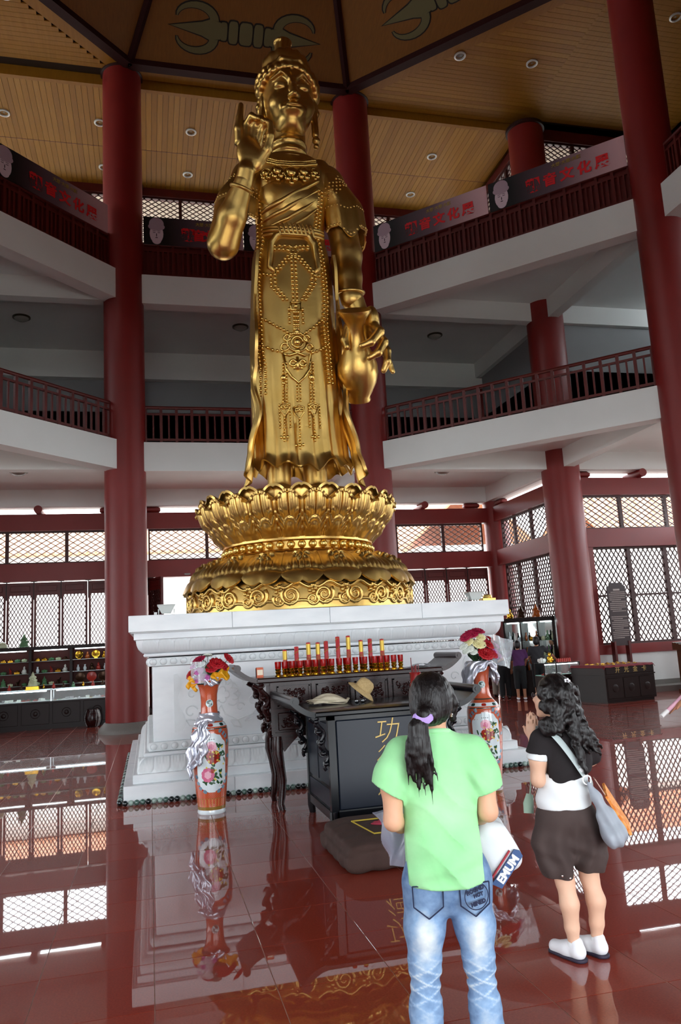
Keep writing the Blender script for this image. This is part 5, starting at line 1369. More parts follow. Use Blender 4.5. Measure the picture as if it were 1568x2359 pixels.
def vase(label, loc, rz):
    t = thing('floor_vase', label, 'vase', loc, rz)
    q = MB(); q.lathe(VP, 56); body = q.build('vase_body', NET, t, angle=50)
    q = MB(); q.lathe([(.1505, 0.0), (.1572, .02), (.1512, .045)], 56, cap=False); q.build('white_foot', PORC, t)
    q = MB(); q.lathe([(vr(z) + .001, z) for z in (.046, .06, .08)], 56, cap=False); q.lathe([(vr(z) + .001, z) for z in (.165, .17)], 56, cap=False); q.build('gilt_band', VG, t)
    q = MB()
    for k in range(28): a = 2 * PI * k / 28; q.add([on(a - .018, .085, .0012), on(a + .018, .085, .0012), on(a + .018, .162, .0012), on(a - .018, .162, .0012)], [(0, 1, 2, 3)])
    stf(q.build('foot_flutes', mat('flute_gilt', 'c49a5a', .3, coat=.4), t))
    q = MB(); q.lathe([(vr(z) + .0012, z) for z in (.925, .94, .955, .965)], 56, cap=False); q.build('shoulder_band', PORC, t)
    q = MB(); q.lathe([(vr(z) + .0014, z) for z in (.9, .905, .91)], 56, cap=False); q.lathe([(vr(z) + .0014, z) for z in (1.0, 1.012)], 56, cap=False); q.lathe([(vr(z) + .0014, z) for z in (1.385, 1.405)], 56, cap=False); stf(q.build('dark_line', VDK, t))
    for k in range(8):
        a = 2 * PI * k / 8; q = MB(); patch(q, a, .945, .028, .016, .002, 12, 0, .6); q.build('shoulder_flower', VRD if k % 2 == 0 else VDK, t)
    for k in range(2):
        a = PI * k
        # white reserve panel with scalloped outline
        q = MB(); nz = 26; vs = []; fs = []
        for j in range(nz + 1):
            z = .235 + (.86 - .235) * j / nz; f = j / nz
            w = .2 * (1 - abs(2 * f - 1) ** 5) ** .5 if 0 < f < 1 else .02
            w = max(.035, w) * (1 - .22 * math.exp(-((f - .9) / .06) ** 2) - .25 * math.exp(-((f - .08) / .05) ** 2)); w = min(w, .172)
            for i in range(9): vs.append(on(a + (i / 8 - .5) * 2 * w / vr(z), z, .0016))
        for j in range(nz):
            for i in range(8): fs.append((j * 9 + i, j * 9 + i + 1, j * 9 + 10 + i, j * 9 + 9 + i))
        q.add(vs, fs); wp = q.build('white_panel', PORC, t)
        # coloured cartouche border above and below
        q = MB()
        for sg in (-1, 1):
            for (dx, z) in ((.15, .85), (.18, .82), (.11, .88), (.15, .28), (.09, .245), (.18, .33), (.2, .4), (.21, .76), (.22, .6)): patch(q, a + sg * dx / .2, z, .026, .02, .0019, 10, sg * .6)
        stf(q.build('border_flowers', [VBL, VRD, VYL][k % 3], wp))
        q = MB()
        for sg in (-1, 1):
            for (dx, z) in ((.165, .835), (.13, .865), (.12, .262), (.165, .305), (.21, .5), (.2, .79)): patch(q, a + sg * dx / .2, z, .013, .011, .0022, 8)
        stf(q.build('border_blooms', VYL if k % 2 else VRD, wp))
        # peony bouquet painting
        R_ = random.Random(5 + k)
        q = MB()
        for i in range(60): z = R_.uniform(.33, .74); x = R_.gauss(.03, .06) * (1.2 - abs(z - .52)); patch(q, a + x / .2, z, R_.uniform(.009, .017), R_.uniform(.018, .036), .0019, 8, R_.uniform(-1.4, 1.4))
        stf(q.build('painted_leaves', VGR, wp))
        def peony_p(cx, cz, R0, m1, m2, nm):
            q = MB(); qq = MB()
            for i in range(9): an = i * .698; patch(q, a + (cx + R0 * .62 * math.cos(an)) / .2, cz + R0 * .62 * math.sin(an), R0 * .42, R0 * .42, .0023, 10)
            for i in range(6): an = i * 1.047 + .4; patch(qq, a + (cx + R0 * .3 * math.cos(an)) / .2, cz + R0 * .3 * math.sin(an), R0 * .27, R0 * .27, .0027, 8)
            stf(q.build(nm, m1, wp)); stf(qq.build(nm, m2, wp))
        peony_p(.0, .715, .06, VPL, VPK, 'painted_pink_peony'); peony_p(.02, .61, .078, VRD, mat('vase_red_deep', '7a1a12', .2, coat=.5), 'painted_red_peony'); peony_p(-.045, .42, .075, VPK, VPL, 'painted_pink_peony')
        q = MB()
        for i in range(26): z = R_.uniform(.36, .72); x = R_.gauss(.035, .06); patch(q, a + x / .2, z, .011, .011, .0026, 7)
        stf(q.build('painted_yellow_buds', VYL, wp))
        q = MB(); patch(q, a + .05, .46, .02, .024, .0028, 10); q.build('painted_bud', VRD, wp)
        q = MB()
        for i in range(4): patch(q, a + (-.035 + i * .022) / .2, .795, .006, .005, .0022, 6, .5, .6)
        stf(q.build('painted_inscription', mat('ink', '1a1a1c', .5), wp))
        q = MB(); patch(q, a, 1.175, .042, .042, .002, 18); nmd = q.build('neck_medallion', mat('medallion_pale', 'a8c4c4', .2, coat=.5), t)
        q = MB(); patch(q, a - .15, 1.185, .014, .02, .0024, 8, .7); patch(q, a + .14, 1.16, .018, .012, .0024, 8, .4); patch(q, a, 1.2, .02, .01, .0024, 8, .3); patch(q, a + .05, 1.145, .018, .008, .0024, 8); stf(q.build('medallion_figure', VDK, nmd))
    return t
v1 = vase('tall painted porcelain vase with silver ribbon bow tied around its neck', (.64, 9.12, 0), -.02)
v2 = vase('tall painted porcelain vase with silver cloth gathered under its flowers', (3.9, 9.0, 0), -.36)
SILK = mat('silver_cloth', 'c9ccd8', .25, metal=.55, bump=.1, bscale=20)
# ribbon bow of the first vase
t = thing('silver_ribbon', 'shiny silver ribbon bow hanging from the vase neck', 'ribbon', (.64, 9.12, 0))
q = MB()
def neckb(u, v):
    a = 2 * PI * u; z = .982 + .088 * v; r = vr(z) + .011 + .004 * math.sin(a * 4 + v * 8) + .004 * math.sin(v * PI * 3 + a * 2)
    return (r * math.cos(a), r * math.sin(a), z + .006 * math.sin(a * 3))
q.sheet(neckb, 48, 10, .006); q.build('neck_band', SILK, t, angle=180)
def tail(x0, y0, x1, L, w, ph, z0=1.0, lay=.008):
    q = MB()
    def fn(u, v):
        z = z0 - L * v + .02 * math.sin(u * 7 + ph)
        x = x0 + (x1 - x0) * v ** .7 + (u - .5) * w * (.35 + .65 * min(1, v * 3)) * (1 - .5 * max(0, v - .75) / .25) + .018 * math.sin(v * 17 + ph)
        lift = lay + .011 * (1 + math.sin(u * 9 + ph + v * 6)) + .006 * (1 + math.cos(v * 13))      # always outside the porcelain
        r = max(vr(min(1.3, max(.1, z + d))) for d in (-.03, 0, .03)) + lift
        return (x, -math.sqrt(max(.0004, r * r - x * x)), z) if abs(x) < r * .97 else (x, -r * .243 - .01 * math.sin(v * 9), z)
    q.sheet(fn, 12, 36, .006); return q
tail(-.06, 0, -.22, .52, .15, 0).build('ribbon_tail', SILK, t, angle=180); tail(-.05, 0, -.13, .46, .12, 2, 1.0, .014).build('ribbon_tail', SILK, t, angle=180); tail(-.09, 0, -.24, .6, .06, 4, .98, .02).build('ribbon_tail', SILK, t, angle=180)
s = SDF((-.3, -.3, .86), (.1, 0, 1.1), .008)
s.ell((-.06, -.155, 1.0), (.035, .03, .035), .01); s.ell((-.12, -.145, .985), (.07, .03, .035), .02, rot=R3('Y', -.5)); s.ell((-.005, -.165, 1.0), (.055, .028, .03), .02, rot=R3('Y', .4))
s.build('bow_knot', SILK, t)
# gathered cloth of the second vase
t = thing('silver_cloth', 'silver cloth gathered around the mouth of the vase below the flowers', 'cloth', (3.9, 9.0, 0))
q = MB()
def gath(u, v):
    a = 2 * PI * u; f = .5 + .5 * math.sin(a * 7 + 1); g = .5 + .5 * math.sin(a * 2 + .6)
    g = (.5 + .5 * math.cos(2 * (a - .1))) ** .8; f2 = math.sin(a * 17 + v * 5)
    r = .15 + .055 * math.sin(min(1, v * 1.6) * PI / 2) * (.55 + .45 * g) + .022 * f * v + .012 * f2 * v + .012 * math.sin(v * 11 + a * 5); z = 1.455 - v * (.04 + .22 * g + .05 * f) + .02 * math.sin(v * PI)
    return (r * math.cos(a), r * math.sin(a), z)
q.sheet(gath, 120, 16, .005); q.build('draped_cloth', SILK, t, angle=180)
# ---- flowers
def bloom(name, m, R0, seed, n=5, cup=.5):
    """ruffled double flower: rings of petals, opening towards +Z"""
    r = random.Random(seed); q = MB()
    for ring in range(4):
        k = n + ring * 2; rr = R0 * (.25 + .25 * ring); tilt = 1.25 - .3 * ring
        for i in range(k):
            a = 2 * PI * i / k + ring * .5 + r.uniform(-.1, .1); L = R0 * (.55 + .12 * ring); w = R0 * .5
            def fn(u, v, a=a, L=L, w=w, tilt=tilt, ring=ring):
                d = v * L; x = (u - .5) * w * (.5 + .8 * math.sin(v * PI * .6)); h = math.sin(tilt) * d - .35 * d * d / L * .8; o = math.cos(tilt) * d + R0 * .06 * ring
                o += .06 * R0 * math.sin(u * 9) * v; h += .08 * R0 * math.cos(u * 11 + ring) * v * v
                return (o * math.cos(a) - x * math.sin(a), o * math.sin(a) + x * math.cos(a), h + R0 * .1)
            q.sheet(fn, 4, 3, .002)
    return q.mesh(name, m, angle=180)
FRED = mat('flower_red', 'a80f1c', .55); FCR = mat('flower_crimson', '9c0d3a', .55); FCRM = mat('flower_cream', 'e4dca6', .55); FPNK = mat('flower_pink', 'c66ab0', .5); FWH = mat('flower_white', 'dfe4da', .5); LEAF = mat('flower_leaf', '2e4a2a', .5); YCL = mat('yellow_cloth', 'e3a21c', .4); CELL = mat('cellophane', 'e6eef2', .08, alpha=.28, coat=.5, spec=.8)
def leafm():
    q = MB(); q.sheet(lambda u, v: ((u - .5) * .035 * math.sin(v * PI) ** .7, .01 * math.sin(u * PI), v * .12), 4, 6, .002); return q.mesh('leaf', LEAF, angle=180)
LM = leafm()
def bouquet(label, loc, flowers, nleaf, seed):
    t = thing('flower_bouquet', label, 'bouquet', loc); r = random.Random(seed); cache = {}
    for (m, x, y, z, R0, dx, dy) in flowers:
        key = (m.name, R0)
        if key not in cache: cache[key] = bloom('bloom', m, R0, len(cache))
        o = link('bloom', cache[key], t, (x, y, z)); o.rotation_euler = Vector((dx, dy, 1.0)).to_track_quat('Z', 'Y').to_euler()
        q = MB(); q.tube([(x, y, z), (x * .5, y * .5, z * .5), (x * .1, y * .1, -.1)], .004, 5); q.build('stem', LEAF, t)
    for k in range(nleaf):
        a = r.uniform(0, 6.28); ti = r.uniform(.2, 1.2); o = link('leaf', LM, t, (r.uniform(.03, .1) * math.cos(a), r.uniform(.03, .1) * math.sin(a), r.uniform(.02, .16))); o.rotation_euler = Vector((math.cos(a) * ti, math.sin(a) * ti, 1)).to_track_quat('Z', 'Y').to_euler()
    return t
b1 = bouquet('bouquet of red, pink and white flowers with yellow cloth in the ribboned vase', (.64, 9.12, 1.4),
    [(FRED, .09, -.08, .2, .085, .3, -.9), (FRED, .03, -.11, .16, .075, -.2, -1), (FRED, .16, -.06, .17, .07, .7, -.8), (FRED, .225, -.05, .25, .07, 1.1, -.8), (FCR, -.10, -.02, .25, .075, -.5, -.4), (FRED, -.19, -.05, .1, .065, -1.2, -.7), (FPNK, -.11, -.1, .13, .055, -.4, -1), (FPNK, -.05, -.13, .06, .055, 0, -1), (FPNK, -.13, -.11, .04, .05, -.6, -1), (FWH, .0, .02, .29, .06, 0, .2), (FWH, -.08, -.08, .2, .045, -.4, -.6), (FPNK, -.16, -.05, .19, .045, -.8, -.5)], 42, 1)
q = MB(); q.sheet(lambda u, v: (.02 + .2 * u + .01 * math.sin(v * 9), -.15 - .03 * math.sin(u * 9 + v * 4) + .04 * v, .03 + .12 * v * (.6 + .5 * u) + .015 * math.sin(u * 13)), 22, 8, .004); q.build('yellow_wrap', YCL, b1, angle=180)
q = MB(); q.sheet(lambda u, v: (-.24 + .1 * u + .02 * math.sin(v * 7), -.13 + .03 * math.sin(u * 8 + v * 5), .06 - .12 * v + .03 * math.sin(u * 6)), 10, 8, .004); q.build('yellow_wrap', YCL, b1, angle=180)
q = MB(); q.sheet(lambda u, v: (-.06 + .16 * u, -.155 + .02 * math.sin(u * 12 + v * 5), -.03 + .08 * v + .012 * math.sin(u * 9)), 12, 6, .004); q.build('silver_wrap', SILK, b1, angle=180)
q = MB(); q.sheet(lambda u, v: (-.2 + .18 * u, -.16 + .03 * math.sin(u * 7) + .05 * v, .0 + .24 * v), 8, 8, .001); q.build('cellophane', CELL, b1)
b2 = bouquet('bouquet of crimson, cream and red roses with cellophane in the cloth-wrapped vase', (3.9, 9.0, 1.4),
    [(FCR, -.10, -.05, .37, .085, -.3, -.6), (FCR, .0, -.03, .4, .08, .1, -.4), (FCR, -.17, -.05, .34, .075, -.8, -.6), (FCRM, -.04, -.12, .25, .08, -.1, -1), (FCRM, .0, -.08, .33, .065, .1, -.9), (FCRM, -.15, -.08, .28, .06, -.9, -.7), (FRED, .09, -.1, .24, .075, .5, -1), (FRED, .02, -.16, .13, .095, 0, -1.2), (FRED, .1, -.14, .13, .08, .5, -1), (FRED, .13, -.05, .3, .06, .8, -.5), (FWH, -.22, -.08, .23, .055, -1, -.6), (FWH, -.2, -.1, .18, .05, -1, -.8), (FWH, -.16, -.12, .2, .05, -.7, -1), (FWH, -.12, -.13, .16, .045, -.5, -1), (FPNK, .17, -.1, .16, .05, .8, -1), (FPNK, .2, -.08, .22, .045, 1, -.8), (FPNK, .22, -.1, .1, .04, 1, -1), (FPNK, .16, -.12, .1, .045, .7, -1), (FCR, .05, -.06, .31, .055, .3, -.7)], 46, 2)
q = MB(); q.sheet(lambda u, v: (.1 + .25 * u + .03 * v, -.14 + .05 * math.sin(u * 8 + v * 3), .02 + .34 * v - .08 * u), 12, 10, .001); q.build('cellophane', CELL, b2)

# ================================================================== PEOPLE
SKIN = mat('skin_light', 'd9ab8c', .5, col2='cf9c7c', nscale=8, spec=.35); SKIN2 = mat('skin_tan', 'b27d60', .5, col2='a57155', nscale=8, spec=.35)
HAIR = mat('black_hair', '0a0708', .4, col2='130e0e', nscale=30, stretch=(1, 1, .12), bump=.3, bscale=90, spec=.4)
def hand_sdf(s, w, d, n, sp, r=.009, curl=.35, thumb=1):
    """hand from wrist w along d, palm normal n, finger spread axis sp: palm, four fingers of unequal length, side thumb"""
    w, d, n, sp = Vector(w), Vector(d).normalized(), Vector(n).normalized(), Vector(sp).normalized()
    s.cap(w, w + d * .03, .022, .026, .01); s.cap(w + d * .03 - sp * .018, w + d * .075 - sp * .024, .017, .015, .012); s.cap(w + d * .03 + sp * .016, w + d * .075 + sp * .022, .017, .015, .012); s.cap(w + d * .03, w + d * .078, .018, .016, .012)
    for k, L in enumerate((.062, .074, .07, .054)):
        o = sp * (-.028 + .0185 * k); a = w + d * .078 + o; b = a + d * L * .5 + n * curl * L * .25; c = b + (d * (1 - curl) + n * curl).normalized() * L * .32; e = c + (d * (1 - 1.5 * curl) + n * 1.5 * curl).normalized() * L * .28
        s.chain([a, b, c, e], [r, r * .92, r * .84, r * .7], .004)
    a = w + d * .025 - sp * .026 * thumb; b = a + (d * .6 - sp * .75 * thumb + n * .3).normalized() * .035; c = b + (d * .85 - sp * .25 * thumb + n * .3).normalized() * .03
    s.chain([a, b, c], [r * 1.45, r * 1.15, r * .85], .006)
RZC = math.radians(-14.1)
# ---------------------------------------------------------------- woman in the green T-shirt
W1 = thing('person', 'woman in a light green T-shirt and faded jeans with a ponytail, seen from behind', 'person', (1.17, 3.22, 0), RZC)
s = SDF((-.36, -.3, -.01), (.36, .5, 1.68), .0085)
s.ell((-.008, .015, 1.49), (.076, .092, .108), .02); s.ell((.004, .06, 1.45), (.058, .055, .07), .03); s.cap((0, .0, 1.28), (-.006, .01, 1.43), .05, .047, .03)
s.ell((.02, .115, 1.455), (.012, .018, .016), .012); s.ell((.018, .1, 1.42), (.024, .015, .01), .01)
for sg in (-1, 1):
    s.ell((-.008 + sg * .077, .02, 1.462), (.012, .022, .032), .008)
    s.ell((.018 + sg * .03, .1, 1.485), (.014, .01, .008), .01, '-'); s.ball((.018 + sg * .03, .094, 1.484), .011, .004)
s.ell((0, .01, 1.18), (.145, .085, .16), .06); s.ell((0, .0, 1.0), (.125, .085, .16), .06); s.ell((0, -.01, .86), (.145, .1, .12), .06)
L = [(-.155, -.01, 1.285), (-.2, -.045, 1.16), (-.205, -.06, 1.025)]; s.chain(L, [.05, .045, .038], .03); s.chain([L[2], (-.17, .06, .985), (-.1, .18, .99)], [.038, .034, .026], .02)
Rr = [(.15, -.01, 1.275), (.18, -.04, 1.16), (.185, -.055, 1.04)]; s.chain(Rr, [.05, .045, .038], .03); s.chain([Rr[2], (.17, .07, 1.0), (.14, .2, 1.0)], [.038, .034, .026], .02)
hand_sdf(s, (-.1, .18, .99), (.3, .8, -.15), (0, .2, -1), (1, -.2, 0), .0095, .5); hand_sdf(s, (.14, .2, 1.0), (-.1, .9, -.2), (0, .2, -1), (1, .1, 0), .0095, .6, -1)
for sg, kx, fx in ((-1, -.108, -.124), (1, .103, .118)):
    s.chain([(sg * .075, 0, .8), (kx, 0, .46), (fx, -.01, .09)], [.08, .055, .04], .03); s.cap((fx, -.01, .06), (fx + sg * .015, .14, .03), .04, .032, .02)
s.build('body', SKIN, W1)
# hair: skull cap swept back to the tie, side strand, pony tail
s = SDF((-.3, -.28, 1.08), (.2, .16, 1.66), .0065)
s.ell((-.01, -.005, 1.508), (.094, .108, .106), .01); s.ell((-.02, -.045, 1.46), (.085, .07, .07), .03); s.ell((.02, .115, 1.44), (.07, .05, .07), .03, '-')
s.chain([(.075, .06, 1.53), (.088, .055, 1.47), (.082, .06, 1.40)], [.02, .022, .012], .02); s.chain([(-.03, -.1, 1.44), (-.055, -.118, 1.445)], [.04, .03], .03)
s.ell((.078, .0, 1.45), (.03, .032, .045), .02, '-')
s.ell((.085, .0, 1.455), (.03, .034, .04), .015, '-')
s.chain([(-.055, -.115, 1.445), (-.082, -.135, 1.40), (-.095, -.14, 1.33), (-.085, -.135, 1.26), (-.06, -.13, 1.19)], [.024, .035, .04, .03, .008], .02, flat=((0, 1, 0), 1.3))
R_ = random.Random(11)
for k in range(24):
    x = -.14 + .1 * k / 23; z = 1.31 - R_.uniform(0, .06); s.chain([(-.085 + (x + .09) * .5, -.145, 1.4), (x, -.15 + R_.uniform(-.015, .015), z), (x + R_.uniform(-.01, .045), -.14, z - R_.uniform(.06, .17))], [.011, .008, .0015], .01)
s.field(lambda D, X, Y, Z: D + .0022 * np.sin((X * 1.0 + Y * .4) * 260) * (Z < 1.43) + .0012 * np.sin(np.arctan2(X + .055, Z - 1.445) * 34) * (Z >= 1.4))
s.build('hair', HAIR, W1)
q = MB(); q.tube([(-.06 + .033 * math.cos(a), -.128 + .02 * math.sin(a), 1.432 + .006 * math.sin(a) + .005 * math.cos(a * 2)) for a in [2 * PI * k / 18 for k in range(18)]], [(.009 + .002 * (k % 2), .016) for k in range(18)], 8, closed=True); q.build('hair_tie', mat('lilac_scrunchie', 'b69ae0', .8), W1)
q = MB(); q.ball((.075, .012, 1.428), .006, 8, 6); q.ball((.074, .018, 1.42), .005, 8, 6); q.build('earring', mat('silver', 'dddddd', .15, metal=1), W1)
# T-shirt
GRN = mat('mint_cotton', '82d28a', .85, col2='b2ecb4', nscale=3.2, namt=.55, bump=.35, bscale=9, sheen=.1)
s = SDF((-.4, -.26, .7), (.36, .22, 1.42), .0065)
s.ell((0, .005, 1.2), (.165, .108, .17), .05); s.cap((-.15, -.005, 1.275), (.145, -.005, 1.265), .062, .062, .06); s.cap((0, 0, 1.28), (-.002, .0, 1.318), .085, .062, .04)
s.ell((0, 0, 1.02), (.158, .108, .26), .06); s.ell((.002, -.02, .83), (.182, .15, .22), .07)
s.chain([(-.15, -.01, 1.28), (-.195, -.035, 1.2), (-.222, -.05, 1.13)], [.066, .072, .073], .04); s.chain([(.145, -.01, 1.27), (.172, -.03, 1.19), (.186, -.045, 1.125)], [.066, .07, .07], .04)
s.cap((-.215, -.05, 1.02), (-.222, -.053, 1.13), .1, .09, .004, '-') if False else None
def shirt(D, X, Y, Z):
    d = X * .62 + Z                                   # diagonal drag folds across the back
    f = .021 * (np.abs(np.sin(d * 21 + .6 * np.sin(X * 20) + 1.0)) ** .6 - .7) * np.exp(-((X - .02) / .13) ** 2) * np.clip(-Y / .06, 0, 1) * np.clip((1.25 - Z) / .25, 0, 1)
    f = f + .006 * np.sin((X * .3 - Z) * 60) * np.exp(-((Z - .84) / .06) ** 2) * (Y < 0)
    f = f + .007 * (np.abs(np.sin(X * 27 + Z * 9)) ** .7 - .6) * np.clip((.98 - Z) / .25, 0, 1)
    f = f + .005 * np.sin((X + Z * .8) * 80) * np.exp(-(((np.abs(X) - .14) / .03) ** 2 + ((Z - 1.17) / .07) ** 2))
    D = D + f
    hem = .772 + .09 * np.clip(X, -.0, .3) ** 1.2 * 1.6 + .03 * np.clip(-X, 0, .3)
    D = np.maximum(D, hem - Z)
    # sleeve openings: tilted cuts at both sides
    lc = (1.142 + (X + .222) * -.62) - Z; D = np.where(X < -.165, np.maximum(D, lc), D)
    rc = (1.118 + (X - .186) * .34) - Z; D = np.where(X > .14, np.maximum(D, rc), D)
    # neck opening
    D = np.maximum(D, -(np.sqrt((X / 1.0) ** 2 + ((Y - .012) * 1.0) ** 2) - .056 - .0 * Z + np.where(Z < 1.33, 1.0, 0)))
    return D
s.field(shirt); s.build('tshirt', GRN, W1)
q = MB(); q.tube([(.062 * math.cos(a), .008 + .064 * math.sin(a), 1.356 - .014 * math.sin(a)) for a in [2 * PI * k / 28 for k in range(28)]], [(.006, .011)] * 28, 6, closed=True); q.build('collar', GRN, W1)
# jeans
def denim():
    m = mat('faded_denim', '5d84b4', .85); t = m.node_tree; b = t.nodes['Principled BSDF']
    tc = t.nodes.new('ShaderNodeTexCoord'); at = t.nodes.new('ShaderNodeAttribute'); at.attribute_name = 'fade'
    n = t.nodes.new('ShaderNodeTexNoise'); n.inputs['Scale'].default_value = 26; n.inputs['Detail'].default_value = 6; t.links.new(tc.outputs['Object'], n.inputs['Vector'])
    ad = t.nodes.new('ShaderNodeMath'); ad.operation = 'MULTIPLY_ADD'; t.links.new(n.outputs['Fac'], ad.inputs[0]); ad.inputs[1].default_value = .5; t.links.new(at.outputs['Fac'], ad.inputs[2])
    r = t.nodes.new('ShaderNodeValToRGB'); e = r.color_ramp.elements; e[0].position = .1; e[0].color = lin('3a5a86'); e[1].position = 1.15 if False else 1.0; e[1].color = lin('e6ece4'); k = r.color_ramp.elements.new(.45); k.color = lin('83a2c4')
    t.links.new(ad.outputs[0], r.inputs[0]); t.links.new(r.outputs[0], b.inputs['Base Color']); return m
s = SDF((-.27, -.2, .0), (.27, .2, .9), .0065)
s.ell((.002, -.012, .8), (.172, .115, .16), .03); s.ell((-.085, -.04, .78), (.078, .07, .085), .04); s.ell((.085, -.04, .78), (.078, .07, .085), .04)
s.chain([(-.09, -.01, .76), (-.103, -.008, .6), (-.112, -.005, .46), (-.12, -.01, .3), (-.127, -.015, .13), (-.132, -.01, .03)], [.093, .08, .066, .064, .07, .082], .03)
s.chain([(.088, -.01, .76), (.1, -.008, .6), (.106, -.005, .46), (.116, -.01, .3), (.124, -.015, .13), (.13, -.01, .03)], [.093, .08, .064, .062, .07, .082], .03)
def jeans(D, X, Y, Z):
    w = np.exp(-((Z - .4) / .1) ** 2)
    f = .0045 * (np.abs(np.sin((Z * 1.0 + np.abs(np.abs(X) - .11) * .45) * 62)) + np.abs(np.sin((Z * 1.0 - np.abs(np.abs(X) - .11) * .5) * 62))) * w
    f = f + .004 * np.sin((Z + np.abs(X) * 1.2) * 45) * np.exp(-((Z - .66) / .05) ** 2) * (Y < 0)
    f = f + .003 * np.sin(X * 60 + Z * 30) * (Z < .26)
    return np.maximum(np.maximum(D + f, .012 - Z), Z - .88)
s.field(jeans); jm = s.mesh('jeans', denim())
at = jm.attributes.new('fade', 'FLOAT', 'POINT'); co = np.zeros(len(jm.vertices) * 3, np.float32); jm.vertices.foreach_get('co', co); co = co.reshape(-1, 3)
X, Y, Z = co[:, 0], co[:, 1], co[:, 2]
cxl = np.where(X < 0, -.105, .1)
fd = .58 * np.exp(-((Z - .58) / .1) ** 2) * np.exp(-((X - cxl) / .05) ** 2) + .42 * np.exp(-((Z - .2) / .1) ** 2) * np.exp(-((X - cxl * 1.18) / .05) ** 2)
u = np.abs(np.abs(X) - .11)
wr = np.minimum(np.abs(np.sin((Z + u * .45) * 62)), np.abs(np.sin((Z - u * .5) * 62))); fd += .38 * np.exp(-((Z - .4) / .085) ** 2) * np.exp(-(wr / .22) ** 2) + .08 * np.exp(-((Z - .4) / .1) ** 2)
at.data.foreach_set('value', (fd + .03).astype(np.float32)); link('jeans', jm, W1)
DNK = mat('denim_dark_thread', '1c2440', .8)
def pock(cx, mirror):
    q = MB(); P = [(-.06, .05), (.06, .055), (.058, -.03), (.0, -.075), (-.058, -.03), (-.06, .05)]
    def yb(x, z): return -.118 - .012 * math.exp(-((z - .78) / .05) ** 2) + .35 * max(0, abs(x - .0) - .05) ** 1.4 - (0 if z > .72 else -.1 * (.72 - z))
    for a, b in zip(P, P[1:]):
        q.tube([(cx + a[0] + (b[0] - a[0]) * k / 6, yb(cx + a[0] + (b[0] - a[0]) * k / 6, .735 + a[1] + (b[1] - a[1]) * k / 6), .735 + a[1] + (b[1] - a[1]) * k / 6) for k in range(7)], .0028, 5)
    return q.build('pocket_seam', DNK, W1)
pock(-.09, 0); pock(.095, 1)
ro = Matrix.Translation((.1, -.129, .742)) @ R3('Z', .28) @ R3('X', PI / 2)
q = MB(); q.tube([ro @ Vector((.05 * math.cos(a), .05 * math.sin(a), 0)) for a in [2 * PI * k / 36 for k in range(36)]], .002, 5, closed=True); q.build('pocket_emblem_ring', DNK, W1)
text('pocket_lettering', 'ROUND', .021, .0012, DNK, W1, ro @ Matrix.Translation((-.004, .022, .001)) @ R3('Z', .25), .0012); text('pocket_lettering', 'HOT', .019, .0012, DNK, W1, ro @ Matrix.Translation((.008, .003, .001)) @ R3('Z', .2), .0012); text('pocket_lettering', 'MINED', .021, .0012, DNK, W1, ro @ Matrix.Translation((.006, -.026, .001)) @ R3('Z', .2), .0012)
SHW = mat('shoe_white', 'dfe0e4', .5)
def shoe(par, hx, hy, tx, ty, m, sole):
    a = Vector((hx, hy, 0)); b = Vector((tx, ty, 0)); d = (b - a).normalized(); L = (b - a).length; s = SDF((min(hx, tx) - .07, min(hy, ty) - .07, 0), (max(hx, tx) + .07, max(hy, ty) + .07, .14), .0055)
    P = lambda t, z: tuple(a + d * (L * t) + Vector((0, 0, z)))
    s.chain([P(.08, .045), P(.45, .04), P(.9, .034)], [.037, .039, .036], .02); s.cap(P(.1, .05), P(.12, .088), .036, .034, .02); s.cap(P(.3, .07), P(.6, .05), .03, .026, .02)
    s.field(lambda D, X, Y, Z: np.maximum(D, .014 - Z)); so = s.build('shoe', m, par)
    s = SDF((min(hx, tx) - .07, min(hy, ty) - .07, -.01), (max(hx, tx) + .07, max(hy, ty) + .07, .04), .0055)
    s.chain([P(.06, .012), P(.45, .012), P(.92, .012)], [.041, .041, .038], .01); s.field(lambda D, X, Y, Z: np.maximum(np.maximum(D, Z - .018), .001 - Z)); s.build('shoe_sole', sole, so)
    return a, d, so
DARKS = mat('dark_sole', '2a2436', .6)
for fx in (-.125, .12): shoe(W1, fx, -.06, fx * 1.15, .16, SHW, DARKS)
# bags carried by her
t = thing('travel_bag', 'white and blue printed holdall hanging at the hip of the green T-shirt woman', 'bag', (1.17 + .04 * math.cos(RZC) - .06 * math.sin(RZC), 3.22 + .04 * math.sin(RZC) + .06 * math.cos(RZC), -.05), RZC)
WBAG = mat('white_nylon', 'd8dde0', .5, bump=.12, bscale=18)
s = SDF((.05, -.02, .72), (.34, .5, 1.04), .0075); s.box((.2, .2, .885), (.085, .15, .11), .05, .02, rot=R3('Y', -.45)); s.cap((.165, .1, .975), (.165, .34, .975), .035, .035, .04)
s.field(lambda D, X, Y, Z: D + .004 * np.sin(Y * 40 + Z * 22)); s.build('bag_body', WBAG, t)
Mb = Matrix.Translation((.215, .05, .83)) @ R3('Y', -.9) @ R3('X', PI / 2)
q = MB(); q.prism([(-.075, -.022), (.085, -.022), (.095, 0), (.085, .022), (-.085, .022)], .012, Mb @ Matrix.Translation((0, -.02, 0))); q.build('blue_band', mat('bag_blue', '34507e', .6), t)
text('bag_lettering', 'EMUM', .046, .002, mat('bag_letter', 'e6e8ec', .6), t, Mb @ Matrix.Translation((.005, -.02, .014)), .002)
q = MB(); q.prism([(-.08, .012), (.07, .012), (.07, .018), (-.08, .018)], .0135, Mb); q.build('red_line', mat('bag_red', 'a01c2a', .6), t)
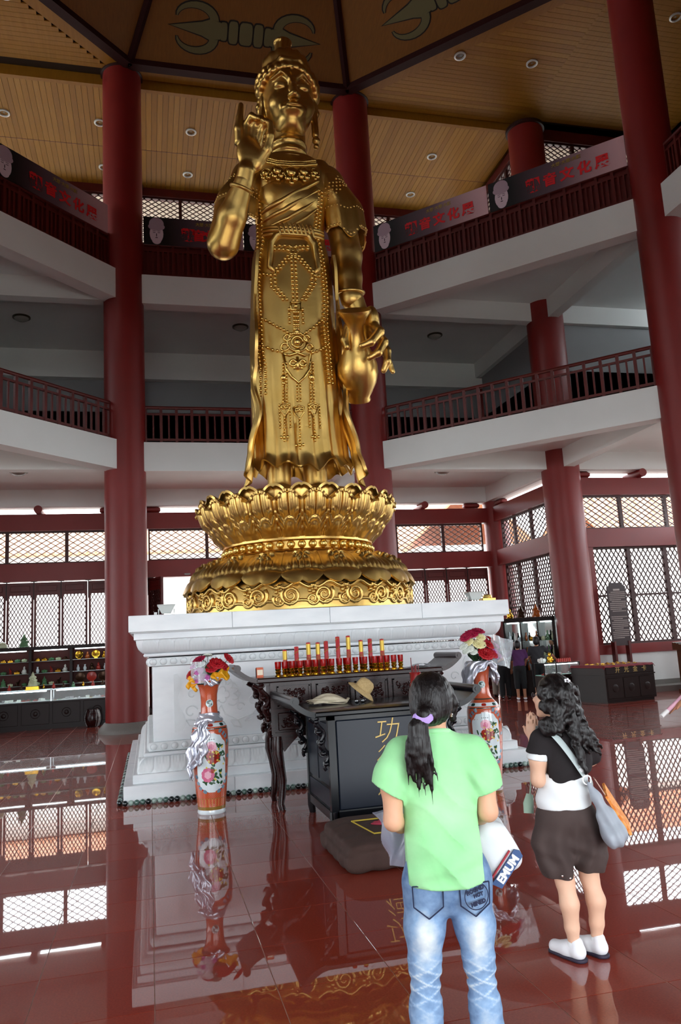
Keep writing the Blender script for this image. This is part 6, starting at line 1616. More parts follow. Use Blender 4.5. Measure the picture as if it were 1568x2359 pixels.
q = MB(); q.tube([(.14, .1, .99), (.105, .13, 1.03), (.1, .19, 1.045), (.12, .26, 1.03), (.165, .33, .99)], [(.018, .004)] * 5, 6); q.build('handle', mat('strap_black', '1d222a', .7), t)
q = MB(); q.bx(.115, .15, .075, .085, .955, .985); q.build('strap_buckle', mat('strap_black', '1d222a', .7), t)
t = thing('plastic_bag', 'thin grey translucent plastic bag hanging from the left hand of the green T-shirt woman', 'bag', (1.17, 3.22, 0), RZC)
q = MB()
def pb(u, v):
    a = 2 * PI * u; r = .3 + .7 * math.sin(min(1, v * 1.15) * PI * .62); w = .1 * (1 - .35 * v)
    return (-.185 + .035 * v + w * math.cos(a) * (.95 - .15 * math.sin(v * 5)) + .012 * math.sin(v * 9 + a * 2), .315 + .07 * math.sin(a) * r + .01 * math.sin(a * 5 + v * 6), 1.0 - .235 * v + .02 * math.cos(a) * (1 - v))
q.grid(pb, 36, 18, True); q.build('bag_film', mat('plastic_film', 'aab0c4', .25, alpha=.62, coat=.4, bump=.2, bscale=15), t)
s = SDF((-.26, .2, .74), (-.06, .42, .92), .008); s.ell((-.165, .315, .83), (.05, .05, .06), .02); s.build('contents', mat('grey_cloth', '6a6a76', .8), t)

# ---------------------------------------------------------------- woman with curly hair and shoulder bag
W2 = thing('person', 'woman with long curly hair in black cropped top and brown knee shorts, praying', 'person', (2.22, 4.14, 0), RZC)
s = SDF((-.3, -.3, -.01), (.3, .45, 1.56), .0085)
fd = Vector((-.82, .57, 0)); sd = Vector((.57, .82, 0)); H = Vector((.0, .01, 1.39))
def hp(f, sdv, z): return tuple(H + fd * f + sd * sdv + Vector((0, 0, z)))
s.ell(hp(0, 0, .0), (.078, .085, .105), .02); s.ell(hp(.04, 0, -.045), (.06, .06, .07), .03); s.ell(hp(.098, 0, -.02), (.018, .014, .018), .014); s.ell(hp(.086, 0, -.06), (.016, .022, .01), .01); s.ell(hp(.078, 0, -.1), (.022, .025, .018), .02)
for sg in (-1, 1):
    s.ell(hp(.095, sg * .032, .012), (.014, .014, .009), .01, '-'); s.ball(hp(.078, sg * .032, .011), .011, .004); s.ell(hp(0, sg * .08, -.015), (.02, .018, .03), .01)
s.cap((.03, -.01, 1.14), (.01, .0, 1.32), .046, .045, .03); s.ell((.04, 0, 1.06), (.13, .085, .13), .05); s.ell((.03, 0, .92), (.11, .08, .14), .05); s.ell((.02, -.01, .8), (.13, .095, .1), .05)
s.chain([(-.085, -.01, 1.155), (-.125, -.04, 1.05), (-.135, -.05, .945)], [.046, .043, .037], .03); s.chain([(-.135, -.05, .945), (-.115, .08, 1.05), (-.1, .15, 1.13)], [.037, .033, .024], .02)
s.chain([(.165, .02, 1.15), (.2, .08, 1.03), (.14, .16, .97)], [.045, .042, .036], .03); s.chain([(.14, .16, .97), (.0, .19, 1.05), (-.075, .175, 1.13)], [.036, .032, .024], .02)
hand_sdf(s, (-.102, .155, 1.135), (.05, .1, 1), (.75, .6, 0), (.6, -.7, 0), .0085, .08); hand_sdf(s, (-.08, .182, 1.135), (.02, .05, 1), (-.75, -.6, 0), (.6, -.7, 0), .0085, .08)
s.chain([(-.045, 0, .72), (-.05, 0, .55), (-.03, -.005, .40)], [.08, .07, .052], .03); s.chain([(-.03, -.005, .40), (-.022, -.025, .29), (-.018, -.012, .17), (-.012, 0, .075)], [.047, .05, .038, .03], .02)
s.chain([(.085, 0, .72), (.105, .02, .55), (.118, .04, .40)], [.08, .07, .052], .03); s.chain([(.118, .04, .40), (.132, .01, .29), (.13, .03, .17), (.125, .045, .08)], [.047, .05, .038, .03], .02)
s.cap((-.012, 0, .05), (-.06, .07, .035), .032, .03, .02); s.cap((.125, .045, .05), (.08, .115, .035), .032, .03, .02)
s.build('body', mat('skin_pale', 'e0b79c', .5, col2='d8ab90', nscale=8, spec=.35), W2); fitB = s
q = MB(); q.tube([hp(.1, -.03, .008), hp(.06, -.075, .012), hp(.0, -.085, .01)], .0025, 5); q.tube([tuple(Vector(hp(.1, -.03, .008)) + Vector((.016 * math.cos(a) * .57, .016 * math.cos(a) * .82, .014 * math.sin(a)))) for a in [2 * PI * k / 14 for k in range(14)]], .002, 5, closed=True); q.build('spectacles', mat('spectacle_rim', '6a6a72', .3, metal=.6), W2)
# curly hair
s = SDF((-.2, -.3, .92), (.3, .2, 1.56), .007)
s.ell((.02, -.005, 1.41), (.1, .115, .108), .01); s.ell(hp(.11, 0, -.03), (.055, .07, .085), .03, '-'); R_ = random.Random(4)
for k in range(150):
    a = R_.uniform(-2.7, 1.3); z = R_.uniform(1.2, 1.44); rr = .1 + .028 * (1.44 - z) / .24
    p = Vector((.02 + rr * 1.02 * math.cos(a), -.005 + rr * 1.05 * math.sin(a), z))
    if (p - H).dot(fd) > .045 and abs((p - H).dot(sd)) < .085: continue
    s.ell(p, (.022, .022, .03), .012, rot=R3('Z', a) @ R3('Y', R_.uniform(-.6, .6)))
def curl(p0, p1, r, n=14, tw=.012):
    pts = []
    for k in range(n + 1):
        t = k / n; p = Vector(p0) * (1 - t) + Vector(p1) * t; pts.append(p + Vector((tw * math.cos(t * 20), tw * .6 * math.sin(t * 20), 0)))
    s.chain(pts, [r * (1 - .7 * k / n) for k in range(n + 1)], .012)
for k in range(12): x = .12 + .012 * k; curl((.06 + .006 * k, -.11, 1.24), (.10 + .011 * k, -.12 + .02 * (k % 3), 1.13 - .012 * (k % 5) - .002 * k), .017)
curl((.07, -.12, 1.24), (.095, -.165, .985), .027, 20, .008); curl((.05, -.12, 1.24), (.085, -.165, 1.03), .018, 16)
for k in range(6): curl((-.07 + .01 * k, -.08, 1.25), (-.09 + .02 * k, -.085, 1.19 - .01 * (k % 3)), .016, 8)
s.field(lambda D, X, Y, Z: D + .0035 * np.sin(X * 150 + 2.2 * np.sin(Z * 46)) * np.sin(Z * 60 + 2 * np.sin(X * 40 + Y * 35)))
s.build('hair', HAIR, W2)
q = MB()
for k in range(5): a = k * 1.256; q.ball((.07 + .012 * math.cos(a), -.088, 1.475 + .01 * math.sin(a)), .007, 6, 5)
q.build('hair_clip', mat('white_clip', 'e8e8ee', .3), W2)
# white undershirt, black cropped top
WHT = mat('white_cotton', 'e2e6e8', .85, bump=.06, bscale=12); BLK = mat('dark_brown_knit', '1a1416', .85, bump=.06, bscale=30)
s = SDF((-.22, -.2, .74), (.28, .2, 1.16), .0065); s.ell((.025, 0, .95), (.128, .1, .2), .04); s.ell((.005, -.008, .82), (.152, .112, .16), .05); s.cap((-.108, -.03, 1.09), (-.13, -.042, 1.055), .056, .058, .02)
s.field(lambda D, X, Y, Z: np.maximum(np.maximum(D + .003 * np.sin(X * 40 + Z * 50) * (Z < .95), .785 + .04 * np.abs(X - .01) - Z), np.where(X < -.075, (1.052 - .2 * (X + .13)) - Z, np.where(X < -.07, 0 * Z, -1.0) * 1.0) * (Z > .98) + np.where(Z > .98, 0, -1)))
s.build('undershirt', WHT, W2); fitU = s
s = SDF((-.24, -.22, .84), (.32, .24, 1.26), .0065)
s.ell((.035, 0, 1.06), (.15, .112, .17), .04); s.cap((-.08, -.005, 1.155), (.155, .005, 1.155), .058, .058, .05); s.ell((.03, 0, .96), (.134, .108, .14), .05); s.cap((.03, -.01, 1.16), (.02, -.005, 1.225), .075, .056, .03)
s.chain([(-.09, -.01, 1.15), (-.125, -.035, 1.08)], [.06, .064], .03); s.chain([(.165, .02, 1.15), (.2, .07, 1.05), (.19, .1, .99)], [.06, .058, .05], .03)
s.field(lambda D, X, Y, Z: np.maximum(np.maximum(D + .004 * np.sin((X * .9 - Z) * 60) * np.exp(-((Z - .98) / .07) ** 2), (.905 + .33 * np.clip(X + .06, 0, .3)) - Z), np.where(X < -.08, (1.085 - .15 * (X + .12)) - Z, -1.0)))
s.build('cropped_top', BLK, W2); fitT = s
# brown shorts
BRN = mat('brown_cotton', '3e3230', .85, col2='483a37', nscale=5, bump=.1, bscale=16)
s = SDF((-.26, -.24, .38), (.28, .26, .84), .0065); s.ell((.008, -.005, .75), (.155, .118, .12), .04)
s.chain([(-.05, 0, .72), (-.075, .0, .6), (-.065, .0, .5), (-.05, 0, .44)], [.1, .1, .092, .074], .04); s.chain([(.08, 0, .72), (.112, .02, .6), (.118, .03, .52), (.12, .04, .46)], [.1, .098, .09, .076], .04)
s.field(lambda D, X, Y, Z: np.maximum(np.maximum(D + .010 * np.sin(np.abs(X - .03) * 60 + 1.5 * np.sin(Z * 18)) * np.clip((.76 - Z) / .15, 0, 1) + .004 * np.sin(Z * 70 + X * 30) * np.exp(-((Z - .56) / .06) ** 2), np.where(X < .035, .425 - .12 * (X + .05), .44 - .1 * (X - .12)) - Z), Z - .8))
s.build('shorts', BRN, W2); fitS = s
q = MB(); q.ball((-.06, -.082, .452), .008, 8, 5); q.build('button', mat('silver', 'dddddd', .15, metal=1), W2); q = MB(); q.ball((-.02, -.082, .438), .008, 8, 5); q.build('button', mat('silver', 'dddddd', .15, metal=1), W2)
for (x, y) in ((-.012, 0), (.125, .045)):
    q = MB(); q.lathe([(.036, .06), (.037, .085), (.034, .098), (.03, .1)], 18, c=(x, y, 0), cap=False); q.build('sock', WHT, W2)
for hx, hy, tx, ty in ((.012, -.035, -.1, .13), (.145, .01, .035, .175)):
    a, d, so = shoe(W2, hx, hy, tx, ty, SHW, DARKS)
    for k in (.38, .5): q = MB(); pr = Vector((-d.y, d.x, 0)); c = a + d * k * .2; q.tube([c + pr * .036 + Vector((0, 0, .05)), c + pr * .018 + Vector((0, 0, .088 - k * .03)), c - pr * .018 + Vector((0, 0, .088 - k * .03)), c - pr * .036 + Vector((0, 0, .05))], [(.011, .003)] * 4, 6); q.build('shoe_strap', mat('shoe_silver', 'b9bcc8', .3, metal=.4), so)
# shoulder bag
t = thing('shoulder_bag', 'grey slouchy shoulder bag with orange panel worn across the back of the curly haired woman', 'bag', (2.22, 4.14, 0), RZC)
STRP = mat('strap_pale', 'b9c6c6', .7); GBAG = mat('grey_nylon', '9aa2ac', .5, bump=.1, bscale=14); ORG = mat('orange_print', 'd97a2a', .7, col2='e8a35a', nscale=40, namt=.2)
q = MB(); 
def fit(P, clear, n=40):
    """resample a path and push it out of the clothes and the body"""
    V_ = [Vector(p) for p in P]; out = []
    for k in range(n + 1):
        f = k / n * (len(V_) - 1); i = min(len(V_) - 2, int(f)); p = V_[i].lerp(V_[i + 1], f - i)
        for _ in range(14):
            best = None
            for F in (fitT, fitU, fitB, fitS):
                ix = [int(round((p[j] - F.lo[j]) / F.h)) for j in range(3)]
                if any(ix[j] < 1 or ix[j] > F.n[j] - 2 for j in range(3)): continue
                d = float(F.D[tuple(ix)])
                if d > 5: continue
                if best is None or d < best[0]: best = (d, F, ix)
            if best is None or best[0] >= clear: break
            d, F, ix = best; g = Vector([float(F.D[tuple(ix[j] + (j == q_) for j in range(3))] - F.D[tuple(ix[j] - (j == q_) for j in range(3))]) for q_ in range(3)])
            if g.length < 1e-6: break
            p = p + g.normalized() * min(.012, clear - d + .001)
        out.append(p)
    for _ in range(2): out = [out[0]] + [(out[k - 1] + out[k] * 2 + out[k + 1]) / 4 for k in range(1, n)] + [out[-1]]
    return out
P = fit([(-.085, .02, 1.225), (-.072, -.035, 1.228), (-.045, -.09, 1.205), (.0, -.128, 1.14), (.045, -.132, 1.07), (.085, -.135, 1.0), (.1, -.138, .975)], .008, 24)
q.tube(P, [(.026, .0035)] * len(P), 8, up=(0, 0, 1)); P2 = fit([(-.085, .02, 1.225), (-.075, .07, 1.18), (-.05, .115, 1.09), (.02, .135, .99), (.09, .135, .92), (.15, .085, .89), (.165, .0, .89), (.15, -.1, .92), (.125, -.137, .935)], .008); q.tube(P2, [(.02, .0035)] * len(P2), 8, up=(0, .5, 1)); q.build('strap', STRP, t)
q = MB(); q.tube([(.108 + .022 * math.cos(a), -.142, .95 + .024 * math.sin(a)) for a in [2 * PI * k / 20 for k in range(20)]], .004, 6, closed=True); q.build('ring', mat('silver', 'dddddd', .15, metal=1), t)
q = MB(); q.bx(.07, .1, -.148, -.138, .992, 1.012, Matrix.Translation((0, 0, 0))); q.build('strap_buckle', mat('buckle_white', 'dfe2e4', .4), t)
s = SDF((.06, -.34, .56), (.36, .12, .98), .0065)
s.chain([(.115, -.142, .93), (.145, -.155, .86), (.185, -.165, .76), (.222, -.15, .68)], [.012, .026, .042, .058], .03); s.cap((.205, -.195, .665), (.247, -.06, .665), .058, .058, .05)
s.field(lambda D, X, Y, Z: D + .0045 * np.sin((X * 1.5 + Z * .6) * 75) * np.clip((.9 - Z) / .1, 0, 1)); s.build('bag_body', GBAG, t)
q = MB(); q.sheet(lambda u, v: (.2 + .105 * v + .03 * u, -.15 + .13 * u - .02 * v, .86 - .2 * v + .045 * u), 8, 10, .014); q.build('orange_panel', ORG, t)
q = MB(); q.sheet(lambda u, v: (.155 + .05 * v + .01 * u, -.13 + .06 * u, .95 - .09 * v), 4, 4, .004); q.build('paper_inside', mat('pinkish_paper', 'c9ab9c', .7), t)
t = thing('green_bag', 'small pale green bag peeking out in front of the curly haired woman', 'bag', (2.22, 4.14, 0), RZC)
q = MB(); q.tube([(-.15, .13, .84), (-.165, .12, .79), (-.17, .11, .74)], [(.012, .02), (.03, .03), (.022, .028)], 10); q.build('pouch', mat('pale_green', '9db8a4', .6), t)
q = MB(); q.tube([(-.15, .13, .83), (-.13, .15, .93), (-.12, .16, 1.0)], .004, 6); q.build('cord', mat('pale_green', '9db8a4', .6), t)

# ---------------------------------------------------------------- visitors at the far counter
def visitor(label, loc, rz, h, top, legs, hairc, long_hair=False, shorts=False, la=None, ra=None, skin=SKIN2, extra=None, lean=0.0):
    """small standing figure facing local +Y; la / ra: hand targets"""
    t = thing('person', label, 'person', loc, rz, group=None); k = h / 1.65; S_ = .014
    s = SDF((-.6, -.4, -.01), (.6, .75, 1.72), S_); ly = lean
    s.ell((0, .02 + ly, 1.53), (.075, .09, .11), .02); s.ell((0, .1 + ly, 1.52), (.014, .018, .018), .02); s.cap((0, ly, 1.36), (0, .01 + ly, 1.45), .048, .047, .03); s.ell((0, ly * .8, 1.2), (.15, .09, .17), .06); s.ell((0, ly * .4, .98), (.14, .095, .16), .06)
    for sg, tg in ((-1, la), (1, ra)):
        sh = Vector((sg * .17, ly, 1.33)); hd = Vector(tg) if tg else Vector((sg * .24, .08, .82)); mid = (sh + hd) / 2 + Vector((sg * .05, -.05, -.04))
        s.chain([sh, mid, hd], [.048, .04, .028], .03); d = (hd - mid).normalized(); hand_sdf(s, hd, d, (0, .3, -1), (d.y, -d.x, 0) if abs(d.x) + abs(d.y) > .2 else (1, 0, 0), .011, .3)
        s.chain([(sg * .085, 0, .85), (sg * .09, 0, .48), (sg * .09, 0, .09)], [.085, .058, .04], .03); s.cap((sg * .09, 0, .05), (sg * .1, .15, .03), .042, .035, .02)
    s.build('body', skin, t)
    s = SDF((-.45, -.35, .8), (.45, .5, 1.46), S_); s.ell((0, ly * .8, 1.2), (.172, .115, .19), .05); s.cap((-.15, ly, 1.32), (.15, ly, 1.32), .062, .062, .05); s.ell((0, ly * .4, 1.0), (.165, .12, .2), .06)
    for sg, tg in ((-1, la), (1, ra)):
        sh = Vector((sg * .17, ly, 1.33)); hd = Vector(tg) if tg else Vector((sg * .24, .08, .82)); mid = (sh + hd) / 2 + Vector((sg * .05, -.05, -.04)); s.cap(sh, sh + (mid - sh) * .75, .062, .058, .04)
    s.field(lambda D, X, Y, Z: np.maximum(D + .004 * np.sin(X * 40 + Z * 30), .86 - Z)); s.build('shirt', top, t)
    s = SDF((-.3, -.25, .0), (.3, .25, .96), S_); s.ell((0, -.01, .88), (.165, .12, .13), .04); zb = .3 if shorts else .07
    for sg in (-1, 1): s.chain([(sg * .085, -.005, .85), (sg * .092, 0, .48), (sg * .095, -.005, zb)], [.1, .08, .075], .03)
    s.field(lambda D, X, Y, Z: np.maximum(D, zb - Z)); s.build('trousers', legs, t)
    s = SDF((-.2, -.25, .95), (.2, .2, 1.68), S_); s.ell((0, -.005 + ly, 1.555), (.09, .1, .1), .01); s.ell((0, .1 + ly, 1.5), (.06, .05, .08), .02, '-'); s.ell((0, -.04 + ly, 1.49), (.082, .06, .08), .03)
    if long_hair: s.chain([(0, -.08 + ly, 1.5), (0, -.13 + ly, 1.35), (.0, -.14 + ly, 1.12)], [.05, .045, .02], .03)
    s.build('hair', hairc, t)
    for sg in (-1, 1): q = MB(); q.cbx(sg * .095 - .045, sg * .095 + .045, -.06, .2, 0, .075, .025); q.build('shoe', SHW if shorts else BLACKL, t)
    t.scale = (k, k, k); return t
PURP = mat('purple_cotton', '4a2352', .85); GRYS = mat('dark_grey_cotton', '2f2f33', .85); GRY2 = mat('slate_cotton', '5a5d66', .85); BLKT = mat('black_cloth', '101114', .85); KHA = mat('pale_trousers', '8d867c', .85); GRNP = mat('sage_cloth', '7f8a70', .85); BRH = mat('brown_hair', '2a1712', .5)
visitor('visitor in a purple T-shirt and black cropped trousers stretching an arm sideways', (9.7, 19.75, 0), -.42, 1.58, PURP, BLKT, HAIR, False, True, la=(-.62, .12, 1.05), ra=(.2, .25, 1.0))
visitor('visitor in a dark grey shirt leaning on the glass counter', (10.2, 19.62, 0), -.5, 1.66, GRYS, BLKT, HAIR, False, True, la=(-.2, .25, 1.0), ra=(.5, .3, .98))
visitor('visitor with a long dark ponytail in slate top and dark trousers', (9.62, 20.55, 0), -.3, 1.56, GRY2, BLKT, HAIR, True, False)
visitor('visitor with brown hair in black top and pale trousers before the tall cabinet', (9.72, 21.25, 0), -.7, 1.6, BLKT, KHA, BRH, False, False)
visitor('visitor in a sage green outfit half hidden by the vase flowers', (9.55, 21.95, 0), -.4, 1.5, GRNP, GRNP, HAIR, False, False)
p5 = visitor('visitor in a white long sleeved shirt holding a pink rolled paper at the hall side', (5.6, 6.97, 0), .5, 1.62, WHT, BLKT, HAIR, False, False, la=(-.46, .2, 1.0), ra=None)
t = thing('paper_roll', 'pink and white rolled paper in the hand of the white shirted visitor', 'paper roll', (5.6, 6.97, 0), .5)
q = MB(); q.cyl((-.34, .2, 1.06), (-.6, .3, .9), .02, n=12); q.build('roll', mat('pink_paper', 'd9a6b8', .6), t); q = MB(); q.cyl((-.57, .288, .918), (-.65, .318, .87), .022, n=12); q.build('cap_end', mat('white_paper', 'e4e2e0', .6), t)
t = thing('sling_bag', 'black sling bag hanging on the side of the white shirted visitor', 'bag', (5.6, 6.97, 0), .5)
s = SDF((-.42, -.1, .6), (-.1, .3, .95), .012); s.box((-.27, .08, .78), (.06, .12, .12), .05, .02); s.build('bag_body', BLKT, t)
q = MB(); q.tube([(-.27, .06, .88), (-.22, .04, 1.1), (-.05, .0, 1.4)], .012, 6); q.build('strap', BLKT, t)

# ================================================================== EXHIBITION BANNERS
def banner_mat():
    m = mat('banner_print', '201820', .5); t = m.node_tree; b = t.nodes['Principled BSDF']
    tc = t.nodes.new('ShaderNodeTexCoord'); sp = t.nodes.new('ShaderNodeSeparateXYZ'); t.links.new(tc.outputs['Object'], sp.inputs[0])
    mr = t.nodes.new('ShaderNodeMapRange'); mr.inputs[1].default_value = .6; mr.inputs[2].default_value = 3.2; t.links.new(sp.outputs[0], mr.inputs[0])
    r = t.nodes.new('ShaderNodeValToRGB'); e = r.color_ramp.elements; e[0].color = lin('0d0a0c'); e[1].color = lin('c9a0a4'); k = e.new(.45); k.color = lin('5d4650')
    t.links.new(mr.outputs[0], r.inputs[0]); t.links.new(r.outputs[0], b.inputs['Base Color']); return m
BANM = banner_mat(); BRED = mat('banner_red', 'd01a22', .5); BGLD = mat('banner_gold', '9a8136', .5); FCE = mat('portrait_stone', 'cdb6c0', .6); FCD = mat('portrait_shade', 'a88e9a', .6); FCK = mat('portrait_line', '3a2a34', .6)
def ov(q, cx, cz, rx, rz, o, n=20, a0=0, a1=2 * PI):
    pts = [(cx + rx * math.cos(a0 + (a1 - a0) * k / n), cz + rz * math.sin(a0 + (a1 - a0) * k / n)) for k in range(n)]
    q.prism(pts, .002, Matrix.Translation((0, -o, 0)) @ R3('X', PI / 2))
def banner(p, ang, L, label):
    """printed cloth, local x along, front facing -Y, height .78"""
    t = thing('exhibition_banner', label, 'banner', p, ang, group='exhibition banners along the top gallery'); H = .78
    q = MB(); q.sheet(lambda u, v: (u * L, .012 * math.sin(u * 9) * (1 - v) * v, v * H), 24, 4, .008); q.build('cloth', BANM, t)
    hx = .33
    q = MB(); ov(q, hx, .3, .175, .27, .016); ov(q, hx, .12, .12, .115, .0158); q.build('portrait_face', FCE, t)
    q = MB(); ov(q, hx, .58, .19, .18, .0165); ov(q, hx, .5, .215, .11, .0162)
    for k in range(9): ov(q, hx - .16 + .04 * k, .5 + .1 * math.sin(k / 8 * PI), .03, .05, .0175, 10)
    q.build('portrait_crown', FCD, t)
    q = MB()
    for sg in (-1, 1): ov(q, hx + sg * .06, .33, .04, .008, .019, 10); ov(q, hx + sg * .06, .375, .05, .006, .019, 10); ov(q, hx + sg * .155, .3, .018, .09, .0155, 10)
    ov(q, hx, .265, .012, .05, .019, 10); ov(q, hx, .19, .035, .012, .019, 10); q.build('portrait_features', FCK, t)
    for i, ch in enumerate('觀音文化展'):
        text('character', ch, .34 if i else .36, .002, BRED, t, Matrix.Translation((1.15 + i * (L - 1.15) / 5.3, -.018, .3)) @ R3('X', PI / 2), .012 if i else .02)
    text('small_lettering', '大慈·大悲·大願', .11, .002, BGLD, t, Matrix.Translation((1.15 + (L - 1.15) * .38, -.018, .64)) @ R3('X', PI / 2), .002)
    return t
def edge(i): a, b = Vector((*OCT[i], 0)), Vector((*OCT[(i + 1) % 8], 0)); d = (b - a).normalized(); return a, b, d
a, b, d = edge(7); ang = math.atan2(d.y, d.x)
nI = lambda d: Vector((d.y, -d.x, 0))
for k, (i, s0, L, lb) in enumerate(((7, .6, 3.2, 'gradient exhibition banner on the left gallery railing, partner of the one touching the column'), (7, 3.85, 3.3, 'gradient exhibition banner with red characters ending at the column by the shelves'),
                       (0, .52, 2.6, 'gradient exhibition banner beside the column by the shelves, partly behind the raised arm'), (0, 3.14, 2.7, 'gradient exhibition banner mostly hidden behind the statue torso'),
                       (1, .55, 3.3, 'gradient exhibition banner next to the column behind the statue'), (1, 3.9, 3.35, 'gradient exhibition banner next to the tall right column'))):
    a, b, d = edge(i); p = a + d * s0 + nI(d) * .09
    banner((p.x, p.y, 12.32), math.atan2(d.y, d.x), L, lb)

# ================================================================== SOUVENIR SHOP, LEFT
CABW = mat('cabinet_wood', '1c0e0b', .38, spec=.16); GLASS = mat('case_glass', 'e8f4f2', .03, alpha=.13, spec=.7); TUBE = mat('fluorescent_tube', 'eaffff', .5, emit='e6fbff', estr=9); MIRR = mat('cabinet_back', '5a2a24', .5)
CX0, CX1 = -5.55, -.98
t = thing('display_counter', 'long dark wooden display counter with lit glass case along the lattice doors', 'counter', (0, 21.9, 0))
q = MB(); q.bx(CX0, CX1, .0, .62, .08, .7); q.bx(CX0, CX1, .04, .6, 0, .08); q.build('base_cabinet', CABW, t, smooth=False)
n = 6; w = (CX1 - CX0) / n
for i in range(n):
    x = CX0 + i * w; q = MB(); q.cbx(x + .04, x + w - .04, -.012, .02, .13, .66, .008); pn = q.build('panel', CABW, t, smooth=False)
    q = MB(); q.tube([(x + w / 2 + .11 * math.cos(a), -.014, .4 + .11 * math.sin(a)) for a in [2 * PI * k / 20 for k in range(20)]], .008, 5, closed=True); q.ball((x + w / 2, -.012, .4), (.06, .012, .06), 10, 6); q.build('medallion', CABW, pn)
q = MB()
for x in [CX0 + w * 2 * k for k in range(4)]:
    for y in (.01, .58): q.bx(x - .015, x + .015, y, y + .03, .7, 1.0)
for y in (.01, .58): q.bx(CX0, CX1, y, y + .03, .985, 1.0); 
q.build('case_frame', mat('chrome_frame', '9fa6a8', .25, metal=.9), t, smooth=False)
q = MB(); q.bx(CX0, CX1, .02, .026, .71, .985); q.bx(CX0, CX1, .01, .61, 1.0, 1.008); q.build('case_glass', GLASS, t, smooth=False)
for k in range(3):
    q = MB(); q.cyl((CX0 + w * 2 * k + .12, .07, .965), (CX0 + w * 2 * (k + 1) - .12, .07, .965), .014, n=10); q.build('light_tube', TUBE, t)
q = MB(); q.bx(CX0 + .02, CX1 - .02, .03, .58, .7, .715); q.build('case_floor', mat('case_cloth', 'c9d2d4', .7), t, smooth=False)
JW = [mat('jewel_silver', 'c8ccd0', .2, metal=.8), mat('jewel_green', '5f9a72', .2, coat=.4), mat('jewel_red', '8c2a22', .3), mat('jewel_gold', 'c39a3c', .25, metal=.9), mat('jewel_white', 'd8dcd4', .3)]
JWN = ['silver', 'green', 'dark red', 'gold', 'white']
rr = random.Random(21)
def jewel(kind, m):
    q = MB()
    if kind == 0: q.tube([(.035 * math.cos(a), .035 * math.sin(a), .008) for a in [2 * PI * k / 14 for k in range(14)]], .008, 6, closed=True)
    elif kind == 1: q.cbx(-.05, .05, -.04, .04, 0, .03, .006); q.ball((0, 0, .04), (.02, .02, .015), 8, 6)
    else: q.add([(-.05, -.03, 0), (.05, -.03, 0), (.05, .04, 0), (-.05, .04, 0), (-.05, .04, .06), (.05, .04, .06)], [(0, 1, 2, 3), (0, 4, 5, 1), (2, 5, 4, 3), (0, 3, 4), (1, 5, 2)]); q.tube([(-.03, -.005, .04), (0, -.01, .03), (.03, -.005, .04)], .005, 5)
    return q.mesh('trinket', m)
jm = [(jewel(k, JW[c]), k, c) for k, c in ((0, 1), (0, 4), (1, 0), (1, 2), (2, 4), (2, 0), (0, 3))]
KN = ['bangle', 'small box with knob', 'jewellery stand']
for i in range(44):
    me, k, c = jm[rr.randrange(len(jm))]
    o = link('trinket', me, None, (CX0 + .1 + (CX1 - CX0 - .2) * (i + .5) / 44, 22.08 + .12 * (i % 3) + rr.uniform(-.02, .02), .715), rr.uniform(-.3, .3)); tag(o, '%s %s lying in the lit glass case of the long counter' % (JWN[c], KN[k]), 'jewellery', 'trinkets in the long display case')
# shelf cabinet behind the counter
t = thing('display_shelves', 'dark open display cabinet with glass shelves of souvenirs behind the long counter', 'cabinet', (0, 22.95, 0))
SH = (1.08, 1.40, 1.72); POST = [-5.3, -4.22, -3.17, -2.11, -1.05]
q = MB(); q.bx(POST[0], POST[-1], .36, .4, 0, 2.04); q.build('back_panel', mat('cabinet_back_red', '4a1c17', .5, spec=.2), t, smooth=False)
q = MB()
for x in POST: q.bx(x - .035, x + .035, 0, .4, 0, 2.06)
q.build('posts_frame', CABW, t, smooth=False)
q = MB(); q.cbx(POST[0] - .05, POST[-1] + .05, -.03, .43, 2.04, 2.13, .01); q.build('cornice', CABW, t, smooth=False)
for z in SH:
    for xa, xb in zip(POST, POST[1:]): q = MB(); q.bx(xa + .035, xb - .035, .02, .38, z, z + .012); q.build('glass_shelf', mat('shelf_glass', 'bcd6d0', .05, alpha=.5, spec=.7), t, smooth=False)
q = MB(); q.bx(POST[0], POST[-1], 0, .4, .0, .98); q.build('base_cupboard', CABW, t, smooth=False)
for xa, xb in zip(POST, POST[1:]): q = MB(); q.cyl((xa + .1, .05, 2.02), (xb - .1, .05, 2.02), .012, n=8); q.build('light_tube', TUBE, t)
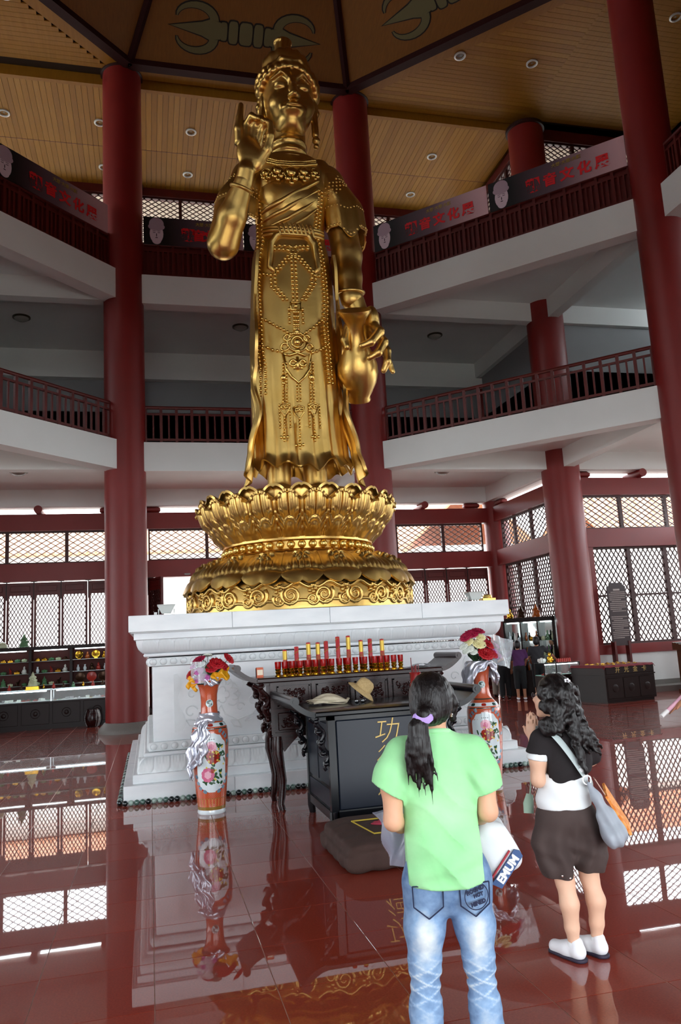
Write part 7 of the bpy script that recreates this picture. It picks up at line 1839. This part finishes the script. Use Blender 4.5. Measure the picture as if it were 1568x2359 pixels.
def figurine(kind):
    q = MB()
    if kind == 'mountain':
        r = random.Random(3)
        q.lathe([(.13, 0), (.13, .03), (.115, .06), (.1, .12), (.075, .18), (.06, .24), (.035, .3), (.015, .35), (0, .38)], 9)
        for k in range(16): a = r.uniform(0, 6.28); z = r.uniform(.045, .26); rr_ = .12 * (1 - z / .42); q.ball((rr_ * math.cos(a), rr_ * math.sin(a), z), .035, 6, 5)
    elif kind == 'buddha': q.lathe([(.08, 0), (.085, .03), (.06, .04), (.075, .08), (.06, .13), (.03, .15), (.038, .18), (.03, .215), (.012, .235), (0, .245)], 12); q.ball((-.05, -.04, .06), (.03, .035, .022), 8, 5); q.ball((.05, -.04, .06), (.03, .035, .022), 8, 5)
    elif kind == 'lotus':
        for k in range(8): a = k * PI / 4; q.ball((.06 * math.cos(a), .06 * math.sin(a), .05), (.035, .035, .045), 7, 5)
        q.ball((0, 0, .06), (.05, .05, .05), 8, 6); q.lathe([(.07, 0), (.05, .02), (.03, .03)], 12)
    elif kind == 'plate': q.lathe([(0, 0), (.1, .004), (.13, .018), (.135, .016), (.1, -.006), (0, -.01)], 24, M=Matrix.Translation((0, .02, .15)) @ R3('X', PI / 2 - .2)); q.bx(-.06, .06, -.02, .06, 0, .02); q.tube([(-.04, .05, .02), (-.04, .06, .1)], .006, 5); q.tube([(.04, .05, .02), (.04, .06, .1)], .006, 5)
    elif kind == 'stand': q.cbx(-.13, .13, -.09, .09, 0, .075, .008); q.bx(-.14, .14, -.1, .1, 0, .015)
    elif kind == 'casket': q.cbx(-.09, .09, -.06, .06, 0, .07, .008); q.lathe([(.07, .07), (.06, .1), (.02, .12), (0, .125)], 12)
    elif kind == 'vase': q.lathe([(.03, 0), (.05, .04), (.055, .09), (.03, .14), (.022, .17), (.035, .2), (.03, .2), (0, .18)], 12)
    elif kind == 'horse':
        q.ball((0, 0, .1), (.07, .03, .04), 10, 6); q.tube([(.05, 0, .11), (.08, 0, .16), (.09, 0, .19)], [.025, .018, .016], 6); q.ball((.105, 0, .19), (.03, .014, .015), 6, 5)
        for x in (-.05, .05):
            for y in (-.015, .015): q.tube([(x, y, .09), (x, y, .0)], .01, 5)
    return q
FM = {'jade green': mat('jade_green', '4f7a55', .2, coat=.4), 'pale jade': mat('jade_pale', 'b8c2a0', .25, coat=.4), 'gold': mat('trinket_gold', 'c79a34', .22, metal=1), 'crystal': mat('crystal', 'cfdde2', .06, coat=.6), 'amber': mat('amber', '9c4d16', .15, coat=.5), 'dark bronze': mat('bronze', '3a2618', .3, metal=.7), 'coral red': mat('coral', '9c2a20', .3), 'white': mat('porcelain_plain', 'd6d8d2', .15, coat=.5)}
KW = {'mountain': 'mountain carving', 'buddha': 'seated buddha figurine', 'lotus': 'lotus ornament', 'plate': 'round plate', 'casket': 'domed casket', 'stand': 'display stand', 'vase': 'small vase', 'horse': 'horse figurine'}
fcache = {}
def item(kind, col, loc, where, sc=1.0, rz=0.0):
    if (kind, col) not in fcache: fcache[kind, col] = figurine(kind).mesh('souvenir', FM[col])
    o = link('souvenir', fcache[kind, col], None, loc, rz); o.scale = sc if isinstance(sc, tuple) else (sc, sc, sc); tag(o, '%s %s %s' % (col, KW[kind], where), 'souvenir', 'souvenirs on display'); return o
lay = {0: [('lotus', 'pale jade'), ('horse', 'coral red'), ('lotus', 'jade green'), ('vase', 'crystal'), ('casket', 'gold')], 1: [('lotus', 'pale jade'), ('casket', 'gold'), ('casket', 'gold'), ('lotus', 'jade green'), ('lotus', 'pale jade')],
       2: [('casket', 'gold'), ('casket', 'gold'), ('lotus', 'jade green'), ('lotus', 'pale jade'), ('casket', 'dark bronze')], 3: [('plate', 'gold'), ('buddha', 'amber'), ('plate', 'gold'), ('buddha', 'gold')]}
BN = ['the first bay', 'the second bay', 'the bay with the gold caskets', 'the bay with round plates']
for bay in range(4):
    xa, xb = POST[bay] + .08, POST[bay + 1] - .08
    L = lay[bay]
    for k, (kd, cl) in enumerate(L): item(kd, cl, (xa + (xb - xa) * (k + .5) / len(L), 23.15, SH[2] + .012), 'on the top shelf of ' + BN[bay], .78 if kd == 'casket' else .82, (k - 2) * .12)
    L = [('vase', 'crystal'), ('lotus', 'jade green'), ('horse', 'coral red'), ('casket', 'gold'), ('buddha', 'white')] if bay < 3 else [('vase', 'crystal'), ('vase', 'crystal'), ('buddha', 'dark bronze'), ('buddha', 'coral red'), ('vase', 'crystal')]
    for k, (kd, cl) in enumerate(L): item(kd, cl, (xa + (xb - xa) * (k + .5) / len(L), 23.15, SH[1] + .012), 'on the middle shelf of ' + BN[bay], .85, k)
    L = [('lotus', 'pale jade'), ('mountain', 'jade green'), ('lotus', 'pale jade'), ('horse', 'dark bronze'), ('lotus', 'jade green')] if bay < 3 else [('plate', 'dark bronze'), ('plate', 'coral red'), ('plate', 'dark bronze')]
    for k, (kd, cl) in enumerate(L): item(kd, cl, (xa + (xb - xa) * (k + .5) / len(L), 23.15, SH[0] + .012), 'on the bottom shelf of ' + BN[bay], {'plate': 1.0, 'mountain': .62, 'lotus': .78}.get(kd, .85), 0 if kd == 'plate' else k * .3)
for k, x in enumerate((-4.9, -4.35, -3.95, -3.6, -3.3, -3.0, -2.75, -2.5, -2.25, -2.0, -1.75, -1.5, -1.25)):
    kd, cl = [('buddha', 'dark bronze'), ('buddha', 'jade green'), ('vase', 'gold'), ('buddha', 'coral red')][k % 4]; item(kd, cl, (x, 22.42, 1.008), 'along the rear edge of the long counter', .6)
item('mountain', 'jade green', (-3.35, 23.1, 2.13), 'on top of the shelf cabinet'); item('casket', 'pale jade', (-3.9, 23.1, 2.13), 'on top of the shelf cabinet', 1.4)
item('stand', 'gold', (-2.98, 22.12, 1.008), 'under the carving on the long counter', 1.25); item('mountain', 'pale jade', (-2.98, 22.12, 1.008 + .0935), 'on a gold display stand on the counter', 1.0)
# drum stools
for x, lb in ((-1.45, 'dark drum stool before the counter beside the red column'), (-4.02, 'dark drum stool before the middle of the long counter')):
    t = thing('drum_stool', lb, 'stool', (x, 21.55, 0))
    q = MB(); q.lathe([(.13, 0), (.135, .03), (.175, .12), (.19, .22), (.175, .33), (.135, .42), (.14, .45), (.0, .455)], 24); q.build('barrel', ROSE, t)
    for k in range(6): a = k * PI / 3; q = MB(); q.tube([((.137 + .055 * math.sin(j / 8 * PI)) * math.cos(a), (.137 + .055 * math.sin(j / 8 * PI)) * math.sin(a), .02 + .4 * j / 8) for j in range(9)], .014, 6); q.build('rib', ROSE, t)

# ================================================================== SHOP, RIGHT
cd_ = (10.05, 21.23, 0); ca = -PI / 4
t = thing('tall_cabinet', 'tall dark display cabinet with three lit glass bays behind the visitors', 'cabinet', cd_, ca)
CW = 1.52
q = MB(); q.bx(0, CW, .33, .36, 0, 2.2); q.bx(-.02, .03, 0, .36, 0, 2.2); q.bx(CW - .09, CW, -.02, .36, 0, 2.2); q.bx(0, CW, -.02, .36, 2.08, 2.2); q.bx(0, CW, 0, .36, 0, .7)
for x in (.5, 1.0): q.bx(x - .02, x + .02, 0, .34, .7, 2.1)
q.build('carcass', CABW, t, smooth=False)
q = MB(); q.bx(.03, CW - .09, .318, .331, .7, 2.08); q.build('mirror_back', mat('mirror', 'c8d0cc', .05, metal=1), t, smooth=False)
for x0, x1 in ((.03, .48), (.52, .98), (1.02, 1.43)):
    for z in (1.1, 1.52): q = MB(); q.bx(x0, x1, .02, .318, z, z + .012); q.build('glass_shelf', mat('shelf_glass', 'bcd6d0', .05, alpha=.5, spec=.7), t, smooth=False)
    q = MB(); q.cyl((x0 + .05, .06, 2.06), (x1 - .05, .06, 2.06), .015, n=8); q.build('light_tube', TUBE, t)
Mc = Matrix.Translation(cd_) @ R3('Z', ca)
for bay, (x0, cl) in enumerate(((.03, ['crystal', 'white']), (.52, ['amber', 'gold']), (1.02, ['pale jade', 'jade green']))):
    for z, zn in ((.7, 'bottom'), (1.112, 'middle'), (1.532, 'upper')):
        for k in range(3):
            kd = ['buddha', 'vase', 'lotus'][(k + bay) % 3]; wb = (.45, .46, .41)[bay]; p = Mc @ Vector((x0 + wb * (k + .5) / 3, .16, z)); item(kd, cl[k % 2], p, 'on the %s shelf of the tall cabinet, %s bay' % (zn, ['first', 'middle', 'last'][bay]), (.7, .7, 1.2), ca)
for k, (x, kd, cl, sc) in enumerate(((.15, 'buddha', 'gold', 1.2), (.5, 'mountain', 'dark bronze', 1.0), (.95, 'mountain', 'amber', 1.05))): item(kd, cl, Mc @ Vector((x, .18, 2.2)), 'on top of the tall cabinet', sc)
t = thing('glass_counter', 'small glass topped counter with lit jewellery beside the thick red column', 'counter', (9.79, 18.55, 0), -.02)
q = MB(); q.bx(0, 1.02, 0, .55, 0, .64); q.build('base_cabinet', CABW, t, smooth=False)
for k in range(3): q = MB(); q.cbx(.03 + .335 * k, .32 + .335 * k, -.012, .01, .06, .6, .006); q.build('panel', CABW, t, smooth=False)
q = MB()
for x in (0, .34, 1.0):
    for y in (0, .53): q.bx(x, x + .025, y, y + .025, .64, .96)
q.bx(0, 1.02, 0, .02, .94, .96); q.bx(0, 1.02, 0, .02, .64, .66); q.build('case_frame', CABW, t, smooth=False)
q = MB(); q.bx(0, 1.02, .005, .01, .66, .94); q.bx(0, 1.02, 0, .55, .96, .968); q.build('case_glass', GLASS, t, smooth=False)
q = MB(); q.bx(.01, 1.01, .02, .54, .64, .655); q.build('case_floor', mat('case_teal', '8fc0b4', .6), t, smooth=False)
q = MB(); q.cyl((.05, .05, .925), (.98, .05, .925), .012, n=8); q.build('light_tube', TUBE, t)
for i in range(12):
    me, k, c = jm[rr.randrange(len(jm))]; o = link('trinket', me, None, (9.86 + .075 * i, 18.72 + .1 * (i % 3), .656), i); tag(o, '%s %s in the small glass counter beside the thick column' % (JWN[c], KN[k]), 'jewellery', 'trinkets in the small glass counter')
for i in range(14):
    q = MB(); q.lathe([(.025, 0), (.025, .06), (.018, .075), (.02, .09), (0, .092)], 10) if i == 0 else None
    if i == 0: bm_ = q.mesh('bottle', FM['coral red'])
    o = link('small_bottle', bm_, None, (10.36 + .055 * (i % 7), 18.8 + .09 * (i // 7), .968)); tag(o, 'little red bottle standing on the small glass counter', 'bottle', 'little red bottles on the glass counter')
for k, (x, kd, cl, sc) in enumerate(((9.96, 'lotus', 'white', 1.2), (10.2, 'buddha', 'gold', 1.1))): item(kd, cl, (x, 18.95, .968), 'on the small glass counter by the leaning visitor', sc)
# dark sales counter with the gold characters
t = thing('sales_counter', 'dark wooden sales counter with four gold characters and red cloth top', 'counter', (10.52, 16.95, 0), .14)
SW, SD = 1.5, 1.25
q = MB(); q.bx(0, SW, 0, SD, .06, .86); q.bx(.04, SW - .04, .04, SD - .04, 0, .06); q.bx(-.02, SW + .02, -.02, SD + .02, .62, .65); q.build('body', CABW, t, smooth=False)
for k in range(3): q = MB(); q.cbx(.04 + k * .49, .49 + k * .49, -.015, .01, .1, .58, .008); q.ball((.265 + k * .49, -.012, .34), (.1, .012, .1), 14, 6); q.build('panel', CABW, t)
q = MB(); q.cbx(.04, SW - .04, -.012, .01, .67, .84, .006); q.build('name_panel', CABW, t, smooth=False)
for i, ch in enumerate('开光金卡'): text('character', ch, .15, .003, GOLDP, t, Matrix.Translation((.38 + i * .27, -.014, .755)) @ R3('X', PI / 2), .0)
q = MB(); q.sheet(lambda u, v: (-.03 + (SW + .06) * u, -.03 + (SD + .06) * v, .875 + .006 * math.sin(u * 40) - .05 * max(0, abs(u - .5) * 2 - .97) / .03 - .04 * max(0, abs(v - .5) * 2 - .97) / .03), 40, 30, .008); q.build('red_cloth', mat('red_cloth', '6e1420', .8), t)
for i in range(16):
    q = MB()
    if i == 0: q.cbx(-.05, .05, -.035, .035, 0, .02, .004); q.ball((0, 0, .022), (.03, .02, .012), 8, 5); cm_ = q.mesh('charm', JW[3])
    o = link('charm', cm_, None, tuple(Matrix.Translation((10.52, 16.95, 0)) @ R3('Z', .14) @ Vector((.15 + .32 * (i % 4) + .05 * (i // 4), .2 + .26 * (i // 4), .882))), i); tag(o, 'small gold charm laid out on the red cloth of the sales counter', 'charm', 'gold charms on the sales counter')
# notice board
t = thing('notice_board', 'tall dark brown notice board with rows of pale lettering in front of the lattice window', 'sign', (12.57, 19.25, 0), 0)
poly = [(-.2, 1.28), (.2, 1.28), (.22, 1.36), (.29, 1.38), (.29, 2.9), (.22, 2.92), (.2, 3.0), (-.2, 3.0), (-.22, 2.92), (-.29, 2.9), (-.29, 1.38), (-.22, 1.36)]
q = MB(); q.prism(poly, .03, R3('X', PI / 2)); q.build('board', mat('board_brown', '2c1416', .4), t, smooth=False)
LT = mat('board_lettering', 'a89a94', .6); r5 = random.Random(9); z = 2.78; row = 0
q = MB(); q.bx(-.1, .1, -.034, -.03, 2.78, 2.83); q.build('title_line', LT, t, smooth=False)
while z > 1.5:
    z -= .052; row += 1
    if row in (12, 13): continue
    q = MB(); x = -.24 + (.06 if row % 5 == 1 else 0)
    while x < (.24 if row % 5 else .1): w_ = r5.uniform(.018, .03); q.bx(x, x + w_, -.033, -.03, z, z + .022); x += w_ + .008
    o = q.build('text_line', LT, t, smooth=False); o['kind'] = 'stuff'
for sg in (-1, 1): q = MB(); q.bx(sg * .22 - .03, sg * .22 + .03, -.05, .12, .0, 1.4); q.build('stand_post', DRED, t, smooth=False)
# wooden lectern at the right
t = thing('lectern', 'carved brown wooden lectern by the low white wall', 'lectern', (14.05, 18.4, 0), .2)
q = MB(); q.cbx(-.28, .28, -.2, .2, .06, 1.1, .012); q.bx(-.32, .32, -.24, .24, 0, .06); q.build('body', mat('lectern_wood', '5a3620', .4), t, smooth=False)
q = MB(); q.prism([(-.26, 1.1), (.26, 1.1), (.26, 1.16), (-.26, 1.3)], .7, Matrix(((0, 0, 1, -.35), (-1, 0, 0, 0), (0, 1, 0, 0), (0, 0, 0, 1)))); q.build('reading_top', mat('lectern_wood', '5a3620', .4), t, smooth=False)
for k in range(5): q = MB(); q.bx(-.34, .34, -.22 + .09 * k, -.16 + .09 * k, 1.16 + .025 * k, 1.185 + .026 * k); q.build('slat', mat('lectern_dark', '2a1810', .4), t, smooth=False)
# cables hanging from the gallery lattice, doorway sensor
q = MB(); q.cbx(-.09, .09, -.03, .03, -.02, .02, .008); q.cbx(-.05, .05, -.035, .0, -.03, -.015, .004); o = q.build('door_sensor', mat('sensor_grey', '8a8a88', .4), None, loc=(1.15, 24.28, 4.12)); tag(o, 'small grey door sensor on the red beam above the open doorway', 'sensor')
